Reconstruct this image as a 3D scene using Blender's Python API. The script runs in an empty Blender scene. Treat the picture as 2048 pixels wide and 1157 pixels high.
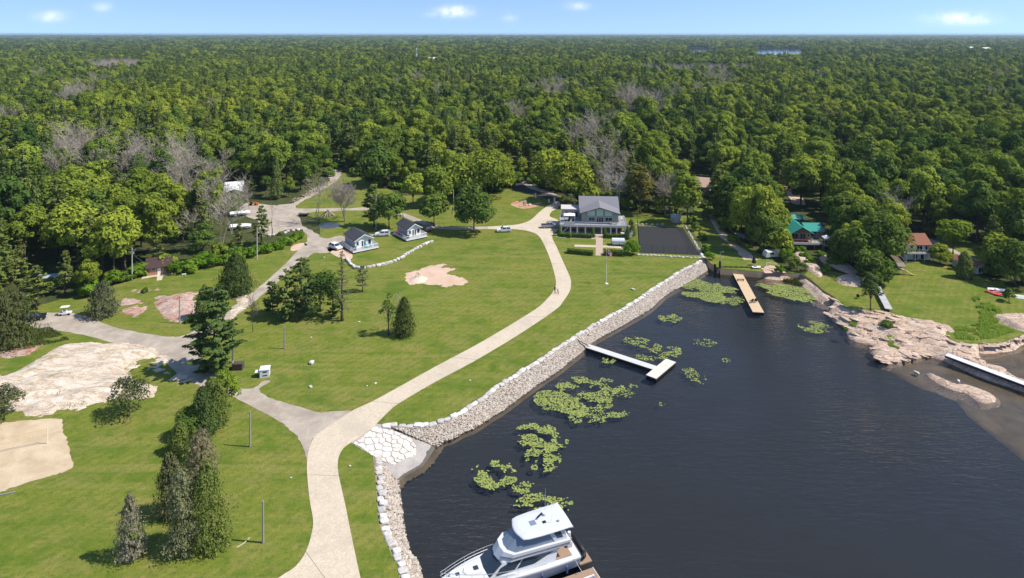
import bpy, bmesh, math, random
import numpy as np
from mathutils import Vector, Matrix
from mathutils.geometry import tessellate_polygon
R = math.radians
rnd = random.Random(7)
npr = np.random.default_rng(11)
sc = bpy.context.scene

# ------------------------------------------------------------------ camera, sky, sun, exposure
CAMH, FPX, U0, V0 = 63.0, 1300.0, 1024.0, 67.0      # eye height (m), focal length (px of the 2048 px photo), horizon row
cam_d = bpy.data.cameras.new('camera'); cam = bpy.data.objects.new('camera', cam_d)
sc.collection.objects.link(cam); sc.camera = cam
cam.location = (0, 0, CAMH); cam.rotation_euler = (R(90), 0, 0)
cam_d.sensor_width = 36; cam_d.lens = 36 * FPX / 2048
cam_d.shift_y = -(578.5 - V0) / 2048
cam_d.clip_start = 0.5; cam_d.clip_end = 90000

SUN_EL, SUN_AZ = 52.0, 96.5            # azimuth clockwise from +Y (the viewing direction)
w = bpy.data.worlds.new('World'); sc.world = w; w.use_nodes = True
nt = w.node_tree; N = nt.nodes; L = nt.links
bg = N['Background']
sky = N.new('ShaderNodeTexSky'); sky.sky_type = 'NISHITA'; sky.sun_disc = False
sky.sun_elevation = R(SUN_EL); sky.sun_rotation = R(SUN_AZ)
sky.altitude = 200; sky.air_density = 1.0; sky.dust_density = 0.0; sky.ozone_density = 3.0
tc = N.new('ShaderNodeTexCoord')
# the low sky of the photograph is a clear light blue: the same sky seen a little higher up
mp = N.new('ShaderNodeMapping'); mp.vector_type = 'POINT'
mp.inputs['Location'].default_value = (0, 0, 0.17)
L.new(tc.outputs['Generated'], mp.inputs['Vector']); 
nrm = N.new('ShaderNodeVectorMath'); nrm.operation = 'NORMALIZE'
L.new(mp.outputs['Vector'], nrm.inputs[0]); L.new(nrm.outputs[0], sky.inputs['Vector'])
# a few small fair-weather clouds low over the horizon: (u, v, half width, half height, strength) in photo pixels
clouds = [(910, 24, 24, 8, 1.0), (888, 30, 22, 5, .45), (1922, 38, 44, 9, .75), (1950, 42, 30, 6, .55), (1155, 12, 16, 6, .45),
          (102, 34, 22, 8, .5), (204, 14, 14, 7, .3), (1020, 36, 12, 7, .18), (1890, 36, 30, 5, .4)]
prev = None
sep = N.new('ShaderNodeSeparateXYZ'); L.new(tc.outputs['Generated'], sep.inputs[0])
def M(op, a, b=None, c=None):
    n = N.new('ShaderNodeMath'); n.operation = op
    for i, x in enumerate((a, b, c)):
        if x is None: continue
        if hasattr(x, 'links') or hasattr(x, 'is_linked'): L.new(x, n.inputs[i])
        else: n.inputs[i].default_value = x
    return n.outputs[0]
ny = M('MAXIMUM', sep.outputs['Y'], 0.05)
qu = M('MULTIPLY', M('DIVIDE', sep.outputs['X'], ny), FPX); qv = M('MULTIPLY', M('DIVIDE', sep.outputs['Z'], ny), FPX)
cn = N.new('ShaderNodeTexNoise'); cn.inputs['Scale'].default_value = 70; cn.inputs['Detail'].default_value = 4
L.new(tc.outputs['Generated'], cn.inputs['Vector'])
for (cu, cv, a, b, s) in clouds:
    dx = M('DIVIDE', M('SUBTRACT', qu, cu - U0), a * 1.25); dy = M('DIVIDE', M('SUBTRACT', qv, V0 - cv), b * 1.25)
    r2 = M('ADD', M('MULTIPLY', dx, dx), M('MULTIPLY', dy, dy))
    g = M('MULTIPLY', M('POWER', 2.718, M('MULTIPLY', r2, -1.0)), s)
    prev = g if prev is None else M('MAXIMUM', prev, g)
cm = M('MULTIPLY', prev, M('MULTIPLY_ADD', cn.outputs['Fac'], 2.2, -0.40))
front = M('GREATER_THAN', sep.outputs['Y'], 0.05)
cm = M('MINIMUM', M('MAXIMUM', M('MULTIPLY', cm, front), 0.0), 1.0)
tint = N.new('ShaderNodeMixRGB'); tint.blend_type = 'MULTIPLY'; tint.inputs[0].default_value = 1
tint.inputs[2].default_value = (1.02, 1.0, 1.02, 1); L.new(sky.outputs[0], tint.inputs[1])
cmix = N.new('ShaderNodeMixRGB'); cmix.inputs[2].default_value = (7.2, 7.3, 7.5, 1)
L.new(cm, cmix.inputs[0]); L.new(tint.outputs[0], cmix.inputs[1]); L.new(cmix.outputs[0], bg.inputs['Color'])
bg.inputs['Strength'].default_value = 0.15

sd = bpy.data.lights.new('sun', 'SUN'); sd.energy = 4.8; sd.angle = R(0.53); sd.color = (1, .95, .87)
sun = bpy.data.objects.new('sun', sd); sc.collection.objects.link(sun)
SUNV = Vector((math.cos(R(SUN_EL)) * math.sin(R(SUN_AZ)), math.cos(R(SUN_EL)) * math.cos(R(SUN_AZ)), math.sin(R(SUN_EL))))
sun.rotation_euler = SUNV.to_track_quat('Z', 'Y').to_euler(); sun.location = (0, 0, 200)
sc.view_settings.view_transform = 'Standard'; sc.view_settings.look = 'None'
sc.view_settings.exposure = 0.35; sc.view_settings.gamma = 1
sc.render.engine = 'CYCLES'
sc.cycles.use_denoising = True; sc.cycles.max_bounces = 6; sc.cycles.diffuse_bounces = 3; sc.cycles.glossy_bounces = 3
sc.cycles.transmission_bounces = 4; sc.cycles.transparent_max_bounces = 8; sc.cycles.volume_bounces = 1
sc.cycles.caustics_reflective = False; sc.cycles.caustics_refractive = False

# ------------------------------------------------------------------ helpers
ZW = -1.4                                            # water level below the lawns
def G(u, v, z=0.0):
    s = (CAMH - z) / (v - V0)
    return Vector(((u - U0) * s, FPX * s, z))
def GL(pts, z=0.0): return [G(p[0], p[1], z) for p in pts]
def at(u, Y, z=0.0): return Vector(((u - U0) * Y / FPX, Y, z))
def pix(x, y, z): return U0 + FPX * x / y, V0 + FPX * (CAMH - z) / y

def tag(o, label=None, cat=None, group=None, kind=None):
    if label: o['label'] = label
    if cat: o['category'] = cat
    if group: o['group'] = group
    if kind: o['kind'] = kind
    return o
def link(o, parent=None):
    sc.collection.objects.link(o)
    if parent is not None: o.parent = parent
    return o
def thing(name, label, cat, loc=(0, 0, 0), rz=0.0, group=None):
    o = bpy.data.objects.new(name, None); o.empty_display_size = .5
    link(o); o.location = loc; o.rotation_euler = (0, 0, rz)
    return tag(o, label, cat, group)
def new_obj(name, me, parent=None): return link(bpy.data.objects.new(name, me), parent)

class MB:
    def __init__(s): s.v = []; s.f = []
    def add(s, vs, fs):
        k = len(s.v); s.v += [tuple(p) for p in vs]; s.f += [tuple(i + k for i in f) for f in fs]; return s
    def box(s, x0, x1, y0, y1, z0, z1):
        return s.add([(x0,y0,z0),(x1,y0,z0),(x1,y1,z0),(x0,y1,z0),(x0,y0,z1),(x1,y0,z1),(x1,y1,z1),(x0,y1,z1)],
                     [(0,3,2,1),(4,5,6,7),(0,1,5,4),(1,2,6,5),(2,3,7,6),(3,0,4,7)])
    def obox(s, c, sz, rz=0, rx=0, ry=0):
        m = Matrix.Rotation(rz, 3, 'Z') @ Matrix.Rotation(ry, 3, 'Y') @ Matrix.Rotation(rx, 3, 'X')
        h = Vector(sz) / 2; c = Vector(c)
        vs = [c + m @ Vector((a*h.x, b*h.y, d*h.z)) for d in (-1,1) for a, b in ((-1,-1),(1,-1),(1,1),(-1,1))]
        return s.add(vs, [(0,3,2,1),(4,5,6,7),(0,1,5,4),(1,2,6,5),(2,3,7,6),(3,0,4,7)])
    def tube(s, p0, p1, r0, r1=None, n=6, caps=True):
        r1 = r0 if r1 is None else r1
        p0 = Vector(p0); p1 = Vector(p1); d = (p1 - p0)
        if d.length < 1e-6: return s
        q = d.to_track_quat('Z', 'Y'); vs = []
        for p, r in ((p0, r0), (p1, r1)):
            for i in range(n):
                a = 2*math.pi*i/n; vs.append(p + q @ Vector((r*math.cos(a), r*math.sin(a), 0)))
        fs = [(i, (i+1) % n, n + (i+1) % n, n + i) for i in range(n)]
        if caps: fs += [tuple(range(n-1, -1, -1)), tuple(range(n, 2*n))]
        return s.add(vs, fs)
    def path(s, pts, r, n=5):
        for a, b in zip(pts[:-1], pts[1:]): s.tube(a, b, r, r, n)
        return s
    def prism(s, poly, z0, z1):
        n = len(poly); vs = [(p[0], p[1], z0) for p in poly] + [(p[0], p[1], z1) for p in poly]
        tris = tessellate_polygon([[Vector((p[0], p[1], 0)) for p in poly]])
        fs = []
        for t in tris:
            a, b, c = t
            ar = (poly[b][0]-poly[a][0])*(poly[c][1]-poly[a][1])-(poly[b][1]-poly[a][1])*(poly[c][0]-poly[a][0])
            if ar < 0: a, b, c = a, c, b
            fs += [(n+a, n+b, n+c), (c, b, a)]
        ar = sum(poly[i][0]*poly[(i+1) % n][1]-poly[(i+1) % n][0]*poly[i][1] for i in range(n))
        for i in range(n):
            j = (i+1) % n
            fs.append((i, j, n+j, n+i) if ar > 0 else (j, i, n+i, n+j))
        return s.add(vs, fs)
    def loft(s, rings, closed=True, caps=True):
        n = len(rings[0]); vs = [p for r in rings for p in r]; fs = []
        for k in range(len(rings)-1):
            for i in range(n if closed else n-1):
                j = (i+1) % n; fs.append((k*n+i, k*n+j, (k+1)*n+j, (k+1)*n+i))
        if caps: fs += [tuple(range(n-1, -1, -1)), tuple(range((len(rings)-1)*n, len(rings)*n))]
        return s.add(vs, fs)
    def build(s, name, mat, parent=None, smooth=False, fix=False):
        me = bpy.data.meshes.new(name); me.from_pydata(s.v, [], s.f); me.update()
        if fix:
            bm = bmesh.new(); bm.from_mesh(me); bmesh.ops.recalc_face_normals(bm, faces=bm.faces); bm.to_mesh(me); bm.free()
        if smooth: me.polygons.foreach_set('use_smooth', [True]*len(me.polygons))
        if mat: me.materials.append(mat)
        return new_obj(name, me, parent)

def poly_sheet(name, poly, z, mat, skirt=0.0, parent=None):
    poly = [(p[0], p[1]) for p in poly]
    mb = MB()
    if skirt > 0: mb.prism(poly, z - skirt, z)
    else:
        tris = tessellate_polygon([[Vector((p[0], p[1], 0)) for p in poly]])
        fs = []
        for a, b, c in tris:
            ar = (poly[b][0]-poly[a][0])*(poly[c][1]-poly[a][1])-(poly[b][1]-poly[a][1])*(poly[c][0]-poly[a][0])
            fs.append((a, b, c) if ar > 0 else (a, c, b))
        mb.add([(p[0], p[1], z) for p in poly], fs)
    return mb.build(name, mat, parent)
def smooth_line(pts, n=4, closed=False):
    """Catmull-Rom through the points"""
    pts = [Vector(p) for p in pts]; out = []; m = len(pts)
    for i in range(m if closed else m - 1):
        g = (lambda k: pts[k % m]) if closed else (lambda k: pts[max(0, min(m-1, k))])
        p0, p1, p2, p3 = g(i-1), g(i), g(i+1), g(i+2)
        for k in range(n):
            t = k / n
            out.append(.5*((2*p1)+(p2-p0)*t+(2*p0-5*p1+4*p2-p3)*t*t+(3*p1-p0-3*p2+p3)*t**3))
    if not closed: out.append(pts[-1])
    return out
def resample(pts, n):
    pts = [Vector(p) for p in pts]; d = [0]
    for a, b in zip(pts[:-1], pts[1:]): d.append(d[-1] + (b-a).length)
    out = []; k = 0
    for i in range(n):
        t = d[-1]*i/(n-1)
        while k < len(d)-2 and d[k+1] < t: k += 1
        f = (t-d[k])/max(1e-9, d[k+1]-d[k]); out.append(pts[k].lerp(pts[k+1], min(1, max(0, f))))
    return out
def ribbon(pts_w, rough=0.0, n=5):
    """pts_w: [(u, v, width m)] -> outline polygon on the ground"""
    c = smooth_line([Vector((*G(p[0], p[1])[:2], p[2])) for p in pts_w], n); Lp, Rp = [], []
    for i, p in enumerate(c):
        t = c[min(i+1, len(c)-1)] - c[max(i-1, 0)]; t.z = 0; t.normalize(); nn = Vector((-t.y, t.x, 0))
        a = p.z/2 + rnd.uniform(-rough, rough); b = p.z/2 + rnd.uniform(-rough, rough)
        Lp.append((p.x + nn.x*a, p.y + nn.y*a)); Rp.append((p.x - nn.x*b, p.y - nn.y*b))
    return Lp + Rp[::-1]

def inside(P, poly):
    P = np.asarray(P, float); x, y = P[:, 0], P[:, 1]; q = np.asarray([(p[0], p[1]) for p in poly], float)
    r = np.zeros(len(P), bool)
    for i in range(len(q)):
        (x0, y0), (x1, y1) = q[i], q[(i+1) % len(q)]
        if y0 == y1: continue
        c = ((y0 > y) != (y1 > y)) & (x < (x1-x0)*(y-y0)/(y1-y0)+x0); r ^= c
    return r
def dist_line(P, line, closed=True):
    P = np.asarray(P, float)[:, :2]; q = np.asarray([(p[0], p[1]) for p in line], float); best = np.full(len(P), 1e18)
    for i in range(len(q) if closed else len(q)-1):
        a = q[i]; b = q[(i+1) % len(q)]; ab = b-a; l2 = max(1e-12, ab @ ab)
        t = np.clip(((P-a) @ ab)/l2, 0, 1); d = P-(a+t[:, None]*ab); best = np.minimum(best, (d*d).sum(1))
    return np.sqrt(best)
def sdist(P, poly):
    d = dist_line(P, poly); s = inside(P, poly); return np.where(s, d, -d)
_perm = np.random.default_rng(3).random((256, 256))
def vnoise(x, y):
    xi = np.floor(x).astype(int); yi = np.floor(y).astype(int); fx = x-xi; fy = y-yi
    fx = fx*fx*(3-2*fx); fy = fy*fy*(3-2*fy)
    h = lambda a, b: _perm[a % 256, b % 256]
    return (h(xi, yi)*(1-fx)+h(xi+1, yi)*fx)*(1-fy)+(h(xi, yi+1)*(1-fx)+h(xi+1, yi+1)*fx)*fy
def fbm(x, y, o=4):
    s = 0; a = .5; t = 0
    for k in range(o): s = s + a*vnoise(x*2**k+17*k, y*2**k+31*k); t += a; a *= .5
    return s/t
def heightfield(name, poly, res, zf, mat, parent=None, drop=2.0, margin=1.5):
    q = np.array([(p[0], p[1]) for p in poly]); x0, y0 = q.min(0)-margin-res; x1, y1 = q.max(0)+margin+res
    nx = int((x1-x0)/res)+2; nyy = int((y1-y0)/res)+2
    X, Y = np.meshgrid(x0+np.arange(nx)*res, y0+np.arange(nyy)*res, indexing='ij')
    jx = (fbm(X/res*.7, Y/res*.7, 2)-.5)*res*.9; X = X+jx; Y = Y+(fbm(Y/res*.7+9, X/res*.7, 2)-.5)*res*.9
    P = np.stack([X.ravel(), Y.ravel()], 1); d = sdist(P, poly); Z = zf(P[:, 0], P[:, 1], d)
    keep = (d > -margin).reshape(nx, nyy); idx = np.arange(nx*nyy).reshape(nx, nyy)
    c = keep[:-1, :-1] | keep[1:, :-1] | keep[1:, 1:] | keep[:-1, 1:]
    F = np.stack([idx[:-1, :-1][c], idx[1:, :-1][c], idx[1:, 1:][c], idx[:-1, 1:][c]], 1)
    used = np.unique(F); rm = np.full(nx*nyy, -1); rm[used] = np.arange(len(used)); F = rm[F]
    me = bpy.data.meshes.new(name)
    me.from_pydata(np.column_stack([P[used], Z[used]]).tolist(), [], F.tolist()); me.update()
    me.polygons.foreach_set('use_smooth', [True]*len(me.polygons)); me.materials.append(mat)
    return new_obj(name, me, parent)

# ------------------------------------------------------------------ materials
class NT:
    def __init__(s, name):
        m = bpy.data.materials.new(name); m.use_nodes = True; s.m = m; s.t = m.node_tree; s.n = s.t.nodes; s.l = s.t.links
        s.b = s.n['Principled BSDF']; s.o = s.n['Material Output']
    def new(s, t, **k):
        n = s.n.new(t)
        for a, b in k.items(): setattr(n, a, b)
        return n
    def put(s, sock, x):
        if hasattr(x, 'is_linked') or hasattr(x, 'links'): s.l.new(x, sock)
        else: sock.default_value = (*x, 1) if isinstance(x, (tuple, list)) and len(x) == 3 and sock.type == 'RGBA' else x
    def coord(s, kind='Position'):
        if kind == 'Position': return s.new('ShaderNodeNewGeometry').outputs['Position']
        return s.new('ShaderNodeTexCoord').outputs[kind]
    def noise(s, scale, detail=4, rough=.55, vec=None, dist=0.0, stretch=None):
        v = vec or s.coord()
        if stretch:
            mp = s.new('ShaderNodeMapping'); s.l.new(v, mp.inputs[0]); mp.inputs['Scale'].default_value = stretch[0]
            mp.inputs['Rotation'].default_value = stretch[1]; v = mp.outputs[0]
        n = s.new('ShaderNodeTexNoise'); s.l.new(v, n.inputs['Vector']); n.inputs['Scale'].default_value = scale
        n.inputs['Detail'].default_value = detail; n.inputs['Roughness'].default_value = rough; n.inputs['Distortion'].default_value = dist
        return n.outputs['Fac']
    def vor(s, scale, feature='F1', out='Distance', vec=None):
        n = s.new('ShaderNodeTexVoronoi', feature=feature); s.l.new(vec or s.coord(), n.inputs['Vector']); n.inputs['Scale'].default_value = scale
        return n.outputs[out]
    def ramp(s, fac, stops):
        r = s.new('ShaderNodeValToRGB'); s.l.new(fac, r.inputs[0]); e = r.color_ramp.elements
        while len(e) < len(stops): e.new(.5)
        for el, (p, c) in zip(e, stops):
            el.position = p; el.color = (*c, 1) if isinstance(c, (tuple, list)) else (c, c, c, 1)
        return r.outputs[0]
    def mix(s, fac, a, b, mode='MIX'):
        n = s.new('ShaderNodeMixRGB', blend_type=mode); s.put(n.inputs[0], fac); s.put(n.inputs[1], a); s.put(n.inputs[2], b); return n.outputs[0]
    def math(s, op, a, b=0.0, c=0.0, clamp=False):
        n = s.new('ShaderNodeMath', operation=op, use_clamp=clamp); s.put(n.inputs[0], a); s.put(n.inputs[1], b); s.put(n.inputs[2], c); return n.outputs[0]
    def bump(s, h, strength=.5, dist=.1):
        n = s.new('ShaderNodeBump'); s.l.new(h, n.inputs['Height']); n.inputs['Strength'].default_value = strength; n.inputs['Distance'].default_value = dist
        s.l.new(n.outputs[0], s.b.inputs['Normal']); return n.outputs[0]
    def done(s, color=None, rough=.8, spec=.3, metal=0.0):
        if color is not None: s.put(s.b.inputs['Base Color'], color)
        s.put(s.b.inputs['Roughness'], rough); s.put(s.b.inputs['Specular IOR Level'], spec); s.put(s.b.inputs['Metallic'], metal); return s.m
MATS = {}
def plain(name, col, rough=.6, spec=.3, metal=0.0, var=.12, scale=1.5):
    """a painted or plain surface with slight wear"""
    if name in MATS: return MATS[name]
    t = NT(name); f = t.noise(scale, 5)
    c = t.mix(t.math('MULTIPLY', f, var*2.2, clamp=True), tuple(x for x in col), tuple(x*.55 for x in col))
    MATS[name] = t.done(c, rough, spec, metal); return MATS[name]

def mat_lawn():
    t = NT('lawn_grass')
    big = t.noise(.045, 5, .6); mid = t.noise(.22, 5, .6, dist=.4); fine = t.noise(2.6, 5, .7); vf = t.noise(11, 3, .7)
    mow = t.noise(.5, 3, .5, stretch=((.12, 1.5, 1), (0, 0, R(55))))
    c = t.mix(t.ramp(big, [(.38, 0), (.60, 1)]), (.114, .160, .017), (.205, .210, .031))
    c = t.mix(t.ramp(mid, [(.44, 0), (.62, .9)]), c, (.245, .228, .046))
    c = t.mix(t.ramp(mid, [(.30, .85), (.44, 0)]), c, (.082, .135, .014))
    c = t.mix(t.math('MULTIPLY', t.ramp(mow, [(.4, 0), (.62, 1)]), .42), c, (.085, .150, .013))
    dry = t.noise(.13, 5, .7, stretch=((1, 1.6, 1), (0, 0, R(25))))
    c = t.mix(t.ramp(dry, [(.48, 0), (.62, .65)]), c, (.28, .225, .070))
    pt_ = t.noise(.75, 4, .65); c = t.mix(t.ramp(pt_, [(.34, .6), (.48, 0)]), c, (.065, .110, .013))
    trk = t.noise(.32, 4, .6, stretch=((.08, 1.2, 1), (0, 0, R(-38)))); c = t.mix(t.math('MULTIPLY', t.ramp(trk, [(.52, 0), (.62, 1)]), .5), c, (.27, .235, .065)); mow2 = t.new('ShaderNodeTexWave'); mp2 = t.new('ShaderNodeMapping'); t.l.new(t.coord(), mp2.inputs[0]); mp2.inputs['Rotation'].default_value = (0, 0, R(38)); t.l.new(mp2.outputs[0], mow2.inputs[0]); mow2.inputs['Scale'].default_value = .22; mow2.inputs['Distortion'].default_value = 2.5; mow2.inputs['Detail'].default_value = 3; mow2.inputs['Detail Scale'].default_value = .4; c = t.mix(t.math('MULTIPLY', mow2.outputs['Fac'], .30), c, (.095, .150, .016))
    c = t.mix(t.ramp(fine, [(.36, .55), (.50, 0)]), c, (.065, .115, .013))
    c = t.mix(t.ramp(vf, [(.38, .45), (.55, 0)]), c, (.045, .080, .011))
    t.bump(t.math('ADD', fine, t.math('MULTIPLY', vf, .5)), .6, .12)
    return t.done(c, .95, .1)
def mat_floor():
    t = NT('forest_floor')
    a = t.noise(.3, 5); b = t.noise(2.0, 5, .7)
    c = t.mix(t.ramp(a, [(.4, 0), (.62, 1)]), (.055, .080, .020), (.11, .105, .04))
    c = t.mix(t.ramp(b, [(.35, .7), (.6, 0)]), c, (.02, .025, .01)); t.bump(b, .8, .3); return t.done(c, .95, .1)
def mat_gravel(name='gravel', a=(.47, .40, .32), b=(.34, .28, .22), dirt=(.27, .21, .14)):
    t = NT(name); g = t.noise(.35, 5, .6, dist=.5); f = t.noise(7, 4, .75); v = t.vor(9)
    tr = t.noise(.6, 4, .6, stretch=((1, .15, 1), (0, 0, R(-40))))
    c = t.mix(t.ramp(g, [(.35, 0), (.65, 1)]), a, b); c = t.mix(t.ramp(tr, [(.58, 0), (.75, .5)]), c, dirt)
    c = t.mix(t.ramp(f, [(.3, .55), (.55, 0)]), c, tuple(x*.6 for x in a)); c = t.mix(t.ramp(v, [(.0, .3), (.5, 0)]), c, tuple(min(1, x*1.25) for x in a))
    gp = t.noise(.5, 6, .75); c = t.mix(t.ramp(gp, [(.60, 0), (.68, .55)]), c, tuple(x*.5+y*.5 for x, y in zip(a, (.10, .13, .02)))); c = t.mix(t.ramp(t.noise(.16, 4, .6), [(.48, 0), (.62, .45)]), c, tuple(x*.72 for x in b))
    t.bump(f, .5, .05); return t.done(c, .95, .15)
def mat_concrete():
    t = NT('stamped_concrete'); v = t.vor(2.3, 'DISTANCE_TO_EDGE'); cell = t.vor(2.3, 'F1', 'Color'); g = t.noise(.2, 4); f = t.noise(9, 3)
    bw = t.new('ShaderNodeRGBToBW'); t.l.new(cell, bw.inputs[0])
    c = t.mix(bw.outputs[0], (.63, .53, .395), (.52, .43, .315)); c = t.mix(t.ramp(g, [(.4, 0), (.7, .45)]), c, (.66, .55, .41))
    c = t.mix(t.ramp(f, [(.35, .35), (.55, 0)]), c, (.33, .26, .18)); c = t.mix(t.ramp(v, [(0, .5), (.06, 0)]), c, (.38, .31, .23)); c = t.mix(t.ramp(t.noise(.11, 5, .65, dist=.6), [(.50, 0), (.64, .40)]), c, (.40, .33, .25))
    t.bump(v, .35, .04); return t.done(c, .8, .25)
def mat_granite(name, a, b, c3, moss=(.22, .17, .05), moss_amt=.55, sc_=1.0, crack=.75, dark=.85):
    t = NT(name)
    band = t.noise(.5*sc_, 6, .65, dist=1.2, stretch=((.35, 1.6, 1), (0, 0, R(28)))); g = t.noise(.35*sc_, 5, .6); f = t.noise(5*sc_, 5, .7); ms = t.noise(.24*sc_, 6, .68, dist=.8)
    c = t.mix(t.ramp(g, [(.38, 0), (.62, 1)]), a, b); c = t.mix(t.ramp(band, [(.50, 0), (.64, .85)]), c, c3)
    c = t.mix(t.ramp(band, [(.440, 0), (.472, dark), (.50, 0)]), c, (.07, .05, .04)); wv = t.new('ShaderNodeVectorMath', operation='ADD'); nz_ = t.new('ShaderNodeTexNoise'); t.l.new(t.coord(), nz_.inputs['Vector']); nz_.inputs['Scale'].default_value = .35; t.l.new(nz_.outputs['Color'], wv.inputs[0]); mp_ = t.new('ShaderNodeMapping'); t.l.new(t.coord(), mp_.inputs[0]); mp_.inputs['Scale'].default_value = (.16, .42, 1); mp_.inputs['Rotation'].default_value = (0, 0, R(35)); t.l.new(mp_.outputs[0], wv.inputs[1]); cr_ = t.vor(1.0*sc_, 'DISTANCE_TO_EDGE', vec=wv.outputs[0]); c = t.mix(t.ramp(cr_, [(0, crack), (.03, 0)]), c, (.07, .055, .045)); c = t.mix(t.ramp(t.noise(1.6*sc_, 5, .7), [(.36, dark*.6), (.52, 0)]), c, tuple(x*.5 for x in b))
    c = t.mix(t.ramp(f, [(.28, .6), (.5, 0)]), c, tuple(x*.42 for x in b)); c = t.mix(t.ramp(ms, [(moss_amt, 0), (moss_amt+.1, .9)]), c, moss)
    t.bump(t.math('ADD', t.math('MULTIPLY', band, 2.2), f), .9, .22); return t.done(c, .9, .2)
def mat_sand(name='sand', a=(.58, .46, .31), b=(.46, .35, .22)):
    t = NT(name); g = t.noise(.3, 5, .6, dist=.4); f = t.noise(4, 5, .7); c = t.mix(t.ramp(g, [(.38, 0), (.65, 1)]), a, b)
    c = t.mix(t.ramp(f, [(.3, .4), (.5, 0)]), c, tuple(x*.62 for x in b)); t.bump(f, .5, .06); return t.done(c, .95, .1)
def mat_water():
    t = NT('lake_water'); t.n.remove(t.b)
    w1 = t.noise(1.15, 3, .55, dist=.25, stretch=((.32, 1.25, 1), (0, 0, R(12)))); w2 = t.noise(3.4, 3, .6, stretch=((.45, 1.3, 1), (0, 0, R(-6)))); w3 = t.noise(.12, 3)
    gust = t.ramp(t.noise(.022, 3, .5), [(.36, .12), (.60, 1)])
    h = t.math('MULTIPLY', t.math('ADD', w1, t.math('MULTIPLY', w2, .45)), gust); h = t.math('ADD', h, w3)
    bp = t.new('ShaderNodeBump'); t.l.new(h, bp.inputs['Height']); bp.inputs['Strength'].default_value = .6; bp.inputs['Distance'].default_value = .35
    gl = t.new('ShaderNodeBsdfGlossy'); gl.inputs['Roughness'].default_value = .04; gl.inputs['Color'].default_value = (1, 1, 1, 1); t.l.new(bp.outputs[0], gl.inputs['Normal'])
    tr = t.new('ShaderNodeBsdfTransparent'); tr.inputs['Color'].default_value = (.60, .60, .57, 1)
    fr = t.new('ShaderNodeFresnel'); fr.inputs['IOR'].default_value = 1.333; t.l.new(bp.outputs[0], fr.inputs['Normal'])
    ms = t.new('ShaderNodeMixShader'); t.l.new(fr.outputs[0], ms.inputs[0]); t.l.new(tr.outputs[0], ms.inputs[1]); t.l.new(gl.outputs[0], ms.inputs[2])
    t.l.new(ms.outputs[0], t.o.inputs['Surface']); return t.m
def mat_leaf(name, c1, c2, tr=.28, zone=True):
    t = NT(name); t.n.remove(t.b)
    oi = t.new('ShaderNodeObjectInfo'); at_ = t.new('ShaderNodeAttribute', attribute_name='tint')
    c = t.mix(oi.outputs['Random'], c1, c2)
    if zone:
        z = t.noise(.006, 3, .5, vec=oi.outputs['Location']); c = t.mix(t.ramp(z, [(.42, 0), (.62, .6)]), c, tuple(x*y for x, y in zip(c2, (1.25, 1.12, .9))))
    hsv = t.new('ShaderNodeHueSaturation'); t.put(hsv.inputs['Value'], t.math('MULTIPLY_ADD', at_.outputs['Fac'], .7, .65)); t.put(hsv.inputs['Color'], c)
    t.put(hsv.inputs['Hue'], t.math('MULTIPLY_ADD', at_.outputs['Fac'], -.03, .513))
    d = t.new('ShaderNodeBsdfDiffuse'); x = t.new('ShaderNodeBsdfTranslucent'); t.l.new(hsv.outputs[0], d.inputs[0]); t.l.new(hsv.outputs[0], x.inputs[0])
    ms = t.new('ShaderNodeMixShader'); ms.inputs[0].default_value = tr; t.l.new(d.outputs[0], ms.inputs[1]); t.l.new(x.outputs[0], ms.inputs[2])
    t.l.new(ms.outputs[0], t.o.inputs['Surface']); return t.m
def mat_bark(name, a, b):
    t = NT(name); f = t.noise(3, 5, .7, stretch=((1, 1, .2), (0, 0, 0))); return t.done(t.mix(f, a, b), .9, .1)
def mat_island(name, cols, rough=.85, scale=6, bump=.3):
    """stones: every loose piece has its own tone"""
    t = NT(name); ge = t.new('ShaderNodeNewGeometry'); oi = t.new('ShaderNodeObjectInfo')
    r = t.math('FRACT', t.math('ADD', ge.outputs['Random Per Island'], oi.outputs['Random']))
    c = t.ramp(r, [(i/(len(cols)-1), k) for i, k in enumerate(cols)]); f = t.noise(scale, 5, .7)
    c = t.mix(t.ramp(f, [(.3, .5), (.6, 0)]), c, tuple(x*.5 for x in cols[0])); t.bump(f, bump, .08); return t.done(c, rough, .2)
LAWN = mat_lawn(); FLOOR = mat_floor(); GRAVEL = mat_gravel(); CONC = mat_concrete()
GRANITE = mat_granite('pale_granite', (.74, .61, .46), (.62, .49, .35), (.80, .71, .60), (.32, .23, .09), .58, .8, .12, .45)
GRANITE_PINK = mat_granite('pink_granite', (.68, .48, .34), (.75, .58, .45), (.54, .36, .25), (.22, .18, .08), .62, 1.0, .8, .65)
GRANITE_RED = mat_granite('red_lichen_granite', (.60, .42, .34), (.66, .52, .44), (.44, .11, .045), (.34, .12, .05), .52, 1.4, .2, .5)
SAND = mat_sand(); SANDPATCH = mat_sand('bare_earth', (.60, .43, .32), (.52, .36, .25)); BEDSAND = mat_sand('shallow_bed', (.34, .26, .17), (.22, .17, .115))
WATER = mat_water(); DEEP = plain('deep_bed', (.074, .076, .082), .9, 0, var=.2, scale=.05)
ASPH = mat_gravel('asphalt', (.058, .055, .055), (.045, .043, .045), (.07, .06, .05)); COURT = plain('court_asphalt', (.040, .040, .041), .85, .15, var=.2, scale=.4)
LEAF = mat_leaf('broadleaf_leaves', (.078, .140, .021), (.260, .325, .044), .30); LEAFD = mat_leaf('dark_leaves', (.056, .110, .024), (.130, .195, .036), .26)
PINE = mat_leaf('pine_needles', (.078, .128, .036), (.185, .232, .060), .28); CEDAR = mat_leaf('cedar_sprays', (.15, .20, .042), (.19, .235, .055), .33, False)
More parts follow.
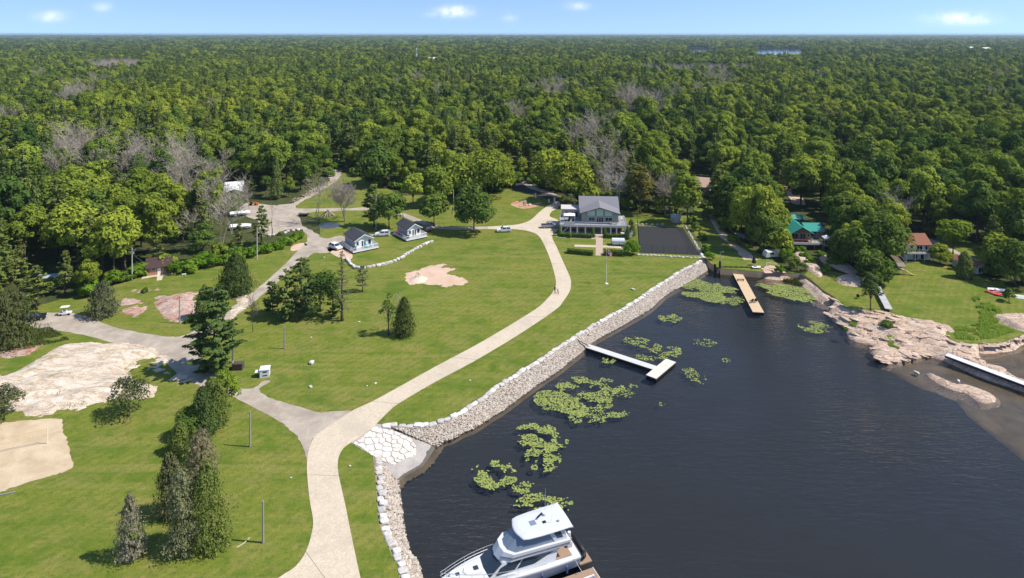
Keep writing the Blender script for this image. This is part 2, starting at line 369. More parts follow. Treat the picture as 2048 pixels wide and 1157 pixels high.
CEDAR_GREY = mat_leaf('thin_grey_cedar', (.24, .22, .14), (.26, .24, .16), .25, False)
LIME = mat_leaf('lime_leaves', (.16, .24, .022), (.20, .27, .03), .3, False); SHRUBM = mat_leaf('shrub_leaves', (.10, .19, .016), (.15, .25, .025), .3, False)
BARK = mat_bark('bark', (.16, .125, .095), (.075, .06, .05)); BAREBARK = mat_bark('bare_grey_bark', (.42, .36, .29), (.28, .235, .185)); WHITEBARK = mat_bark('pale_bark', (.55, .5, .44), (.3, .27, .24))
WHITE = plain('white_paint', (.78, .78, .77), .5, .3, var=.06); 
BOULDER = mat_island('boulder_stone', [(.52, .48, .43), (.64, .60, .54), (.72, .68, .62), (.46, .43, .40), (.60, .53, .45)], scale=2.0, bump=.7)
COBBLE = mat_island('cobble_stone', [(.30, .25, .20), (.46, .39, .31), (.55, .47, .39), (.62, .55, .46), (.38, .31, .25), (.50, .42, .34)])
FLAG = mat_island('flagstone', [(.60, .54, .46), (.74, .69, .60), (.66, .60, .50)], scale=1.5)

# ------------------------------------------------------------------ the setting: ground, lake, roads
# lines traced on the photograph (pixels): grass edge and waterline of the stone revetment
GRASS_S = [(799,1157),(785,1115),(772,1083),(757,1041),(754,992),(750,949),(746,912)]
WATER_S = [(842,1157),(820,1109),(809,1073),(803,1040),(799,1008),(796,980),(794,956)]
GRASS_N = [(757,846),(788,848),(830,849),(886,839),(918,822),(945,804),(965,791),(988,771),(1015,756),(1045,736),(1081,715),(1112,694),(1151,671),(1190,645),(1240,618),(1284,590),(1319,567),(1360,540),(1390,526),(1405,514)]
WATER_N = [(868,892),(877,883),(900,876),(918,866),(945,856),(975,837),(1000,822),(1030,800),(1069,771),(1118,738),(1166,700),(1190,680),(1242,651),(1295,620),(1330,590),(1366,570),(1401,549),(1413,540),(1416,532),(1418,526)]
g_s = smooth_line([(-6.0, 20, 0), (-9.8, 58, 0)] + GL(GRASS_S), 4); w_s = smooth_line([(-2.0, 20, ZW), (-6.3, 58, ZW)] + GL(WATER_S, ZW), 4)
g_n = smooth_line(GL(GRASS_N), 4); w_n = smooth_line(GL(WATER_N, ZW), 4)
g_s = resample(g_s, 80); w_s = resample(w_s, 80); g_n = resample(g_n, 220); w_n = resample(w_n, 220)
RIGHT_LAWN_EDGE = [(1440,538),(1527,545),(1560,545),(1600,548),(1625,562),(1645,580),(1668,594),(1690,611),(1725,618),(1780,626),(1800,633),(1860,643),(1900,652),(1890,668),(1905,684),(1955,688),(2000,686),(2040,671),(2200,652),(2600,640)]
edge = [(-5, -420), (-6.0, 20)] + [(p.x, p.y) for p in g_s[1:]] + [tuple(G(702, 886)[:2])] + [(p.x, p.y) for p in g_n] + [tuple(G(1424, 530)[:2])] + [tuple(p[:2]) for p in GL(RIGHT_LAWN_EDGE)]
NX0, NX1, NY0, NY1 = -700, 800, -420, 1200
last = edge[-1]
land = edge + [(NX1, last[1] - 5), (NX1, NY1), (NX0, NY1), (NX0, NY0)]
FAR = 21000
gm = MB(); pl = [(p[0], p[1]) for p in land]
for a, b, c in tessellate_polygon([[Vector((p[0], p[1], 0)) for p in pl]]):
    ar = (pl[b][0]-pl[a][0])*(pl[c][1]-pl[a][1])-(pl[b][1]-pl[a][1])*(pl[c][0]-pl[a][0])
    if ar < 0: b, c = c, b
    gm.add([(pl[i][0], pl[i][1], -.06) for i in (a, b, c)], [(0, 1, 2)])
for (x0, x1, y0, y1) in ((-FAR, NX0, NY0, NY1), (NX1, FAR, last[1]-5, NY1), (-FAR, FAR, NY1, FAR)):
    gm.add([(x0, y0, -.06), (x1, y0, -.06), (x1, y1, -.06), (x0, y1, -.06)], [(0, 1, 2, 3)])
tag(gm.build('ground', FLOOR), kind='structure')
# lake bed and bank under the revetment
tag(MB().add([(-60, -440, -2.35), (1500, -440, -2.35), (1500, 260, -2.35), (-60, 260, -2.35)], [(0, 1, 2, 3)]).build('lake_bed', DEEP), kind='structure')
lk = MB()
for i in range(26):
    for j in range(11):
        x0, x1 = -60 + i*60, -60 + (i+1)*60; y0, y1 = -440 + j*(640/10.), -440 + (j+1)*(640/10.)
        lk.add([(x0, y0, ZW), (x1, y0, ZW), (x1, y1, ZW), (x0, y1, ZW)], [(0, 1, 2, 3)])
tag(lk.build('lake_water', WATER), kind='structure')
for nm, far in (('pond_water', [(1505, 1420), (1612, 1420), (1606, 2720), (1512, 2720)]), ('pond_water', [(1366, 1600), (1432, 1600), (1428, 2720), (1369, 2720)])):
    tag(poly_sheet(nm, [at(u, y) for u, y in far], .2, plain('far_water', (.02, .025, .03), .08, .5)), kind='structure')
def bank(name, g, wl, mat, ext=.35):
    mb = MB(); rows = []
    for a, b in zip(g, wl):
        d = (b - a); d2 = Vector((d.x, d.y, 0)); o = d2.normalized()
        rows.append([(a.x, a.y, -.08), (a.x + .25*d.x, a.y + .25*d.y, -.22), (b.x, b.y, ZW), (b.x + o.x*ext, b.y + o.y*ext, ZW - .45), (b.x + o.x*.7, b.y + o.y*.7, ZW-.9)])
    for i in range(len(rows)-1):
        for k in range(4): mb.add([rows[i][k], rows[i+1][k], rows[i+1][k+1], rows[i][k+1]], [(0, 3, 2, 1)])
    o = mb.build(name, mat, smooth=False, fix=False); return tag(o, kind='structure')
BANKM = mat_gravel('bank_gravel', (.36, .28, .19), (.26, .19, .12), (.2, .14, .08))
bank('lake_bank', g_s, w_s, BANKM); bank('lake_bank', g_n, w_n, BANKM)

# lawns
LAWN_W = [(-500,1500),(-500,720),(0,668),(40,648),(66,614),(120,600),(165,588),(215,574),(262,562),(285,550),(345,546),(375,540),(420,530),(470,520),(520,505),(560,488),(600,466),(640,470),(640,440),(596,425),(590,402),(640,372),(690,345),(750,362),(800,392),(870,390),(900,395),(960,388),(1000,382),(1035,372),(1100,385),(1130,395),(1250,422),(1340,432),(1385,432),(1392,400),(1402,400),(1408,440),(1402,470),(1405,512)]
lawn = [tuple(p[:2]) for p in GL(LAWN_W)] + [(p.x, p.y) for p in g_n[::-1]] + [tuple(G(702, 886)[:2])] + [(p.x, p.y) for p in g_s[::-1]] + [(-5.2, -100), (-60, -100)]
tag(poly_sheet('lawn', lawn, 0, LAWN), kind='structure')
LAWN_C = [(1408,516),(1404,470),(1398,430),(1388,400),(1396,392),(1420,400),(1440,440),(1480,480),(1512,505),(1540,516),(1565,535),(1590,546),(1527,544),(1440,537),(1424,529)]
tag(poly_sheet('lawn', GL(LAWN_C), -.02, LAWN), kind='structure')
LAWN_E = [(1668,594),(1645,580),(1625,562),(1608,550),(1625,535),(1672,545),(1720,555),(1790,548),(1812,528),(1860,520),(1920,540),(1975,560),(2060,585),(2300,600),(2300,648),(2200,652),(2040,671),(2000,686),(1955,688),(1905,684),(1890,668),(1900,652),(1860,643),(1800,633),(1780,626),(1725,618),(1690,611)]
tag(poly_sheet('lawn', GL(LAWN_E), 0, LAWN), kind='structure')
for nm, pts in (('forest_glade', [(1860,505),(1875,470),(1930,480),(1990,500),(2010,520),(1960,530),(1900,528)]), ('forest_glade', [(255,270),(300,268),(310,282),(250,284)])):
    tag(poly_sheet(nm, GL(pts), -.01, LAWN), kind='structure')

# roads and paths
DRIVE = [(430,1300),(500,1210),(557,1157),(590,1135),(612,1104),(624,1065),(626,1040),(620,1005),(615,960),(614,925),(618,898),(628,876),(644,862),(668,846),(707,821),(740,806),(783,783),(873,733),(950,692),(1010,657),(1070,620),(1093,600),(1108,581),(1112,564),(1105,534),(1096,508),(1084,482),(1073,469),(1052,462),(1026,459),(982,459),(978,454),(1026,451),(1052,445),(1067,436),(1084,420),(1105,408),(1110,404),(1121,405),(1119,414),(1103,424),(1100,434),(1116,441),(1119,457),(1104,472),(1114,496),(1128,528),(1140,555),(1142,569),(1139,584),(1125,605),(1111,620),(1040,668),(950,722),(873,763),(798,807),(777,824),(758,843),(748,854),(718,876),(700,887),(685,899),(676,920),(677,949),(690,1008),(703,1073),(721,1157),(735,1210),(760,1300)]
drive = smooth_line(GL(DRIVE), 3, closed=True)
DRIVE_O = tag(poly_sheet('driveway', drive, .05, CONC, skirt=.12), kind='structure')
jm = MB()
for (a, b) in (((612,1104),(650,1157)), ((616,950),(681,952)), ((745,803),(797,808)), ((905,715),(955,720)), ((1048,634),(1090,634)), ((1103,528),(1128,528)), ((1086,484),(1112,488))):
    jm.tube(G(*a, .049), G(*b, .049), .03, .03, 4)
jm.build('expansion_joint', plain('joint_dark', (.25, .2, .14)), DRIVE_O)
FLARE = [(700,826),(692,822),(644,825),(619,821),(571,806),(541,797),(520,783),(522,774),(539,765),(538,761),(522,765),(516,772),(495,779),(462,772),(440,752),(425,762),(450,785),(477,800),(526,825),(565,848),(586,865),(601,884),(609,904),(615,922),(622,884),(650,858)]
tag(poly_sheet('gravel_road', [(p.x+rnd.gauss(0, .07), p.y+rnd.gauss(0, .07)) for p in smooth_line(GL(FLARE), 4, closed=True)], .024, GRAVEL), kind='structure')
tag(poly_sheet('gravel_road', ribbon([(455,778,4.6),(425,762,4.4),(398,748,4.8),(374,726,5.6),(352,700,6.5),(340,684,6)], .12), .020, GRAVEL), kind='structure')
tag(poly_sheet('gravel_road', ribbon([(60,634,4),(100,640,7.5),(140,646,7),(190,660,5.2),(260,677,5.2),(330,688,6),(385,676,5),(430,648,4),(490,607,3.4),(530,575,3.2),(570,540,3.2),(600,512,4),(625,492,6)], .15), .016, GRAVEL), kind='structure')
YARD = [(597,513),(615,516),(626,507),(657,506),(684,490),(684,472),(649,477),(628,464),(605,449),(600,431),(633,424),(700,421),(737,421),(737,415),(685,417),(597,417),(600,406),(633,388),(667,366),(682,352),(679,343),(657,338),(655,352),(659,365),(628,380),(592,404),(566,409),(545,411),(499,406),(480,417),(490,432),(520,446),(516,470),(545,472),(566,462),(597,458),(610,466),(615,476),(606,496)]
tag(poly_sheet('gravel_yard', [(p.x+rnd.gauss(0, .22), p.y+rnd.gauss(0, .22)) for p in smooth_line(GL(YARD), 5, closed=True)], .012, GRAVEL), kind='structure')
tag(poly_sheet('gravel_path', ribbon([(736,418,2.6),(770,422,2.6),(805,430,2.8),(841,444,2.8),(867,453,2.8),(900,457,2.8),(940,457,3),(982,456,3)], .1), .028, GRAVEL), kind='structure')
tag(poly_sheet('gravel_path', ribbon([(684,480,4),(720,474,3.2),(745,472,3),(790,468,2.6)], .1), .021, GRAVEL), kind='structure')
tag(poly_sheet('asphalt_drive', ribbon([(1030,366,6),(1042,378,7),(1066,386,6.5),(1095,393,6),(1122,402,7)], .1), .03, ASPH), kind='structure')
tag(poly_sheet('gravel_shoulder', ribbon([(1030,362,9),(1050,375,9),(1085,384,4),(1110,391,2.5)], .2), .01, GRAVEL), kind='structure')
tag(poly_sheet('dirt_track', ribbon([(1386,392,3),(1410,408,3.2),(1430,440,3),(1450,475,2.6),(1480,500,3),(1500,520,4)], .5), .008, SANDPATCH), kind='structure')
tag(poly_sheet('dirt_track', ribbon([(1830,470,2.4),(1870,485,2.4),(1910,505,2.4),(1960,522,2.2)], .3), .01, GRAVEL), kind='structure')
tag(poly_sheet('dirt_track', ribbon([(1575,350,4),(1580,372,4),(1590,395,5),(1600,410,4)], .5), .01, SANDPATCH), kind='structure')
# volleyball sand, bare sandy patch, stony patch at the cottages
VOL = [(-60,852),(0,847),(60,841),(118,838),(124,858),(133,880),(140,902),(146,930),(138,940),(100,953),(50,967),(0,984),(-80,1005)]
tag(poly_sheet('sand_court', [(p.x+rnd.gauss(0, .10), p.y+rnd.gauss(0, .10)) for p in smooth_line(GL(VOL), 6, closed=True)], .015, SAND), kind='structure')
PATCH = [(809,556),(815,547),(835,540),(862,533),(880,529),(892,529),(886,536),(911,538),(893,546),(905,552),(926,557),(937,562),(928,569),(905,571),(894,575),(880,571),(858,570),(835,568),(818,571)]
def ragged(pts, n=4, j=.35): return [(p.x+rnd.gauss(0, j), p.y+rnd.gauss(0, j)) for p in smooth_line(GL(pts), n, closed=True)]
tag(poly_sheet('bare_earth_patch', ragged(PATCH, 5, .3), .012, SANDPATCH), kind='structure')
tag(poly_sheet('bare_earth_patch', smooth_line(GL([(655,498),(690,500),(705,510),(700,520),(680,516),(664,508)]), 3, closed=True), .012, SANDPATCH), kind='structure')
tag(poly_sheet('bare_earth_patch', smooth_line(GL([(1022,408),(1040,402),(1062,408),(1082,405),(1078,412),(1050,418),(1030,414)]), 3, closed=True), .012, mat_sand('red_earth', (.42, .20, .10), (.5, .35, .22))), kind='structure')
tag(poly_sheet('bare_earth_patch', smooth_line(GL([(585,492),(606,486),(615,492),(600,500),(582,502)]), 3, closed=True), .012, SANDPATCH), kind='structure')
# small pond in the lawn by the dead trees
tag(poly_sheet('pond_water', smooth_line(GL([(636,452),(650,446),(672,446),(682,450),(670,456),(648,458)]), 3, closed=True), .014, plain('pond', (.06, .065, .065), .25, .4)), kind='structure')

# boat ramp: gravel slope with flagstones above the water
RAMP = [(700,887),(752,852),(826,850),(880,845),(868,892)]
ramp_pts = [G(702,886), G(757,846), G(826,856), G(868,880,-.9), G(877,883,ZW), G(868,892,ZW), G(858,910,ZW), G(843,928,ZW), G(804,948,ZW), G(794,956,ZW), G(766,950,-.8), G(748,914)]
def ramp_z(x, y):
    a = G(715,880); n = (G(850,915,ZW)-a); n.z = 0; ln = n.length; n /= ln
    t = ((x-a.x)*n.x+(y-a.y)*n.y)/ln
    return -.02 + np.clip((t-.12)/.88, 0, 1.6)*(ZW+.02)
def ramp_zf(x, y, d): return ramp_z(x, y) + (fbm(x*.8, y*.8)-.5)*.1 - np.clip(-d, 0, 9)*1.3
ramp_poly = [(p.x, p.y) for p in ramp_pts]
RAMP_O = tag(heightfield('boat_ramp', ramp_poly, .22, ramp_zf, mat_gravel('ramp_gravel', (.44, .40, .36), (.34, .30, .27), (.32, .27, .2)), margin=1.1), kind='structure')
tag(heightfield('shallow_shelf', [(p.x, p.y) for p in (G(868,892,ZW), G(878,886,ZW), G(881,888,ZW), G(862,916,ZW), G(842,935,ZW), G(806,954,ZW), G(799,965,ZW), G(793,955,ZW), G(843,926,ZW))], .2, lambda x, y, d: ZW - .12 - np.clip(.8-d, 0, 9)*.35, BEDSAND, margin=.4), kind='structure')

def clip_poly(poly, p, n):
    out = []
    for i in range(len(poly)):
        a, b = poly[i], poly[(i+1) % len(poly)]; da = (a-p).dot(n); db = (b-p).dot(n)
        if da <= 0: out.append(a)
        if da*db < 0: out.append(a+(b-a)*(da/(da-db)))
    return out
FLAGP = [Vector(G(*p)[:2]) for p in [(704,887),(722,876),(750,853),(790,857),(822,866),(833,878),(833,897),(812,905),(788,920),(762,915),(746,909),(724,897)]]
r2 = random.Random(5); seeds = []; tries = 0
xs = [p.x for p in FLAGP]; ys = [p.y for p in FLAGP]
while len(seeds) < 44 and tries < 6000:
    tries += 1; p = Vector((r2.uniform(min(xs), max(xs)), r2.uniform(min(ys), max(ys))))
    if inside([p], FLAGP)[0] and all((p-q).length > r2.uniform(.72, 1.25) for q in seeds): seeds.append(p)
for i, s in enumerate(seeds):
    poly = FLAGP[:]
    for j, q in enumerate(seeds):
        if j != i and (q-s).length < 6: poly = clip_poly(poly, (s+q)/2, (q-s).normalized())
        if len(poly) < 3: break
    if len(poly) < 3: continue
    c = sum(poly, Vector((0, 0)))/len(poly); out = []
    for p in poly:
        v = p-c; out.append(c+v*max(.3, 1-.10/max(.12, v.length)))
    rr = []
    for k in range(len(out)):        # knock the corners off
        a, b, d = out[k-1], out[k], out[(k+1) % len(out)]; rr += [b.lerp(a, r2.uniform(.1, .3))+Vector((r2.gauss(0, .03), r2.gauss(0, .03))), b.lerp(d, r2.uniform(.1, .3))+Vector((r2.gauss(0, .03), r2.gauss(0, .03)))]
    z0 = float(ramp_z(np.array([c.x]), np.array([c.y]))[0]); tilt = r2.uniform(.05, .1)
    mb = MB().prism([(p.x, p.y) for p in rr], z0-.1, z0+tilt); mb.v = [(x, y, z+float(ramp_z(np.array([x]), np.array([y]))[0])-z0) for x, y, z in mb.v]
    mb.build('flagstone', FLAG, RAMP_O)

# revetment: a row of big boulders above a slope of cobbles
def stone_mesh(name, seed, sub=1, rough=.22, flat=.75):
    r = random.Random(seed); bm = bmesh.new(); bmesh.ops.create_icosphere(bm, subdivisions=sub, radius=1)
    for v in bm.verts:
        p = v.co.copy(); q = Vector([math.copysign(abs(a)**.6, a) for a in p]); v.co = q*(1+r.uniform(-rough, rough)*.6)*.82; v.co.z *= flat
    me = bpy.data.meshes.new(name); bm.to_mesh(me); bm.free(); return me
stones = [stone_mesh('boulder', k, 2, .2) for k in range(8)]
for m_ in stones: m_.materials.append(BOULDER)
def boulder_row(parent, line, spacing, size, off, z, rr, jit=.15):
    ln = [Vector(p) for p in line]; tot = sum((b-a).length for a, b in zip(ln[:-1], ln[1:])); n = max(2, int(tot/spacing)); pts = resample(ln, n)
    for i, p in enumerate(pts):
        t = pts[min(i+1, n-1)]-pts[max(i-1, 0)]; t.z = 0; t.normalize(); nn = Vector((t.y, -t.x, 0))
        o = new_obj('boulder', stones[rr.randrange(8)], parent)
        o.location = (p.x+nn.x*off+rr.uniform(-jit, jit), p.y+nn.y*off+rr.uniform(-jit, jit), z+rr.uniform(-.08, .08))
        k = rr.uniform(.82, 1.18); o.scale = (size[0]/2*k*1.16, size[1]/2*rr.uniform(.85, 1.15)*1.16, size[2]/2*rr.uniform(.85, 1.15)*1.2); o.rotation_euler = (rr.uniform(-.08, .08), rr.uniform(-.08, .08), math.atan2(t.y, t.x)+rr.uniform(-.12, .12))
rr = random.Random(21)
rev_n = thing('stone_revetment', 'long sea wall of pale boulders above tan cobbles between the lawn and lake', 'sea wall')
boulder_row(rev_n, [p.lerp(q, .15) for p, q in zip(g_n, w_n)], 1.22, (1.45, 1.0, .62), 0, -.12, rr, .18)
rev_s = thing('stone_revetment', 'short sea wall of pointed boulders and cobbles left of the white yacht', 'sea wall')
boulder_row(rev_s, [p.lerp(q, .2) for p, q in zip(g_s, w_s)][:], 1.05, (1.05, 1.1, .75), 0, -.12, rr, .2)
def cobbles(parent, g, wl, n, rr, f0=.30, f1=1.08):
    base = []
    for k in range(6):
        bm = bmesh.new(); bmesh.ops.create_icosphere(bm, subdivisions=1, radius=1); q = random.Random(k)
        vs = [tuple(v.co*(1+q.uniform(-.2, .2))) for v in bm.verts]; fs = [tuple(v.index for v in f.verts) for f in bm.faces]; bm.free(); base.append((np.array(vs), np.array(fs)))
    V = []; F = []; k0 = 0
    for i in range(n):
        s = rr.random()*(len(g)-1.001); j = int(s); t = s-j; f = rr.uniform(f0, f1)
        p = g[j].lerp(g[j+1], t).lerp(wl[j].lerp(wl[j+1], t), f); z = -.12+(ZW+.12)*min(1.1, max(0, (f-.25)/.75))+rr.uniform(-.02, .1)
        vs, fs = base[rr.randrange(6)]; sz = rr.uniform(.09, .18)*(1.0 if rr.random() < .88 else 1.5); a = rr.random()*6.28
        M3 = np.array(Matrix.Rotation(a, 3, 'Z'))*sz; M3 = M3 @ np.diag([rr.uniform(.8, 1.3), 1, .75])
        V.append(vs @ M3.T+np.array([p.x, p.y, z])); F.append(fs+k0); k0 += len(vs)
    me = bpy.data.meshes.new('cobble_slope'); me.from_pydata(np.concatenate(V).tolist(), [], np.concatenate(F).tolist()); me.update(); me.materials.append(COBBLE)
    return tag(new_obj('cobble_slope', me, parent), kind='stuff')
cobbles(rev_n, g_n, w_n, 17000, rr); cobbles(rev_s, g_s[24:], w_s[24:], 5000, rr, .34)

# bare rock
def outcrop(name, pts, h, mat, res=.45, zb=0.0, sc_=1.0, step=.35, hole=.9):
    poly = smooth_line(GL(pts), 3, closed=True)
    def zf(x, y, d):
        u = x*.85+y*.5; v = -x*.5+y*.85
        n = fbm(u*.09*sc_, v*.32*sc_, 4); rid = 1-np.abs(2*fbm(u*.12*sc_+7, v*.5*sc_, 3)-1)*2.2
        dd = np.clip(d/4.0, 0, 1); dd = dd*dd*(3-2*dd)
        z = zb+h*dd*(.25+.9*n)+step*dd*np.round(rid*2.5)/2.5*.6+(fbm(x*1.6, y*1.6, 3)-.5)*.22
        z = z-hole*np.clip(.47-fbm(x*.28+5, y*.28, 4), 0, 1)*4*np.clip(1.25-d/5.0, .12, 1)
        return np.where(d > 0, np.minimum(z, zb+d*.9+.06), zb+d*.35)-.03
    return tag(heightfield(name, [(p.x, p.y) for p in poly], res, zf, mat), kind='structure')
outcrop('bare_rock', [(-140,752),(0,745),(40,728),(80,712),(110,692),(150,680),(215,680),(300,692),(328,706),(300,722),(262,745),(300,758),(318,772),(310,806),(298,812),(240,800),(170,818),(120,830),(45,838),(20,825),(-140,850)], 1.2, GRANITE, hole=.7)
outcrop('bare_rock', [(318,700),(345,708),(372,736),(400,757),(420,768),(400,770),(360,768),(318,768),(300,755),(292,742)], .25, GRANITE, step=.1)
outcrop('bare_rock', [(234,600),(262,592),(292,604),(298,620),(280,634),(248,634),(234,622)], .35, GRANITE_RED, .35)
outcrop('bare_rock', [(304,594),(345,586),(398,584),(408,610),(404,634),(375,646),(336,644),(312,624)], .9, GRANITE_RED, .35)
outcrop('bare_rock', [(285,663),(320,658),(360,652),(392,650),(388,662),(340,668),(300,672)], .3, GRANITE_RED, .35)
outcrop('bare_rock', [(250,580),(290,578),(325,576),(340,582),(300,590),(262,590)], .12, GRANITE_RED, .35)
outcrop('bare_rock', [(-60,700),(30,690),(90,686),(128,690),(100,700),(60,712),(0,722),(-60,735)], .3, GRANITE_RED, .45)
outcrop('bare_rock', [(470,590),(500,576),(520,570),(505,600),(490,622),(470,640),(452,640)], .35, GRANITE, .35)
# the granite shore on the right
SH_L = [(1664,598),(1690,611),(1725,618),(1780,626),(1800,633),(1860,643),(1900,652),(1890,668),(1905,684),(1955,688),(2000,686),(2040,671),(2110,664)]
SH_W = [(1672,608),(1656,624),(1667,643),(1688,657),(1702,680),(1745,691),(1739,703),(1755,718),(1776,729),(1833,718),(1867,716),(1905,730),(1960,755),(2048,785),(2140,815),(2140,796),(2048,768),(1990,738),(1962,724),(1960,700),(2002,697),(2025,692),(2048,679),(2120,668)]
sh_l = smooth_line(GL(SH_L), 3); sh_w = smooth_line(GL(SH_W, ZW), 3)
def shore_zf(x, y, d):
    P = np.stack([x, y], 1); dl = dist_line(P, sh_l, False); dw = dist_line(P, sh_w, False); t = dw/(dw+dl+1e-6); t = np.clip(t*1.35, 0, 1)
    u = x*.8+y*-.6; v = x*.6+y*.8
    n = fbm(u*.10, v*.38, 4); rid = 1-np.abs(2*fbm(u*.15+3, v*.55, 3)-1)*2.0
    z = ZW+.10+(1.32)*np.sqrt(np.clip(t, 0, 1))+(n-.45)*1.5*np.clip(dw/2.5, 0, 1)*np.clip(dl/2+.2, 0, 1)+np.round(rid*3)/3*.55*np.clip(dw/2, 0, 1)*np.clip(dl/2, 0, 1)
    z = np.where((d < 0) & (dw < dl), ZW+.05+d*1.3, z); z = np.where((d < 0) & (dl <= dw), np.minimum(z, -.02+d*.3), z); return z+(fbm(x*1.5, y*1.5, 3)-.5)*.12
tag(heightfield('granite_shore', [(p.x, p.y) for p in sh_l]+[(p.x, p.y) for p in sh_w[::-1]], .42, shore_zf, GRANITE_PINK, margin=.5), kind='structure')
def low_rock(pts, h, z0=ZW, mat=GRANITE_PINK):
    poly = smooth_line(GL(pts, z0), 3, closed=True)
    tag(heightfield('shore_rock', [(p.x, p.y) for p in poly], .35, lambda x, y, d: z0-.05+np.where(d > 0, np.minimum(d*.8, h*(.5+fbm(x*.35, y*.5))), d*.5)+(fbm(x*1.4, y*1.4)-.5)*.15, mat, margin=2.0), kind='structure')
low_rock([(1853,750),(1862,748),(1906,767),(1937,772),(1986,790),(1990,806),(1960,806),(1934,789),(1908,782),(1870,764)], .45)
low_rock([(1985,632),(2048,632),(2120,640),(2120,668),(2048,664),(2010,650),(1985,642)], 1.0, 0)
low_rock([(1586,508),(1602,505),(1618,512),(1634,528),(1646,545),(1640,556),(1622,545),(1606,532),(1592,520)], .6, 0)
low_rock([(1640,514),(1668,515),(1690,524),(1712,540),(1708,550),(1684,543),(1660,532),(1644,524)], .7, 0)
low_rock([(1672,556),(1700,552),(1722,556),(1732,566),(1716,574),(1690,572),(1676,566)], .8, 0)
low_rock([(1596,540),(1615,545),(1640,560),(1660,575),(1676,592),(1660,604),(1645,600),(1628,582),(1605,562)], .5, ZW+.5)
low_rock([(1950,684),(2000,683),(2045,667),(2120,655),(2120,673),(2048,681),(2025,694),(2000,699),(1960,701)], .8, ZW+.35)
low_rock([(1525,548),(1560,549),(1590,552),(1575,557),(1535,555)], .25, ZW+.3)
# shallow shelf beyond the point
SHELF = [(1776,727),(1833,716),(1867,714),(1960,720),(1962,697),(2048,676),(2400,700),(2400,1120),(2200,1010),(2048,905),(1973,848),(1937,820),(1914,791),(1885,778),(1849,768),(1826,757)]
tag(heightfield('shallow_shelf', [tuple(p[:2]) for p in GL(SHELF, ZW)], .6, lambda x, y, d: ZW-.22-np.clip(6-d, 0, 20)*.06-np.clip(-d, 0, 9)*.6-(fbm(x*.12, y*.12)-.4)*.7, BEDSAND, margin=1.2), kind='structure')

# earth bank under the edge of the right-hand shore
sk_ = MB(); el = [Vector((*G(1405, 514)[:2], -.065)), Vector((*G(1424, 530)[:2], -.065))]+[Vector((p.x, p.y, -.065)) for p in GL(RIGHT_LAWN_EDGE)]
for a_, b_ in zip(el[:-1], el[1:]):
    n_ = Vector((b_.y-a_.y, -(b_.x-a_.x), 0)).normalized()*.7; sk_.add([a_, b_, b_+n_+Vector((0, 0, -2.2)), a_+n_+Vector((0, 0, -2.2))], [(0, 3, 2, 1)])
tag(sk_.build('lake_bank', BANKM), kind='structure')

GS = [o for o in bpy.data.objects if o.name == 'granite_shore'][0]
slabm = [stone_mesh('rock_slab', 50+k, 2, .3, .6) for k in range(6)]
for m_ in slabm: m_.materials.append(GRANITE_PINK)
q3 = random.Random(4); shp = [(p.x, p.y) for p in sh_l]+[(p.x, p.y) for p in sh_w[::-1]]; cnt = 0
while cnt < 120:
    u_, v_ = q3.uniform(1655, 2040), q3.uniform(605, 780); p = G(u_, v_, -.7)
    if not inside([(p.x, p.y)], shp)[0] or dist_line([(p.x, p.y)], [G(1893, 709), G(2075, 777)], False)[0] < 2.2: continue
    zz = float(shore_zf(np.array([p.x]), np.array([p.y]), np.array([1.0]))[0]); cnt += 1
    o = new_obj('rock_slab', slabm[q3.randrange(6)], GS); L_ = q3.uniform(.5, 2.3)*(1 if u_ > 1760 else .8); o.location = (p.x, p.y, zz+q3.uniform(-.12, .06)); o.scale = (L_, L_*q3.uniform(.25, .55), q3.uniform(.18, .45)); o.rotation_euler = (q3.uniform(-.2, .2), q3.uniform(-.15, .15), R(-37)+q3.gauss(0, .35))

# ------------------------------------------------------------------ trees
def leaf_mesh(name, C, Nn, S, T, mat, asp=.75, tang=None):
    n = len(C); Nn = Nn/np.maximum(1e-6, np.linalg.norm(Nn, axis=1))[:, None]
    r = npr.normal(size=(n, 3)) if tang is None else tang+npr.normal(size=(n, 3))*.25
    t = r-(r*Nn).sum(1)[:, None]*Nn; t /= np.maximum(1e-6, np.linalg.norm(t, axis=1))[:, None]; b = np.cross(Nn, t)
    V = np.empty((n, 4, 3)); S = np.asarray(S)
    for k, (a, c) in enumerate(((-1, -.8), (1, -.55), (.85, .7), (-.7, 1))):
        ja = npr.uniform(.65, 1.25, n); jb = npr.uniform(.65, 1.25, n)
        V[:, k] = C+t*(a*S*ja)[:, None]+b*(c*S*asp*jb)[:, None]+Nn*(npr.uniform(-.25, .25, n)*S)[:, None]
    me = bpy.data.meshes.new(name); me.vertices.add(4*n); me.vertices.foreach_set('co', V.astype(np.float32).ravel())
    me.loops.add(4*n); me.loops.foreach_set('vertex_index', np.arange(4*n, dtype=np.int32)); me.polygons.add(n)
    me.polygons.foreach_set('loop_start', np.arange(0, 4*n, 4, dtype=np.int32)); me.update(calc_edges=True)
    at_ = me.attributes.new('tint', 'FLOAT', 'FACE'); at_.data.foreach_set('value', np.asarray(T, np.float32)); me.materials.append(mat); return me
def unit(n):
    v = npr.normal(size=(n, 3)); return v/np.linalg.norm(v, axis=1)[:, None]
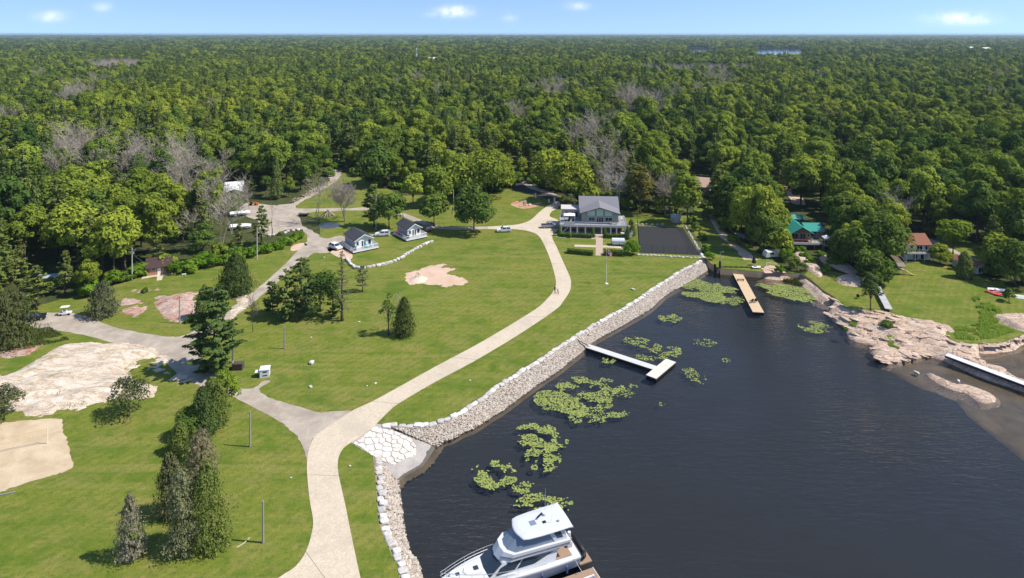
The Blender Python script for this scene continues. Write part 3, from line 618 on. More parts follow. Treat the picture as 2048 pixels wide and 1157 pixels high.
def broadleaf_crown(H, W, nc, per, ls, mat, base=.22, asym=.15, top=1.0, lean=(0, 0)):
    """clumps of leaves over an uneven dome"""
    cz = H*(base+1)/2; rz = H*(1-base)/2; cc = []
    off = npr.uniform(-asym, asym, 2)*W
    for k in range(nc*6):
        d = unit(1)[0]
        if d[2] < -.55: continue
        q = .52+.48*npr.random()**.5; wob = npr.uniform(.82, 1.15); wid = W/2*(1.0 if d[2] < .1 else 1-.12*d[2])
        c = np.array([d[0]*wid*q*wob*.82+off[0]*d[2], d[1]*wid*q*wob*.82+off[1]*d[2], cz+d[2]*rz*q*.88*top])
        if all(np.linalg.norm((c-e)) > W*.10 for e in cc): cc.append(c)
        if len(cc) >= nc: break
    Cs, Ns, Ts = [], [], []
    for c in cc:
        r = W*npr.uniform(.14, .23); d = unit(per); out = c-np.array([0, 0, cz*.9]); out = out/(np.linalg.norm(out)+1e-6)
        d = d+out*.35+np.array([0, 0, .28]); d /= np.linalg.norm(d, axis=1)[:, None]
        rad = r*npr.uniform(.72, 1.10, per); P = c+d*rad[:, None]*np.array([1.1, 1.1, .82])
        Cs.append(P); Ns.append(d*1.0+unit(per)*.38+np.array([0, 0, .3])); Ts.append(np.clip(npr.normal(.5, .16, per)+npr.normal(0, .15), 0, 1))
    C = np.concatenate(Cs); C[:, 0] += C[:, 2]*lean[0]; C[:, 1] += C[:, 2]*lean[1]
    return leaf_mesh('crown', C, np.concatenate(Ns), npr.uniform(.7, 1.3, len(C))*ls, np.concatenate(Ts), mat), cc
def pine_crown(H, W, lev, per, ls, mat, base=.22, droop=.0, ragged=.35, pw=.75, lean=(0, 0)):
    Cs, Ns, Ts, Tg, br = [], [], [], [], []
    for i in range(lev):
        t = (i+npr.uniform(-.3, .3))/lev; t = min(.985, max(0, t)); z = H*(base+(1-base)*t); rad = W/2*(1-t)**pw*npr.uniform(1-ragged, 1+ragged*.5)*(min(1, .55+t*2.2))
        for b in range(npr.integers(4, 7)):
            a = npr.uniform(0, 6.283); L_ = rad*npr.uniform(.6, 1.15)+.25; up = npr.uniform(.05, .32)-droop
            d = np.array([math.cos(a), math.sin(a), up]); br.append((np.array([0, 0, z]), np.array([0, 0, z])+d*L_*.85)); n = max(4, int(per*(.4+L_/(W/2))))
            s = npr.uniform(.22, 1.0, n)**.8; P = np.array([0, 0, z])+d*L_*s[:, None]; side = np.array([-math.sin(a), math.cos(a), 0]); wd = L_*.26*np.sin(np.clip(s*2.6+.5, 0, 3.1))
            P = P+side*(npr.uniform(-1, 1, n)*wd)[:, None]+np.array([0, 0, 1])*npr.normal(0, .12*ls/.4, n)[:, None]
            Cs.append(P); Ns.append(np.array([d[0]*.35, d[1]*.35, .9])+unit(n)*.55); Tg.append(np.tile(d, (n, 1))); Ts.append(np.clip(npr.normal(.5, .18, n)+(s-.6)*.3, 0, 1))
    C = np.concatenate(Cs); C[:, 0] += C[:, 2]*lean[0]; C[:, 1] += C[:, 2]*lean[1]
    return leaf_mesh('crown', C, np.concatenate(Ns), npr.uniform(.7, 1.3, len(C))*ls, np.concatenate(Ts), mat, .5, np.concatenate(Tg)), br
def cedar_crown(H, W, n, ls, mat, base=.03, lean=(0, 0), thin=.0, pw=.8, lump=.35):
    """dense cone of upright sprays with lumps and gaps"""
    t = npr.random(n*2)**1.25; a = npr.uniform(0, 6.283, n*2); lum = fbm(a*1.6+5*np.cos(a), t*9+npr.uniform(0, 50), 3); seam = fbm(np.cos(a)*3+20, t*14+np.sin(a)*3, 3)
    keep = (seam > .30+thin*(.3+.5*t)); t, a, lum = t[keep][:n], a[keep][:n], lum[keep][:n]; m = len(t)
    env = (1-t)**pw*np.clip(.55+t*3.5, 0, 1); r = W/2*env*(1-lump+2*lump*lum)*np.where(npr.random(m) < .12, npr.uniform(1.0, 1.38, m), npr.uniform(.55, 1.06, m))+.05
    C = np.stack([np.cos(a)*r, np.sin(a)*r, H*(base+(1-base)*t)+npr.normal(0, .08, m)], 1); C[:, 0] += C[:, 2]*lean[0]; C[:, 1] += C[:, 2]*lean[1]
    Nn = np.stack([np.cos(a), np.sin(a), np.full(m, .45)], 1)+unit(m)*.7; tg = np.stack([np.cos(a)*.4, np.sin(a)*.4, np.ones(m)], 1)
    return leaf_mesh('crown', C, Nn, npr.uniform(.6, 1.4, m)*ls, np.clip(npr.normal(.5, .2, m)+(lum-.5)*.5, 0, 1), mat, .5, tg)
def trunk_mesh(H, r, limbs, mat, lean=(0, 0), bend=.03, n=6, name='trunk'):
    mb = MB(); k = 6; pts = []
    for i in range(k+1):
        t = i/k; pts.append(Vector((lean[0]*H*t+npr.normal(0, bend)*H*t*.5, lean[1]*H*t+npr.normal(0, bend)*H*t*.5, H*t-.1*(i == 0))))
    for i in range(k): mb.tube(pts[i], pts[i+1], r*(1-.8*i/k)*(1.35 if i == 0 else 1), r*(1-.8*(i+1)/k), n)
    for (a, b) in limbs:
        a = Vector(a); b = Vector(b); a.x += lean[0]*a.z; a.y += lean[1]*a.z; b.x += lean[0]*b.z; b.y += lean[1]*b.z
        mb.tube(a, a.lerp(b, .5)+Vector((0, 0, -.1)), r*.34, r*.22, 4, False); mb.tube(a.lerp(b, .5)+Vector((0, 0, -.1)), b, r*.22, r*.07, 4, False)
    me = bpy.data.meshes.new(name); me.from_pydata(mb.v, [], mb.f); me.update(); me.polygons.foreach_set('use_smooth', [True]*len(me.polygons)); me.materials.append(mat); return me
def bare_meshes(H, W, mat, dens=1.0, forks=3, r=.16):
    tk = MB(); br = MB(); q = random.Random(int(npr.integers(1e9)))
    def grow(p, d, L_, r, lvl, mb):
        segs = 3; pp = p
        for s in range(segs):
            d = (d+Vector((q.gauss(0, .13), q.gauss(0, .13), q.gauss(.05, .06)))).normalized(); np_ = pp+d*L_/segs
            (tk if lvl == 0 else br).tube(pp, np_, max(.035, r*(1-s*.25)), max(.028, r*(1-(s+1)*.25)), 5 if lvl == 0 else 3, False); pp = np_
            if lvl < 3 and (s > 0 or lvl > 0):
                for c in range(int(round(q.uniform(2, 4)*dens)) if lvl else int(3*dens)):
                    a = q.uniform(0, 6.283); sp = q.uniform(.45, .95); e = Vector((math.cos(a), math.sin(a), 0)); e = (e-d*e.dot(d)).normalized(); nd = (d*(1-sp*.5)+e*sp*W/H*2.2+Vector((0, 0, .25))).normalized()
                    grow(pp, nd, L_*q.uniform(.38, .6), r*.42, lvl+1, br)
    for f in range(forks):
        a = q.uniform(0, 6.28); grow(Vector((math.cos(a)*.15, math.sin(a)*.15, -.1)), Vector((math.cos(a)*.12*(f > 0), math.sin(a)*.12*(f > 0), 1)).normalized(), H*q.uniform(.62, .78), r*q.uniform(.7, 1.1), 0, tk)
    out = []
    for nm, mb in (('trunk', tk), ('crown', br)):
        me = bpy.data.meshes.new(nm); me.from_pydata(mb.v, [], mb.f); me.update(); me.materials.append(mat); out.append(me)
    return out
def kinds_broad(mat, n, H=(13, 17), W=(7.5, 10), nc=(24, 34), per=115, ls=.32, base=(.14, .26)):
    out = []
    for k in range(n):
        h = npr.uniform(*H); ww = npr.uniform(*W); bs = npr.uniform(*base); cr, cc = broadleaf_crown(h, ww, int(npr.integers(*nc)), per, ls, mat, bs)
        lim = [((0, 0, h*.3), tuple(c)) for c in cc[:6]]; out.append((trunk_mesh(h*.75, .24, lim, BARK), cr, h))
    return out
BROAD = kinds_broad(LEAF, 7); DARKB = kinds_broad(LEAFD, 3, H=(12, 16))
PINES = []
for k in range(6):
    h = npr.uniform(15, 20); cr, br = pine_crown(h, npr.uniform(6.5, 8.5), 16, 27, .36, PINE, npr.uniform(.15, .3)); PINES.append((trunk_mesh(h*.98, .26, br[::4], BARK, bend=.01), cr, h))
SPRUCE = []
for k in range(3):
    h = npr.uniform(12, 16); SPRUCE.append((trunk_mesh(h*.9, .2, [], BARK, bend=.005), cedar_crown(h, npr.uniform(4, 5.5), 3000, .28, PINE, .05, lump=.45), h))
BARE = []
for k in range(5):
    h = npr.uniform(11, 15); tk, cr = bare_meshes(h, h*.55, BAREBARK, .68, 2 if k < 3 else 3, .15); BARE.append((tk, cr, h))

def place_tree(name, proto, loc, s, rz, label, group, sz=None, cat='tree', lean=0, crown_mat=None):
    o = thing(name, label, cat, loc, rz, group); o.scale = (s, s, (sz or s))
    if lean: o.rotation_euler = (0, lean, rz)
    tk, cr = proto[0], proto[1]
    if crown_mat is not None: cr = cr.copy(); cr.materials[0] = crown_mat
    new_obj('trunk', tk, o); c = new_obj('crown', cr, o); return o, c

# forest floor plan: jittered points, denser near, thinned out with distance
CLEAR = [tuple(p[:2]) for p in GL([(-600,1400),(-600,760),(0,690),(50,655),(70,622),(150,598),(220,582),(250,566),(285,552),(350,546),(420,532),(520,508),(575,485),(600,470),(545,480),(500,476),(478,455),(455,430),(440,400),(470,385),(480,405),(540,402),(590,398),(622,378),(650,350),(655,335),(690,332),(720,352),(750,368),(790,383),(850,385),(900,390),(960,386),(1012,382),(1024,366),(1040,352),(1048,366),(1110,384),(1150,392),(1250,420),(1350,430),(1368,434),(1378,420),(1380,390),(1400,372),(1415,392),(1440,436),(1475,468),(1500,498),(1530,512),(1560,500),(1570,490),(1650,490),(1690,520),(1700,545),(1760,550),(1795,545),(1800,520),(1860,515),(1900,520),(1960,545),(2048,575),(2400,600),(2400,1400)])]
HOLES = [GL(p) for p in ([(1375,345),(1410,345),(1425,392),(1370,392)], [(1625,322),(1690,322),(1690,350),(1625,350)], [(250,266),(318,266),(318,292),(250,292)],
         [(1545,430),(1665,425),(1670,505),(1560,505)], [(1805,470),(1870,470),(1875,530),(1800,530)], [(1860,480),(1900,470),(1990,505),(2000,530),(1900,530)], [(440,380),(474,380),(478,402),(445,402)], [(468,412),(510,410),(510,470),(462,466)],
         [(85,530),(140,530),(150,570),(70,585)], [(1570,340),(1600,340),(1625,412),(1580,412)], [(-20,318),(20,318),(20,345),(-20,345)], [(855,124),(890,124),(890,134),(855,134)], [(1895,512),(1970,520),(1975,560),(1900,560)])]
HOLES += [[at(u, y) for u, y in q] for q in ([(1505,1420),(1612,1420),(1606,2720),(1512,2720)], [(1366,1600),(1432,1600),(1428,2720),(1369,2720)])]
pts = []
d0 = 120.0
def sweep(y0, y1, sp, half):
    ys = np.arange(y0, y1, sp)
    for y in ys:
        x = np.arange(-y*half-40, y*half+40, sp); pts.append(np.stack([x+npr.uniform(-.42, .42, len(x))*sp, y+npr.uniform(-.42, .42, len(x))*sp, np.full(len(x), sp/7.4)], 1))
sweep(105, 900, 7.4, .92)
y = 900.0
while y < 20500:
    sp = 7.4*max(1.0, y/900)*1.0; y2 = y+max(sp*1.01, 1); sweep(y, y+sp*.99, sp, .86); y += sp
P = np.concatenate(pts)
ok = ~inside(P, CLEAR) & (P[:, 1] > 105)
lake_side = (P[:, 0] > G(1420, 530).x) & (P[:, 1] < 165)
ok &= ~((P[:, 0] > 60) & (P[:, 1] < 132))
for h in HOLES: ok &= ~inside(P, h)
P = P[ok]; D = np.hypot(P[:, 0], P[:, 1]); nP = len(P)
z1 = fbm(P[:, 0]*.008+40, P[:, 1]*.008+11, 3); z2 = fbm(P[:, 0]*.02+3, P[:, 1]*.02+77, 3)
Uc = U0+FPX*P[:, 0]/P[:, 1]; Vc = V0+FPX*(CAMH-10)/P[:, 1]      # canopy position in the picture
rv = npr.random(nP)
pine_p = .26+.55*(z1-.4)+np.where((Uc < 560) & (Vc > 300), .12, 0)+np.where((Vc < 125), .15, 0)+np.where((Uc > 1300) & (Vc > 120), -.10, 0)
kind = np.where(rv < pine_p, 1, np.where(rv < pine_p+.10, 2, np.where(npr.random(nP) < .25+.5*(z2-.4), 3, 0)))   # 0 broadleaf 1 pine 2 spruce 3 dark broadleaf
bz = np.zeros(nP, bool)
for (u0, u1, v0, v1, p_) in ((160,282,122,142,.97),(104,192,285,350,.75),(232,280,310,372,.7),(350,478,325,445,.48),(300,345,330,365,.5),(1250,1320,205,228,.9),(1280,1500,132,150,.95),(1195,1262,318,365,.6),(1090,1140,175,200,.5),(1150,1220,270,300,.5),(1390,1460,150,200,.12),(120,190,195,215,.4),(1000,1060,240,265,.3)):
    bz |= (Uc > u0) & (Uc < u1) & (Vc > v0) & (Vc < v1) & (npr.random(nP) < p_)
bz |= npr.random(nP) < .012
kind[bz] = 4
scale = npr.uniform(.66, 1.34, nP)*np.where(kind == 1, 1.02, 1); scale = np.where(kind == 4, scale*1.15, scale); scale = np.where((Vc < 150) & (kind == 4), .85, scale)
edge_d = dist_line(P, CLEAR) ; scale = np.where((edge_d < 9) & (D < 420), scale*npr.uniform(.6, .95, nP), scale)
rot = npr.uniform(0, 6.283, nP); zs = npr.uniform(.82, 1.22, nP)*np.where(kind == 2, 1.15, 1)
sets = {0: BROAD, 1: PINES, 2: SPRUCE, 3: DARKB, 4: BARE}
names = {0: 'broadleaf_tree', 1: 'pine_tree', 2: 'spruce_tree', 3: 'broadleaf_tree', 4: 'bare_tree'}
looks = {0: 'green broadleaf tree', 1: 'pine', 2: 'narrow spruce', 3: 'dark broadleaf tree', 4: 'leafless grey tree'}
limit = {0: 190, 1: 170, 2: 60, 3: 70, 4: 90}
inview = (np.abs(Uc-1024) < 1060) & (Vc < 640)
order = np.argsort(D); got = {k: 0 for k in range(5)}; indiv = np.zeros(nP, bool)
for i in order:
    k = int(kind[i])
    if inview[i] and got[k] < limit[k] and D[i] < 900: indiv[i] = True; got[k] += 1
def zone(u, v):
    if u < 330: return 'left of the brick hut'
    if u < 640: return 'behind the gravel yard'
    if u < 1010: return 'behind the two small cottages'
    if u < 1400: return 'behind the big lakeside house'
    if u < 1720: return 'around the green roofed house'
    return 'around the red roofed house'
crown_src = {k: {} for k in range(5)}; pick = npr.integers(0, 1000, nP)
for i in np.nonzero(indiv)[0]:
    k = int(kind[i]); j = pick[i] % len(sets[k]); zn = zone(Uc[i], Vc[i]); lb = ('tall ' if scale[i] > 1.12 else 'low ' if scale[i] < .8 else '')+looks[k]+(' in the woods ' if edge_d[i] > 14 else ' on the edge of the woods ')+zn
    o, c = place_tree(names[k], sets[k][j], (P[i, 0], P[i, 1], -.05), float(scale[i]), float(rot[i]), lb, lb, float(scale[i]*zs[i]))
    crown_src[k].setdefault(j, c)
# the rest of the forest reads as one mass per kind: instances of the same crowns
def forest_stuff(name, k, label, cat):
    sel = (kind == k) & ~indiv; n = int(sel.sum())
    if n == 0 or not crown_src[k]: return
    Q = P[sel]; s = scale[sel]; wide = Q[:, 2]
    me = bpy.data.meshes.new(name); me.vertices.add(n); me.vertices.foreach_set('co', np.column_stack([Q[:, :2], np.full(n, -.05)]).astype(np.float32).ravel())
    a = me.attributes.new('rot', 'FLOAT_VECTOR', 'POINT'); a.data.foreach_set('vector', np.column_stack([np.zeros(n), np.zeros(n), rot[sel]]).astype(np.float32).ravel())
    hw = np.maximum(1, wide)
    a = me.attributes.new('siz', 'FLOAT_VECTOR', 'POINT'); a.data.foreach_set('vector', np.column_stack([s*hw, s*hw, s*zs[sel]*np.minimum(1.2, 1+.06*(hw-1))]).astype(np.float32).ravel())
    a = me.attributes.new('pick', 'INT', 'POINT'); a.data.foreach_set('value', (pick[sel] % len(crown_src[k])).astype(np.int32))
    o = tag(new_obj(name, me), label, cat, kind='stuff')
    ng = bpy.data.node_groups.new(name+'_nodes', 'GeometryNodeTree')
    ng.interface.new_socket('Geometry', in_out='INPUT', socket_type='NodeSocketGeometry'); ng.interface.new_socket('Geometry', in_out='OUTPUT', socket_type='NodeSocketGeometry')
    nn = ng.nodes; ll = ng.links; gi = nn.new('NodeGroupInput'); go = nn.new('NodeGroupOutput'); ip = nn.new('GeometryNodeInstanceOnPoints'); jn = nn.new('GeometryNodeJoinGeometry')
    for c in crown_src[k].values():
        oi = nn.new('GeometryNodeObjectInfo'); oi.inputs['Object'].default_value = c; oi.inputs['As Instance'].default_value = True; oi.transform_space = 'ORIGINAL'; ll.new(oi.outputs['Geometry'], jn.inputs[0])
    ll.new(gi.outputs[0], ip.inputs['Points']); ll.new(jn.outputs[0], ip.inputs['Instance']); ip.inputs['Pick Instance'].default_value = True
    for nm, dt, sock in (('pick', 'INT', 'Instance Index'), ('rot', 'FLOAT_VECTOR', 'Rotation'), ('siz', 'FLOAT_VECTOR', 'Scale')):
        na = nn.new('GeometryNodeInputNamedAttribute'); na.data_type = dt; na.inputs['Name'].default_value = nm; ll.new(na.outputs['Attribute'], ip.inputs[sock])
    ll.new(ip.outputs[0], go.inputs[0]); md = o.modifiers.new('scatter', 'NODES'); md.node_group = ng
    return o
forest_stuff('broadleaf_forest', 0, 'green broadleaf forest stretching away to the horizon', 'forest')
forest_stuff('pine_forest', 1, 'pine woods mixed through the forest up to the horizon', 'forest')
forest_stuff('spruce_forest', 2, 'dark pointed spruces scattered through the far forest', 'forest')
forest_stuff('dark_forest', 3, 'dark green trees mixed through the far forest', 'forest')
forest_stuff('bare_thicket', 4, 'patches of leafless grey brown trees in the forest', 'forest')
print('forest', nP, got)

# ------------------------------------------------------------------ haze: thin pale air over the whole country
hz = MB().box(-21500, 21500, -700, 20900, -7, 66).build('haze', None)
hm = bpy.data.materials.new('haze_air'); hm.use_nodes = True; hn = hm.node_tree.nodes; hn.remove(hn['Principled BSDF'])
pv = hn.new('ShaderNodeVolumePrincipled'); pv.inputs['Density'].default_value = 5.5e-5; pv.inputs['Color'].default_value = (.62, .80, 1, 1); pv.inputs['Anisotropy'].default_value = .2
hm.node_tree.links.new(pv.outputs[0], hn['Material Output'].inputs['Volume']); hz.data.materials.append(hm); tag(hz, 'thin pale haze lying over the far forest', 'haze', kind='stuff')

# ------------------------------------------------------------------ buildings
GLASS = plain('window_glass', (.03, .04, .05), .08, .6, var=.1); SIDING = plain('grey_siding', (.42, .43, .46), .7, .2, var=.1); TRIM = WHITE
SHINGLE = plain('dark_shingles', (.075, .075, .085), .9, .15, var=.3, scale=3); DARKWOOD = plain('dark_timber', (.07, .045, .035), .8, .2, var=.3); PVCDECK = plain('deck_boards', (.46, .42, .39), .8, .2, var=.2)
BLACK = plain('black_plastic', (.015, .015, .017), .5, .3); STEEL = plain('steel', (.5, .5, .5), .35, .5, .6); WOOD = plain('weathered_wood', (.42, .32, .21), .85, .15, var=.3)
GREENROOF = plain('green_metal_roof', (.03, .26, .20), .45, .4, var=.12, scale=.8); REDROOF = plain('red_shingles', (.30, .13, .085), .9, .15, var=.25, scale=2); TANROOF = plain('tan_shingles', (.48, .34, .25), .9, .15, var=.2)
SAGE = plain('sage_siding', (.34, .335, .29), .8, .2, var=.1); GREYROOF = plain('grey_shingles', (.23, .22, .235), .9, .15, var=.22, scale=1.2); REFLGLASS = plain('painted_reflection_glass', (.50, .62, .52), .15, .6, var=.12, scale=.6)  # gable panes: their bright reflection is painted in as a pale green colour
CREAM = plain('cream_fascia', (.70, .63, .55), .7, .2, var=.1); BRICKM = None
def mat_brick():
    t = NT('brick'); b = t.new('ShaderNodeTexBrick'); t.l.new(t.coord('Object'), b.inputs['Vector']); mp = t.new('ShaderNodeMapping'); t.l.new(t.coord('Object'), mp.inputs[0]); mp.inputs['Rotation'].default_value = (R(90), 0, 0); t.l.new(mp.outputs[0], b.inputs['Vector'])
    b.inputs['Color1'].default_value = (.36, .15, .085, 1); b.inputs['Color2'].default_value = (.46, .22, .13, 1); b.inputs['Mortar'].default_value = (.45, .36, .28, 1); b.inputs['Scale'].default_value = 2.2; b.inputs['Mortar Size'].default_value = .012
    return t.done(b.outputs['Color'], .9, .15)
BRICKM = mat_brick()

def gable_roof(mb, x0, x1, y0, y1, ze, zr, axis='y', ov=.35, th=.14):
    """solid gable roof slab, ridge along axis"""
    if axis == 'y':
        xm = (x0+x1)/2; k = (zr-ze)/(xm-x0); prof = [(x0-ov, ze-ov*k), (xm, zr), (x1+ov, ze-ov*k), (x1+ov, ze-ov*k+th), (xm, zr+th), (x0-ov, ze-ov*k+th)]
        a = [(p[0], y0-ov, p[1]) for p in prof]; b = [(p[0], y1+ov, p[1]) for p in prof]
    else:
        ym = (y0+y1)/2; k = (zr-ze)/(ym-y0); prof = [(y0-ov, ze-ov*k), (ym, zr), (y1+ov, ze-ov*k), (y1+ov, ze-ov*k+th), (ym, zr+th), (y0-ov, ze-ov*k+th)]
        a = [(x0-ov, p[0], p[1]) for p in prof]; b = [(x1+ov, p[0], p[1]) for p in prof]
    n = 6; mb.add(a+b, [(i, (i+1) % n, n+(i+1) % n, n+i) for i in range(n)]+[(0, 5, 4, 1), (1, 4, 3, 2), (6, 7, 10, 11), (7, 8, 9, 10)]); return mb
def gable_wall(mb, x0, x1, y0, y1, z0, ze, zr, axis='y'):
    if axis == 'y':
        xm = (x0+x1)/2; a = [(x0, z0), (x1, z0), (x1, ze), (xm, zr), (x0, ze)]; A = [(p[0], y0, p[1]) for p in a]; B = [(p[0], y1, p[1]) for p in a]
    else:
        ym = (y0+y1)/2; a = [(y0, z0), (y1, z0), (y1, ze), (ym, zr), (y0, ze)]; A = [(x0, p[0], p[1]) for p in a]; B = [(x1, p[0], p[1]) for p in a]
    mb.add(A+B, [(0, 1, 2, 3, 4), (9, 8, 7, 6, 5)]+[(i, 5+i, 5+(i+1) % 5, (i+1) % 5) for i in range(5)]); return mb
def window(parent, x0, x1, z0, z1, face, pos, fr=.08, glass=None, frame=None, mull=0, out=-1, proud=.06):
    """a window on a wall: face 'y' (wall in plane y=pos) or 'x'; the glass and its frame stand proud of the wall"""
    def bx(mb, a0, a1, b0, b1, d0, d1):
        lo, hi = sorted((pos+out*d0, pos+out*d1))
        return mb.box(a0, a1, lo, hi, b0, b1) if face == 'y' else mb.box(lo, hi, a0, a1, b0, b1)
    g = bx(MB(), x0+fr*.5, x1-fr*.5, z0+fr*.5, z1-fr*.5, -.02, proud*.55).build('window', glass or GLASS, parent, fix=True)
    f = MB(); bx(f, x0, x1, z0, z0+fr, -.02, proud); bx(f, x0, x1, z1-fr, z1, -.02, proud); bx(f, x0, x0+fr, z0+fr, z1-fr, -.02, proud); bx(f, x1-fr, x1, z0+fr, z1-fr, -.02, proud)
    for k in range(mull): xm = x0+(x1-x0)*(k+1)/(mull+1); bx(f, xm-fr*.35, xm+fr*.35, z0+fr, z1-fr, -.02, proud*.9)
    f.build('frame', frame or TRIM, g, fix=True); return g
def railing(parent, pts, z, h, mat, step=1.3, panel=None, name='railing', bal=0.0):
    mb = MB()
    for (a, b) in zip(pts[:-1], pts[1:]):
        a = Vector((*a, z)); b = Vector((*b, z)); L_ = (b-a).length; n = max(1, round(L_/step))
        for i in range(n+1): p = a.lerp(b, i/n); mb.tube(p, p+Vector((0, 0, h)), .06, .06, 4)
        mb.tube(a+Vector((0, 0, h)), b+Vector((0, 0, h)), .06, .06, 4); mb.tube(a+Vector((0, 0, .12)), b+Vector((0, 0, .12)), .045, .045, 4)
        if bal:
            for i in range(int(L_/bal)): p = a.lerp(b, (i+.5)*bal/L_); mb.tube(p+Vector((0, 0, .1)), p+Vector((0, 0, h)), .025, .025, 3)
    o = mb.build(name, mat, parent)
    if panel:
        pm = MB()
        for (a, b) in zip(pts[:-1], pts[1:]): a = Vector((*a, z+.15)); b = Vector((*b, z+.15)); pm.add([a, b, b+Vector((0, 0, h-.22)), a+Vector((0, 0, h-.22))], [(0, 1, 2, 3)])
        pm.build('railing_panel', panel, o)
    return o
def chair(name, label, loc, rz, mat, group=None, cat='chair'):
    t = thing(name, label, cat, loc, rz, group)
    MB().box(-.3, .3, -.3, .3, .36, .43).build('seat', mat, t); MB().obox((0, .33, .75), (.6, .07, .7), rx=-.25).build('backrest', mat, t)
    for a in (-.26, .26):
        for b in (-.26, .26): MB().tube((a, b, 0), (a, b, .37), .03, .03, 4).build('leg', mat, t)
    for a in (-.33, .33): MB().box(a-.05, a+.05, -.3, .3, .6, .65).build('armrest', mat, t)
    return t
def patio_table(name, label, loc, r, mat, cat='table'):
    t = thing(name, label, cat, loc); MB().tube((0, 0, .68), (0, 0, .74), r, r, 14).build('table_top', mat, t); MB().tube((0, 0, 0), (0, 0, .68), .06, .06, 6).build('leg', mat, t); MB().tube((0, 0, 0), (0, 0, .05), .3, .3, 10).build('base', mat, t); return t

# two small cottages with decks
def cottage(label, corner, rz, W, D, cl):
    t = thing('cottage', label, 'cottage', corner, rz, 'small white cottages above the boulder wall'); x0, x1, y0, y1 = 1.35, W-1.25, 1.9, D; zd = .62
    dk = MB().box(0, W, 0, D, zd-.12, zd).build('deck', PVCDECK, t)
    MB().box(.06, W-.06, .06, D-.06, .0, zd-.3).build('deck_skirt', BLACK, t); MB().box(-.03, W+.03, -.05, -.005, zd-.3, zd+.02).build('deck_fascia', TRIM, dk); MB().box(-.05, -.005, -.03, D, zd-.3, zd+.02).build('deck_fascia', TRIM, dk); MB().box(W+.005, W+.05, -.03, D, zd-.3, zd+.02).build('deck_fascia', TRIM, dk)
    wl = gable_wall(MB(), x0, x1, y0, y1, zd, 3.25, 4.55).build('wall', SIDING, t, fix=True)
    fw = MB().add([(x0-.02, y0-.03, zd), (x1+.02, y0-.03, zd), (x1+.02, y0-.03, 3.22), ((x0+x1)/2, y0-.03, 4.52), (x0-.02, y0-.03, 3.22)], [(0, 1, 2, 3, 4)]).build('front_wall', TRIM, wl)
    rf = gable_roof(MB(), x0, x1, y0-.25, y1, 3.25, 4.55, ov=.4).build('roof', SHINGLE, t, fix=True)
    k = 1.3/((x1-x0)/2)
    for s in (-1, 1):
        a = Vector(((x0+x1)/2, y0-.70, 4.60)); b = Vector(((x0+x1)/2+s*((x1-x0)/2+.42), y0-.70, 3.25-.42*k+.05)); q = Vector((0, 0, .24))
        MB().add([a, b, b-q, a-q, a+Vector((0, .05, 0)), b+Vector((0, .05, 0)), b-q+Vector((0, .05, 0)), a-q+Vector((0, .05, 0))], [(0, 1, 2, 3), (7, 6, 5, 4), (0, 4, 5, 1), (3, 2, 6, 7), (1, 5, 6, 2), (0, 3, 7, 4)]).build('bargeboard', TRIM, rf, fix=True)
    xm = (x0+x1)/2
    for (px, py) in ((xm-.9, y1-1.2), (xm+.9, y0+1.5)): MB().tube((px, py, 3.9), (px, py, 4.45), .12, .12, 6).build('vent_pipe', BLACK, rf)
    yf = y0-.03
    window(t, x0+.35, x0+1.15, 1.5, 2.65, 'y', yf); window(t, x1-1.25, x1-.3, 1.35, 2.75, 'y', yf); d = window(t, xm-.65, xm-.05, zd+.05, 2.7, 'y', yf); d.name = 'door'; d = window(t, xm+.1, xm+.7, zd+.05, 2.7, 'y', yf); d.name = 'door'
    window(t, y1-1.6, y1-.9, 2.2, 2.8, 'x', x0); window(t, y0+1.4, y0+2.3, 2.1, 2.8, 'x', x0); window(t, y0+1.5, y0+2.7, 1.6, 2.7, 'x', x1, out=1); window(t, y0+4.2, y0+5.2, 1.6, 2.7, 'x', x1, out=1)
    railing(t, [(0.1, D-.6), (.1, .1), (W-.1, .1), (W-.1, D-1.8)], zd, .95, TRIM, 1.4, bal=.16)
    st = MB()
    for i in range(3): st.box(W+.05+.3*i, W+.35+.3*i, D-1.7, D-.6, 0, zd-.2*i-.02)
    st.build('steps', PVCDECK, t); return t
c1 = G(706.4, 508.6); c2 = G(812.9, 484.5)
cottage('left small white cottage with dark roof and teal items on its deck', c1, R(36), 7.8, 9.6, 0); cottage('right small white cottage with dark roof and red items on its side deck', c2, R(36), 7.0, 9.0, 1)
def on(base, rz, x, y, z): m = Matrix.Rotation(rz, 3, 'Z'); return base+m @ Vector((x, y, z))
TEAL = plain('teal_plastic', (.05, .38, .42), .5); REDP = plain('red_fabric', (.55, .04, .06), .8)
chair('deck_chair', 'teal deck chair at the front of the left cottage', on(c1, R(36), 5.6, .75, .62), R(30), TEAL); chair('deck_chair', 'teal deck chair nearest the door of the left cottage', on(c1, R(36), 4.5, .85, .62), R(50), TEAL)
g_ = thing('barbecue', 'black barbecue on the corner of the left cottage deck', 'barbecue', on(c1, R(36), .75, .7, .62), R(36)); MB().box(-.5, .5, -.25, .25, .75, 1.1).build('hood', BLACK, g_); MB().box(-.35, .35, -.22, .22, .05, .74).build('cabinet', BLACK, g_)
g_ = thing('barbecue', 'black barbecue on the corner of the right cottage deck', 'barbecue', on(c2, R(36), .8, .7, .62), R(36)); MB().box(-.5, .5, -.25, .25, .75, 1.1).build('hood', BLACK, g_); MB().box(-.35, .35, -.22, .22, .05, .74).build('cabinet', BLACK, g_)
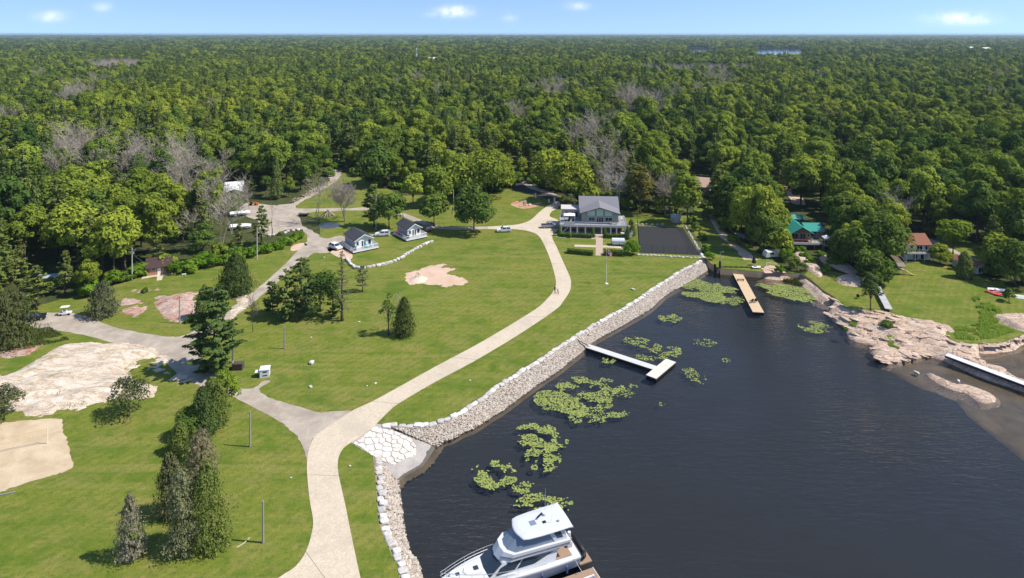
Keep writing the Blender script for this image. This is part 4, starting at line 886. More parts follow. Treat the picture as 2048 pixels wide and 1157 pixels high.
for i in range(4):
    tw = thing('beach_towel', ['pink towel hung over the side railing, nearest the road', 'red towel hung over the side railing of the right cottage, second of four', 'dark red towel hung on the side railing, third of four', 'magenta towel hung at the front end of the side railing'][i], 'towel', on(c2, R(36), -.02, 6.6-1.1*i, .62), R(36)); MB().box(-.06, -.02, -.36, .36, .3, 1.02).build('cloth', plain('towel%d' % i, [(.6, .10, .22), (.55, .03, .06), (.35, .02, .08), (.55, .06, .25)][i], .9), tw); MB().box(-.06, .22, -.36, .36, 1.02, 1.05).build('fold', MATS['towel%d' % i], tw)

# the big lakeside house
H0 = G(1121.6, 467.6); H1 = G(1251, 470.8); rzH = math.atan2(H1.y-H0.y, H1.x-H0.x); WH = (H1-H0).length
ho = thing('lakeside_house', 'large grey roofed house with wraparound upper deck beside the black court', 'house', H0, rzH)
zd = 2.85
MB().box(1.2, WH-1.0, 2.6, 11.5, 0, zd-.3).build('lower_wall', plain('lower_wall_dark', (.20, .19, .18), .8), ho)
dk = MB().box(-.2, WH+.3, -.2, 11.5, zd-.28, zd).build('deck', plain('grey_deck', (.33, .33, .35), .75, .25, var=.2), ho)
MB().box(-.3, WH+.4, -.32, -.21, zd-.5, zd+.18).build('deck_fascia', CREAM, dk); MB().box(WH+.31, WH+.41, -.31, 11.5, zd-.5, zd+.12).build('deck_fascia', CREAM, dk); MB().box(-.33, -.21, -.2, 11.5, zd-.5, zd+.12).build('deck_fascia', CREAM, dk)
for i, fx in enumerate((.0, .145, .25, .375, .50, .625, .765, .855, .985)):
    MB().box(fx*WH-.2+.15, fx*WH+.2+.15, .0, .4, 0, zd-.28).build('column', CREAM, ho)
    if i < 8 and i != 4: window(ho, fx*WH+.6, fx*WH+2.0, .35, 2.3, 'y', 2.6, glass=GLASS, frame=plain('dark_frame', (.12, .12, .12)))
MB().tube((.6, .3, .4), (2.6, .3, 2.3), .07, .07, 5).build('brace', WHITE, ho)
railing(ho, [(-.2, 8), (-.2, -.2), (WH+.3, -.2), (WH+.3, 8)], zd, .95, plain('slim_rail', (.5, .5, .5)), 1.6, None)
MB().box(-.1, WH, -1.2, 2.6, -.02, .12).build('terrace', plain('terrace_stone', (.55, .48, .40), .9), ho)
ux0, ux1, uy0, uy1 = 6.55, 6.55+11.6, 2.7, 16.0
wl = gable_wall(MB(), ux0, ux1, uy0, uy1-4, zd, 6.1, 7.85).build('wall', SAGE, ho, fix=True); MB().box(ux0+.01, ux1-.01, uy1-4.5, uy1, 0, 6.1).build('rear_wall', SAGE, ho)
rf = gable_roof(MB(), ux0, ux1, uy0-.7, uy0+9, 6.1, 7.85, ov=.55, th=.2).build('roof', GREYROOF, ho, fix=True); rb = gable_roof(MB(), ux0-.2, ux1+.2, uy0+4.6, uy1+1.2, 6.0, 8.75, axis='x', ov=.5, th=.22).build('rear_roof', GREYROOF, rf, fix=True)
xm = (ux0+ux1)/2; yw = uy0
def pent(x0, x1, z0, za, zb, nm='gable_window'):
    mb = MB().add([(x0, yw-.05, z0), (x1, yw-.05, z0), (x1, yw-.05, zb), (x0, yw-.05, za)], [(0, 1, 2, 3)]); o = mb.build(nm, REFLGLASS, ho)
    f = MB()
    for a, b in (((x0, z0), (x1, z0)), ((x1, z0), (x1, zb)), ((x1, zb), (x0, za)), ((x0, za), (x0, z0))): f.tube((a[0], yw-.07, a[1]), (b[0], yw-.07, b[1]), .09, .09, 4)
    f.build('frame', SAGE, o)
pent(xm-4.0, xm-1.45, 5.0, 6.35, 7.05); pent(xm-1.15, xm+1.15, 5.0, 7.3, 7.3); pent(xm+1.45, xm+4.0, 5.0, 7.05, 6.35)
window(ho, xm-3.6, xm-1.5, zd+.55, 4.7, 'y', yw, mull=1); window(ho, xm-1.15, xm+1.15, zd+.05, 4.75, 'y', yw, mull=2).name = 'patio_door'; window(ho, xm+1.6, xm+3.9, zd+.55, 4.7, 'y', yw, mull=1)
window(ho, uy0+1.2, uy0+3.2, 4.0, 5.4, 'x', ux1, out=1); window(ho, uy0+5, uy0+7, 4.0, 5.4, 'x', ux1, out=1)
MB().box(.3, ux0-.05, 8.2, 13, 0, 5.4).build('side_wing', plain('wing_wall', (.40, .36, .33), .8), ho); MB().box(.0, ux0-.02, 7.9, 13.3, 5.4, 5.65).build('wing_roof', plain('flat_roof', (.58, .52, .49), .85), ho)
window(ho, 1.2, 2.6, 3.6, 4.9, 'y', 8.2); window(ho, 4.0, 5.6, zd+.1, 4.9, 'y', 8.2, mull=1).name = 'door'
st = MB()
for i in range(12): st.box(WH+.45, WH+1.7, 1.0+.32*i-3.9, 1.0+.32*(i+1)-3.9, 0, (i+1)*zd/12-.04)
st.build('staircase', PVCDECK, ho); railing(ho, [(WH+1.75, -3.0), (WH+1.75, 1.0)], 0.9, 1.0, WHITE, 1.0, name='stair_rail')
# deck furniture and the white gazebo
gz = thing('gazebo', 'white canopy gazebo on the left end of the house deck', 'gazebo', on(H0, rzH, 2.7, 3.6, zd), rzH)
cn_ = MB(); cn_.add([(-1.8, -1.5, 2.2), (1.8, -1.5, 2.2), (1.8, 1.5, 2.2), (-1.8, 1.5, 2.2), (0, 0, 2.75)], [(0, 1, 4), (1, 2, 4), (2, 3, 4), (3, 0, 4), (3, 2, 1, 0)]); cn_.build('canopy', WHITE, gz)
for a in (-1.7, 1.7):
    for b in (-1.4, 1.4): MB().tube((a, b, 0), (a, b, 2.2), .05, .05, 5).build('post', WHITE, gz)
patio_table('patio_table', 'round dark table under the deck gazebo', on(H0, rzH, 2.7, 3.6, zd), .7, DARKWOOD)
for i, (x, y, a) in enumerate(((1.5, 3.5, 90), (3.9, 3.7, -90), (2.6, 2.5, 180), (2.8, 4.8, 0))):
    chair('patio_chair', ['dark patio chair on the lake side of the gazebo table', 'dark patio chair on the house side of the gazebo table', 'dark patio chair at the front of the gazebo table', 'dark patio chair at the back of the gazebo table'][i], on(H0, rzH, x, y, zd), rzH+R(a), DARKWOOD)
sf = thing('garden_sofa', 'long white garden sofa along the deck edge before the gazebo', 'sofa', on(H0, rzH, 2.8, .9, zd), rzH); MB().box(-1.5, 1.5, -.4, .4, .05, .42).build('seat', CREAM, sf); MB().box(-1.5, 1.5, -.55, -.4, .05, .8).build('backrest', CREAM, sf)
for i, (x, y) in enumerate(((18.9, 5.2), (19.6, 6.6), (18.6, 7.6))): chair('patio_chair', ['white patio chair at the front of the right deck', 'white patio chair by the right deck rail', 'white patio chair at the back of the right deck'][i], on(H0, rzH, x, y, zd), R(40*i), plain('pale_chair', (.6, .58, .52)))
chair('patio_chair', 'brown wicker chair right of the patio door', on(H0, rzH, 15.9, 1.3, zd), rzH+R(20), WOOD); chair('patio_chair', 'brown wicker chair by the right front corner wall', on(H0, rzH, 17.2, 1.2, zd), rzH-R(20), WOOD)
# walks before the house
tag(poly_sheet('stone_walk', GL([(1192,471),(1206,471),(1205,512),(1191,512)]), .05, plain('walk_pavers', (.50, .38, .28), .9, var=.25)), kind='structure')
tag(poly_sheet('stone_walk', GL([(1149,490),(1222,492),(1248,494),(1248,498),(1220,496),(1149,494)]), .035, CONC), kind='structure')
tag(poly_sheet('stone_walk', GL([(1106,472),(1122,470),(1192,474),(1192,479),(1120,476)]), .03, GRAVEL), kind='structure')

# covered trailer on the lawn
tr = thing('covered_trailer', 'white covered trailer parked beside the stone walk', 'trailer', G(1237, 491), rzH)
MB().loft([[(x, -1.0, .55), (x, 1.0, .55), (x, 1.05, 1.5), (x, .75, 1.95), (x, -.75, 1.95), (x, -1.05, 1.5)] for x in (-1.9, -1.5, 1.4, 1.8)]).build('cover', plain('white_tarp', (.62, .64, .68), .7, var=.15), tr, fix=True)
MB().box(-2.1, 1.9, -.9, .9, .42, .54).build('frame', BLACK, tr); MB().tube((-1.9, 0, .45), (-3.6, 0, .4), .06, .06, 5).build('tow_bar', BLACK, tr)
for s in (-1, 1): MB().tube((.2, s*.95, .33), (.2, s*1.15, .33), .33, .33, 12).build('wheel', BLACK, tr)

# black sport court with mesh fence
CT = [G(1275,453), G(1366,455.6), G(1400,511), G(1279,506)]
tag(poly_sheet('sport_court', CT, .06, COURT, skirt=.1), kind='structure')
FENCE = plain('fence_steel', (.06, .06, .07), .5)
def mesh_fence(label, a, b, h, step, name='mesh_fence', z=0.0):
    t = thing(name, label, 'fence', a); d = b-a; n = max(1, round(d.length/step))
    for i in range(n+1): p = d*(i/n); MB().tube(p, p+Vector((0, 0, h)), .05, .05, 5).build('post', FENCE, t)
    MB().tube(Vector((0, 0, h)), d+Vector((0, 0, h)), .03, .03, 4).build('top_rail', FENCE, t)
    wm = MB(); k = int(d.length/.3)
    for i in range(k): p = d*((i+.5)/k); wm.tube(p+Vector((0, 0, .05)), p+Vector((0, 0, h)), .009, .009, 3)
    for i in range(int(h/.3)): wm.tube(Vector((0, 0, .15+.3*i)), d+Vector((0, 0, .15+.3*i)), .009, .009, 3)
    wm.build('wire_mesh', FENCE, t); return t
mesh_fence('black mesh fence along the lake end of the court', G(1281,505), G(1398,510), 2.4, 3.4); mesh_fence('tall black mesh fence on the house side of the court', G(1275,452), G(1279,505), 3.0, 4.5)
mesh_fence('mesh fence on the channel side of the court', G(1368,455), G(1401,509), 3.0, 3.4)
tag(poly_sheet('concrete_edge', [G(1369,452), G(1372,452), G(1408,512), G(1403,513)], .15, plain('pale_concrete', (.6, .57, .52)), skirt=.3), kind='structure')
cw = thing('stone_kerb', 'low white stone kerb below the lake end of the court', 'kerb'); boulder_row(cw, GL([(1278,511),(1320,513),(1360,515),(1398,517)]), 1.0, (1.0, .6, .5), 0, .12, rr, .08)
cw = thing('stone_kerb', 'short grey stone kerb at the back of the court', 'kerb'); boulder_row(cw, GL([(1274,450),(1300,450),(1325,450)]), 1.2, (1.1, .7, .6), 0, .12, rr, .08)
def shed(label, loc, rz, w, d, h, zr, wall, roof, name='shed', door=True):
    t = thing(name, label, 'shed', loc, rz); wl = gable_wall(MB(), 0, w, 0, d, 0, h, zr, 'x').build('wall', wall, t, fix=True); gable_roof(MB(), 0, w, 0, d, h, zr, 'x', .25, .1).build('roof', roof, t, fix=True)
    if door: window(t, w*.35, w*.6, .05, min(2.0, h-.15), 'y', 0, glass=wall, frame=TRIM).name = 'door'
    return t
shed('small grey shed at the back corner of the court', G(1344, 446), 0, 2.8, 2.2, 1.9, 2.5, plain('shed_grey', (.40, .39, .38)), plain('shed_roof', (.5, .48, .47)))

# boulder retaining wall below the cottages
rw = thing('boulder_wall', 'curving retaining wall of white boulders below the two cottages', 'retaining wall')
boulder_row(rw, smooth_line(GL([(694,519),(702,531),(713,538),(735,536),(770,530),(798,520),(820,506),(845,493),(862,485)]), 4), 1.25, (1.35, .95, .95), 0, .28, rr, .12)
rw2 = thing('boulder_wall', 'row of pale boulders along the edge of the gravel yard', 'boulder row')
boulder_row(rw2, GL([(536,473),(560,470),(580,464),(597,461)]), 1.4, (1.2, .9, .9), 0, .25, rr, .35)

# brick hut
b0 = G(294, 553); b1 = G(341, 546.5); rzB = math.atan2(b1.y-b0.y, b1.x-b0.x); wb = (b1-b0).length
hu = thing('brick_hut', 'small red brick hut with dark brown roof beside the utility pole', 'hut', b0, rzB)
gable_wall(MB(), 0, wb, 0, 4.2, 0, 2.25, 3.9, 'x').build('wall', BRICKM, hu, fix=True); rfh = gable_roof(MB(), 0, wb, 0, 4.2, 2.25, 3.9, 'x', .45, .14).build('roof', plain('brown_shingles', (.085, .055, .05), .9, .1, var=.3, scale=3), hu, fix=True)
MB().box(wb*.62, wb*.62+.35, .9, 1.2, 2.9, 3.35).build('chimney', BRICKM, rfh); MB().box(wb*.85, wb*.85+.3, .9, 1.2, 2.9, 3.25).build('chimney', BRICKM, rfh)
window(hu, wb*.2, wb*.36, 1.1, 1.9, 'y', 0, mull=1); window(hu, wb*.68, wb*.84, 1.1, 1.9, 'y', 0, mull=1); window(hu, wb*.44, wb*.58, .04, 2.0, 'y', 0, glass=WHITE).name = 'door'
tag(poly_sheet('concrete_pad', [on(b0, rzB, x, y, 0) for x, y in ((-1.2, -1.6), (1.8, -1.2), (2.4, -1.4), (2.5, -4.6), (3.6, -4.6), (3.8, -1.6), (5.0, -1.0), (wb+1.4, -.9), (wb+1.4, .1), (-1.0, .1))], .03, CONC), kind='structure')
fb = thing('stone_bench', 'small white stone bench on the grass right of the brick hut', 'bench', G(368, 552), .3); MB().box(-.5, .5, -.2, .2, .4, .5).build('seat', WHITE, fb); MB().box(-.4, -.25, -.15, .15, 0, .4).build('leg', WHITE, fb); MB().box(.25, .4, -.15, .15, 0, .4).build('leg', WHITE, fb)

# green roofed house
g0 = G(1581, 500); rzg = R(-3)
gh = thing('green_roofed_house', 'house with green metal roofs and red railed deck on posts', 'house', g0, rzg); zg = 2.0
MB().box(.5, 8.6, 2.6, 13, 0, zg).build('basement_wall', plain('basement_dark', (.10, .09, .085)), gh); MB().box(-.1, 9.3, 0, 2.7, zg-.18, zg).build('deck', PVCDECK, gh); MB().box(-.15, 8.3, -.12, -.01, zg-.45, zg+.1).build('deck_fascia', TRIM, gh)
for x in (.1, 2.3, 4.6, 6.9, 9.1): MB().tube((x, .15, 0), (x, .15, zg-.18), .1, .1, 6).build('post', WOOD, gh)
REDRAIL = plain('red_rail', (.33, .08, .06), .7); railing(gh, [(0, 2.5), (0, 0.05), (5.8, .05)], zg, .95, REDRAIL, 1.3, bal=.2); railing(gh, [(5.9, .05), (9.2, .05), (9.2, 2.6)], zg, .95, WOOD, 1.2, bal=.2)
gable_wall(MB(), .6, 6.9, 2.6, 12, zg, 4.4, 6.3).build('wall', plain('tan_log_wall', (.34, .20, .13), .8, var=.25), gh, fix=True); rg = gable_roof(MB(), .6, 6.9, 1.2, 12.5, 4.4, 6.3, ov=.6).build('roof', GREENROOF, gh, fix=True)
for k in range(3): MB().tube((4.8-.35*k, 3.5+2.6*k, 5.0), (4.8-.35*k, 3.5+2.6*k, 5.9), .1, .1, 6).build('vent_pipe', BLACK, rg)
window(gh, 1.3, 3.2, zg+.1, 4.1, 'y', 2.6, mull=1); window(gh, 3.6, 5.4, zg+.1, 4.1, 'y', 2.6, mull=1).name = 'patio_door'; window(gh, 5.8, 6.5, zg+1, 4.0, 'y', 2.6)
MB().box(7.0, 11.5, 5.2, 12, 0, 4.1).build('side_wing', plain('wing_brown', (.30, .20, .14), .85), gh); gable_roof(MB(), 7.0, 11.4, 5.2, 12, 4.1, 5.4, 'x', .5).build('wing_roof', GREENROOF, gh, fix=True); window(gh, 7.8, 9.6, 2.3, 3.8, 'y', 5.2)
MB().box(-4.6, .5, 7.5, 12, 0, 3.6).build('side_wing', plain('wing_dark', (.14, .1, .08), .85), gh); gable_roof(MB(), -4.6, .4, 7.5, 12, 3.6, 5.0, 'x', .4).build('wing_roof', GREENROOF, gh, fix=True)
shed('small outbuilding with green metal roof behind the green house', G(1587, 452), 0, 3.3, 3.0, 2.3, 3.2, plain('out_dark', (.16, .11, .09)), GREENROOF, 'outbuilding')
gz = thing('canopy_tent', 'white canopy tent on the deck right of the green roofed house', 'tent', on(g0, rzg, 10.9, 1.6, 1.3), rzg); MB().add([(-1.1, -1.1, 2.0), (1.1, -1.1, 2.0), (1.1, 1.1, 2.0), (-1.1, 1.1, 2.0), (0, 0, 2.7)], [(0, 1, 4), (1, 2, 4), (2, 3, 4), (3, 0, 4)]).build('canopy', WHITE, gz)
for a in (-1, 1):
    for b in (-1, 1): MB().tube((a, b, 0), (a, b, 2), .04, .04, 5).build('post', WHITE, gz)
pf = thing('tent_platform', 'wooden platform under the white canopy tent', 'platform', on(g0, rzg, 10.9, 1.6, 0), rzg); MB().box(-1.4, 1.4, -1.4, 1.4, 1.15, 1.3).build('deck', WOOD, pf)
for a in (-1.3, 1.3):
    for b in (-1.3, 1.3): MB().tube((a, b, 0), (a, b, 1.15), .08, .08, 5).build('post', WOOD, pf)
for i in range(4): chair('deck_chair', ['red chair at the left end of the green house deck', 'red chair second from the left on the green house deck', 'red chair third from the left on the green house deck', 'red chair near the patio door of the green house'][i], on(g0, rzg, 1.0+1.3*i, 1.3, zg), R(180+12*i), REDRAIL)

# red roofed cottage
r0 = G(1807, 519.5); rd = thing('red_roofed_house', 'white two storey house with red shingle roof and balcony', 'house', r0, R(-2))
gable_wall(MB(), 0, 7.3, 0, 6.4, 0, 4.35, 6.3, 'x').build('wall', plain('offwhite', (.66, .66, .66), .7), rd, fix=True); gable_roof(MB(), 0, 7.3, 0, 6.4, 4.35, 6.3, 'x', .45).build('roof', REDROOF, rd, fix=True)
bc = MB().box(-.3, 7.5, -1.5, -.01, 2.15, 2.3).build('balcony', PVCDECK, rd); MB().box(-.3, 7.5, -1.6, -1.51, 2.05, 2.35).build('fascia', TRIM, bc); railing(rd, [(-.2, -.1), (-.2, -1.45), (7.4, -1.45), (7.4, -.1)], 2.3, .9, plain('dark_rail', (.1, .1, .1)), 1.5, bal=.18)
for x in (0, 2.4, 4.9, 7.2): MB().tube((x, -1.35, 0), (x, -1.35, 2.15), .09, .09, 5).build('post', TRIM, rd)
window(rd, 1.8, 2.6, 2.9, 3.9, 'y', 0); window(rd, 3.5, 5.2, 2.4, 4.0, 'y', 0, mull=1); window(rd, 5.8, 6.6, 2.6, 4.0, 'y', 0); window(rd, 2.6, 3.8, .2, 1.8, 'y', 0); window(rd, 4.6, 5.6, .1, 1.9, 'y', 0).name = 'door'; window(rd, 2, 4, 2.8, 3.9, 'x', 7.3, out=1)
pt = thing('garden_stairs', 'brown wooden stairway with rails left of the red roofed house', 'stairs', G(1806, 532), R(8))
for i in range(9): MB().box(-.9, .9, i*.42, i*.42+.4, i*.19, i*.19+.08).build('tread', plain('stair_wood', (.32, .22, .18), .85), pt)
for s in (-1, 1): MB().tube((s*.95, -.1, .95), (s*.95, 3.8, 2.65), .05, .05, 4).build('handrail', TRIM, pt); MB().tube((s*.9, 0, 0), (s*.9, 3.8, 1.6), .08, .08, 4).build('stringer', WOOD, pt)
ps = thing('play_tower', 'small wooden play tower with a yellow slide on the lawn', 'playset', G(1802, 549), R(-12)); MB().box(-.8, .8, -.7, .7, 1.25, 1.35).build('platform', WOOD, ps)
for a in (-.75, .75):
    for b in (-.65, .65): MB().tube((a, b, 0), (a, b, 2.3), .07, .07, 5).build('post', WOOD, ps)
MB().add([(.8, -.35, 1.35), (.8, .35, 1.35), (3.0, .0, .1), (3.0, -.7, .1), (.8, -.35, 1.27), (.8, .35, 1.27), (3.0, 0, .02), (3.0, -.7, .02)], [(0, 3, 2, 1), (4, 5, 6, 7), (0, 1, 5, 4), (2, 3, 7, 6), (1, 2, 6, 5), (3, 0, 4, 7)]).build('slide', plain('yellow_slide', (.75, .62, .16), .4), ps)
MB().obox((0, 0, 2.5), (1.9, 1.7, .06), rx=.3).build('roof', plain('roof_wood', (.25, .2, .16)), ps)
s0 = G(1905, 532); s1 = G(1953, 549); rzs = math.atan2(s1.y-s0.y, s1.x-s0.x)
sh = shed('long low shed with red roof and white end wall beside the lawn', s0, rzs, (s1-s0).length, 3.6, 1.9, 2.8, plain('shed_white', (.66, .64, .62)), REDROOF, 'boat_shed', False); window(sh, .6, 1.6, .1, 1.7, 'x', (s1-s0).length, out=1).name = 'door'
# roofs among the trees
def forest_house(label, px, w, d, h, zr, wall, roof, rz=0, axis='x'):
    t = thing('forest_house', label, 'house', G(*px), rz); gable_wall(MB(), 0, w, 0, d, 0, h, zr, axis).build('wall', wall, t, fix=True); gable_roof(MB(), 0, w, 0, d, h, zr, axis, .5, .18).build('roof', roof, t, fix=True)
    for k in range(2): window(t, w*(.15+.45*k), w*(.35+.45*k), 1.2, 2.4, 'y', 0)
    return t
WALLT = plain('tan_wall', (.42, .34, .28))
forest_house('tan roofed bungalow among trees behind the court', (1368, 388), 9.5, 9, 3.4, 6.0, WALLT, TANROOF, R(-22)); forest_house('house with pale grey roof showing through the right hillside trees', (1630, 345), 11, 9, 3.6, 7.8, WHITE, plain('white_metal_roof', (.62, .66, .72), .4), R(6))
forest_house('dark roofed house deep in the left woods', (262, 289), 13, 9, 6.5, 10.5, DARKWOOD, plain('charcoal_roof', (.045, .045, .05), .8), R(4)); forest_house('far white roofed building beside the mast in the forest', (857, 133), 24, 16, 12, 17, WHITE, plain('far_white_roof', (.7, .7, .7)), 0)
forest_house('white roofed house at the left edge of the woods', (-10, 342), 10, 8, 6, 10, WHITE, WHITE, R(10))
forest_house('white tarp roofed building behind the bare trees', (450, 395), 6.0, 6, 2.4, 5.0, WALLT, WHITE, R(18))
for k, (u, v) in enumerate(((1945, 107), (1975, 109), (468, 92), (476, 91))):
    t = thing('far_building', ['tiny white building at far right near the horizon, left of two', 'tiny white building at far right near the horizon, right of two', 'tiny white building on the far left skyline, left of two', 'tiny white building on the far left skyline, right of two'][k], 'building', G(u, v)); MB().box(-9, 9, 0, 16, 0, 17).build('wall', WHITE, t); gable_roof(MB(), -9, 9, 0, 16, 17, 20, 'x', 1, .5).build('roof', WHITE, t, fix=True)
mt = thing('radio_mast', 'thin red and white mast standing above the far forest', 'mast', G(833, 134)); MB().tube((0, 0, 0), (0, 0, 34), .8, .4, 5).build('mast', STEEL, mt); MB().tube((0, 0, 21), (0, 0, 25), 1.1, 1.1, 6).build('antenna', WHITE, mt); MB().tube((0, 0, 32), (0, 0, 35), .9, .9, 6).build('antenna', WHITE, mt)

# ------------------------------------------------------------------ vehicles
TYRE = plain('tyre', (.02, .02, .02), .8); LAMP = plain('lamp_glass', (.75, .75, .72), .2, .5); TAIL = plain('tail_lamp', (.4, .02, .02), .3, .5)
def paint(name, c): return plain(name, c, .25, .6, var=.05)
def car(label, loc, rz, body, cat='car', pickup=False, name='parked_car', L_=4.6, W=1.85):
    t = thing(name, label, cat, loc, rz); h = W/2
    if pickup:
        lo = [(-2.7,.45),(2.65,.45),(2.75,.7),(2.7,1.05),(1.35,1.18),(-2.7,1.18)]; gh = [(1.35,1.18),(.75,1.85),(-.75,1.87),(-.95,1.18)]; ax = (1.75, -1.75)
    else:
        lo = [(-L_/2,.4),(L_/2-.1,.38),(L_/2,.6),(L_/2-.08,.88),(1.05,1.05),(-L_/2+.05,1.08)]; gh = [(1.05,1.05),(.35,1.62),(-1.65,1.66),(-2.15,1.08)]; ax = (L_*.3, -L_*.3)
    n = len(lo); rings = []
    for y, s in ((-h, .0), (-h*1.0, 0), (h, 0)): pass
    b = MB(); A = [(x, -h, z) for x, z in lo]; B = [(x, h, z) for x, z in lo]; b.add(A+B, [tuple(range(n)), tuple(range(2*n-1, n-1, -1))]+[(i, n+i, n+(i+1) % n, (i+1) % n) for i in range(n)])
    k = len(gh); hi = h*.78
    rf = [(gh[1][0]-.05, gh[1][1]), (gh[2][0]+.05, gh[2][1])]
    b.add([(rf[0][0], -hi, rf[0][1]-.03), (rf[0][0], hi, rf[0][1]-.03), (rf[1][0], hi, rf[1][1]-.03), (rf[1][0], -hi, rf[1][1]-.03), (rf[0][0]-.12, -hi+.05, rf[0][1]+.05), (rf[0][0]-.12, hi-.05, rf[0][1]+.05), (rf[1][0]+.12, hi-.05, rf[1][1]+.05), (rf[1][0]+.12, -hi+.05, rf[1][1]+.05)], [(4, 5, 6, 7), (0, 1, 5, 4), (1, 2, 6, 5), (2, 3, 7, 6), (3, 0, 4, 7), (3, 2, 1, 0)])
    for s in (-1, 1):
        for a, c in ((0, 1), (3, 2)): b.tube((gh[a][0], s*h*.97, gh[a][1]), (gh[c][0], s*hi, gh[c][1]), .06, .06, 4)
        xm = (gh[1][0]+gh[2][0])/2-.05; b.tube((xm, s*h*.97, 1.1), (xm, s*hi, gh[1][1]), .05, .05, 4)
    b.build('body', body, t, fix=True)
    def q(nm, pts): MB().add(pts, [(0, 1, 2, 3)]).build(nm, GLASS, t)
    w0, w1 = h*.93, hi*.97
    q('windshield', [(gh[0][0], -w0, gh[0][1]), (gh[0][0], w0, gh[0][1]), (gh[1][0], w1, gh[1][1]), (gh[1][0], -w1, gh[1][1])]); q('rear_window', [(gh[3][0], w0, gh[3][1]), (gh[3][0], -w0, gh[3][1]), (gh[2][0], -w1, gh[2][1]), (gh[2][0], w1, gh[2][1])])
    for s in (-1, 1): q('side_window', [(gh[0][0], s*w0, gh[0][1]), (gh[1][0], s*w1, gh[1][1]), (gh[2][0], s*w1, gh[2][1]), (gh[3][0], s*w0, gh[3][1])])
    if pickup: MB().box(-2.62, -1.02, -h+.12, h-.12, 1.185, 1.2).build('truck_bed', BLACK, t)
    for x in ax:
        for s in (-1, 1):
            wh = MB().tube((x, s*(h-.2), .35), (x, s*(h+.02), .35), .35, .35, 14).build('wheel', TYRE, t); MB().tube((x, s*(h-.0), .35), (x, s*(h+.035), .35), .2, .2, 10).build('rim', STEEL, wh)
    fx = lo[2][0]; rx_ = lo[0][0]
    for s in (-1, 1): MB().box(fx-.1, fx+.02, s*h*.72-.2, s*h*.72+.2, .66, .82).build('headlight', LAMP, t); MB().box(rx_-.02, rx_+.08, s*h*.8-.14, s*h*.8+.14, .72, 1.0).build('tail_light', TAIL, t)
    return t
WC = paint('white_car_paint', (.78, .78, .78)); car('white car parked at the edge of the lawn left of the driveway junction', G(1008, 464), R(185), WC)
car('silver pickup truck parked on the driveway by the big house', G(1099, 456), R(3), paint('silver_paint', (.30, .31, .33)), 'truck', True, 'pickup_truck')
car('white car parked left of the left cottage', G(671, 498), R(-40), WC); car('white car parked between the two cottages', G(765, 472), R(187), WC)
car('black car behind the right cottage', G(852, 462), R(120), paint('black_paint', (.02, .02, .022))); car('dark blue car parked at the far left end of the gravel road', G(68, 641), R(30), paint('navy_paint', (.012, .015, .03)))
gc = thing('golf_cart', 'white golf cart with pale roof on the gravel beside the dark car', 'golf cart', G(131, 630), R(15))
MB().box(-1.15, 1.15, -.55, .55, .28, .62).build('body', WC, gc); MB().box(-.35, .25, -.5, .5, .62, .85).build('seat', CREAM, gc); MB().obox((-.45, 0, 1.05), (.1, 1, .5), ry=-.15).build('backrest', CREAM, gc); MB().box(-.95, .75, -.6, .6, 1.78, 1.86).build('roof', plain('cart_roof', (.74, .72, .62)), gc)
for x in (-.85, .68):
    for s in (-1, 1): MB().tube((x, s*.52, .6), (x, s*.52, 1.78), .03, .03, 4).build('roof_post', STEEL, gc)
for x in (-.8, .8):
    for s in (-1, 1): MB().tube((x, s*.42, .24), (x, s*.58, .24), .24, .24, 10).build('wheel', TYRE, gc)
ut = thing('utility_trailer', 'low black utility trailer at the mouth of the gravel path', 'trailer', G(608, 432), R(-8)); MB().box(-1.7, 1.5, -.9, .9, .45, .6).build('bed', BLACK, ut); MB().tube((1.5, 0, .5), (2.9, 0, .45), .05, .05, 5).build('tow_bar', BLACK, ut); MB().box(-1.7, -1.62, -.9, .9, .6, 1.1).build('tailgate', STEEL, ut)
for s in (-1, 1): MB().tube((-.2, s*.92, .3), (-.2, s*1.1, .3), .3, .3, 10).build('wheel', TYRE, ut)
ORANGE = plain('orange_paint', (.55, .14, .03), .4)
tc_ = thing('tractor', 'small orange tractor at the back of the gravel yard', 'tractor', G(506, 411), R(10)); MB().box(-.2, 1.2, -.35, .35, .6, 1.1).build('bonnet', ORANGE, tc_); MB().box(-1.0, -.2, -.5, .5, .5, .8).build('seat', BLACK, tc_); MB().box(1.2, 1.9, -.8, .8, .2, .7).build('bucket', ORANGE, tc_); MB().path([(-.9, -.5, .8), (-.9, -.5, 2), (-.9, .5, 2), (-.9, .5, .8)], .04).build('roll_bar', BLACK, tc_)
for (x, r) in ((-.7, .55), (.9, .35)):
    for s in (-1, 1): MB().tube((x, s*.5, r), (x, s*.75, r), r, r, 12).build('wheel', TYRE, tc_)
def covered_boat(label, loc, rz, L_, mat, name='covered_boat'):
    t = thing(name, label, 'boat', loc, rz); rings = []
    for x in np.linspace(-L_/2, L_/2, 7):
        f = 1-max(0, (x/(L_/2)))**2.5; b = 1.1*max(.06, f); rings.append([(x, -b*.6, .5), (x, b*.6, .5), (x, b, 1.15), (x, b*.45, 1.55+.15*f), (x, -b*.45, 1.55+.15*f), (x, -b, 1.15)])
    MB().loft(rings).build('hull_cover', mat, t, fix=True); MB().box(-L_/2, L_/2*.7, -.6, .6, .36, .48).build('trailer_frame', STEEL, t)
    for s in (-1, 1): MB().tube((-.6, s*.75, .33), (-.6, s*.95, .33), .33, .33, 10).build('wheel', TYRE, t)
    return t
covered_boat('white shrink wrapped boat beside the gravel yard', G(480, 432), R(25), 6.5, WHITE); covered_boat('white wrapped boat behind the dark bushes by the yard', G(481, 459), R(15), 6.5, WHITE); covered_boat('pale blue grey covered boat half hidden under the left trees', G(108, 562), R(12), 7, plain('blue_tarp', (.42, .47, .55), .6))

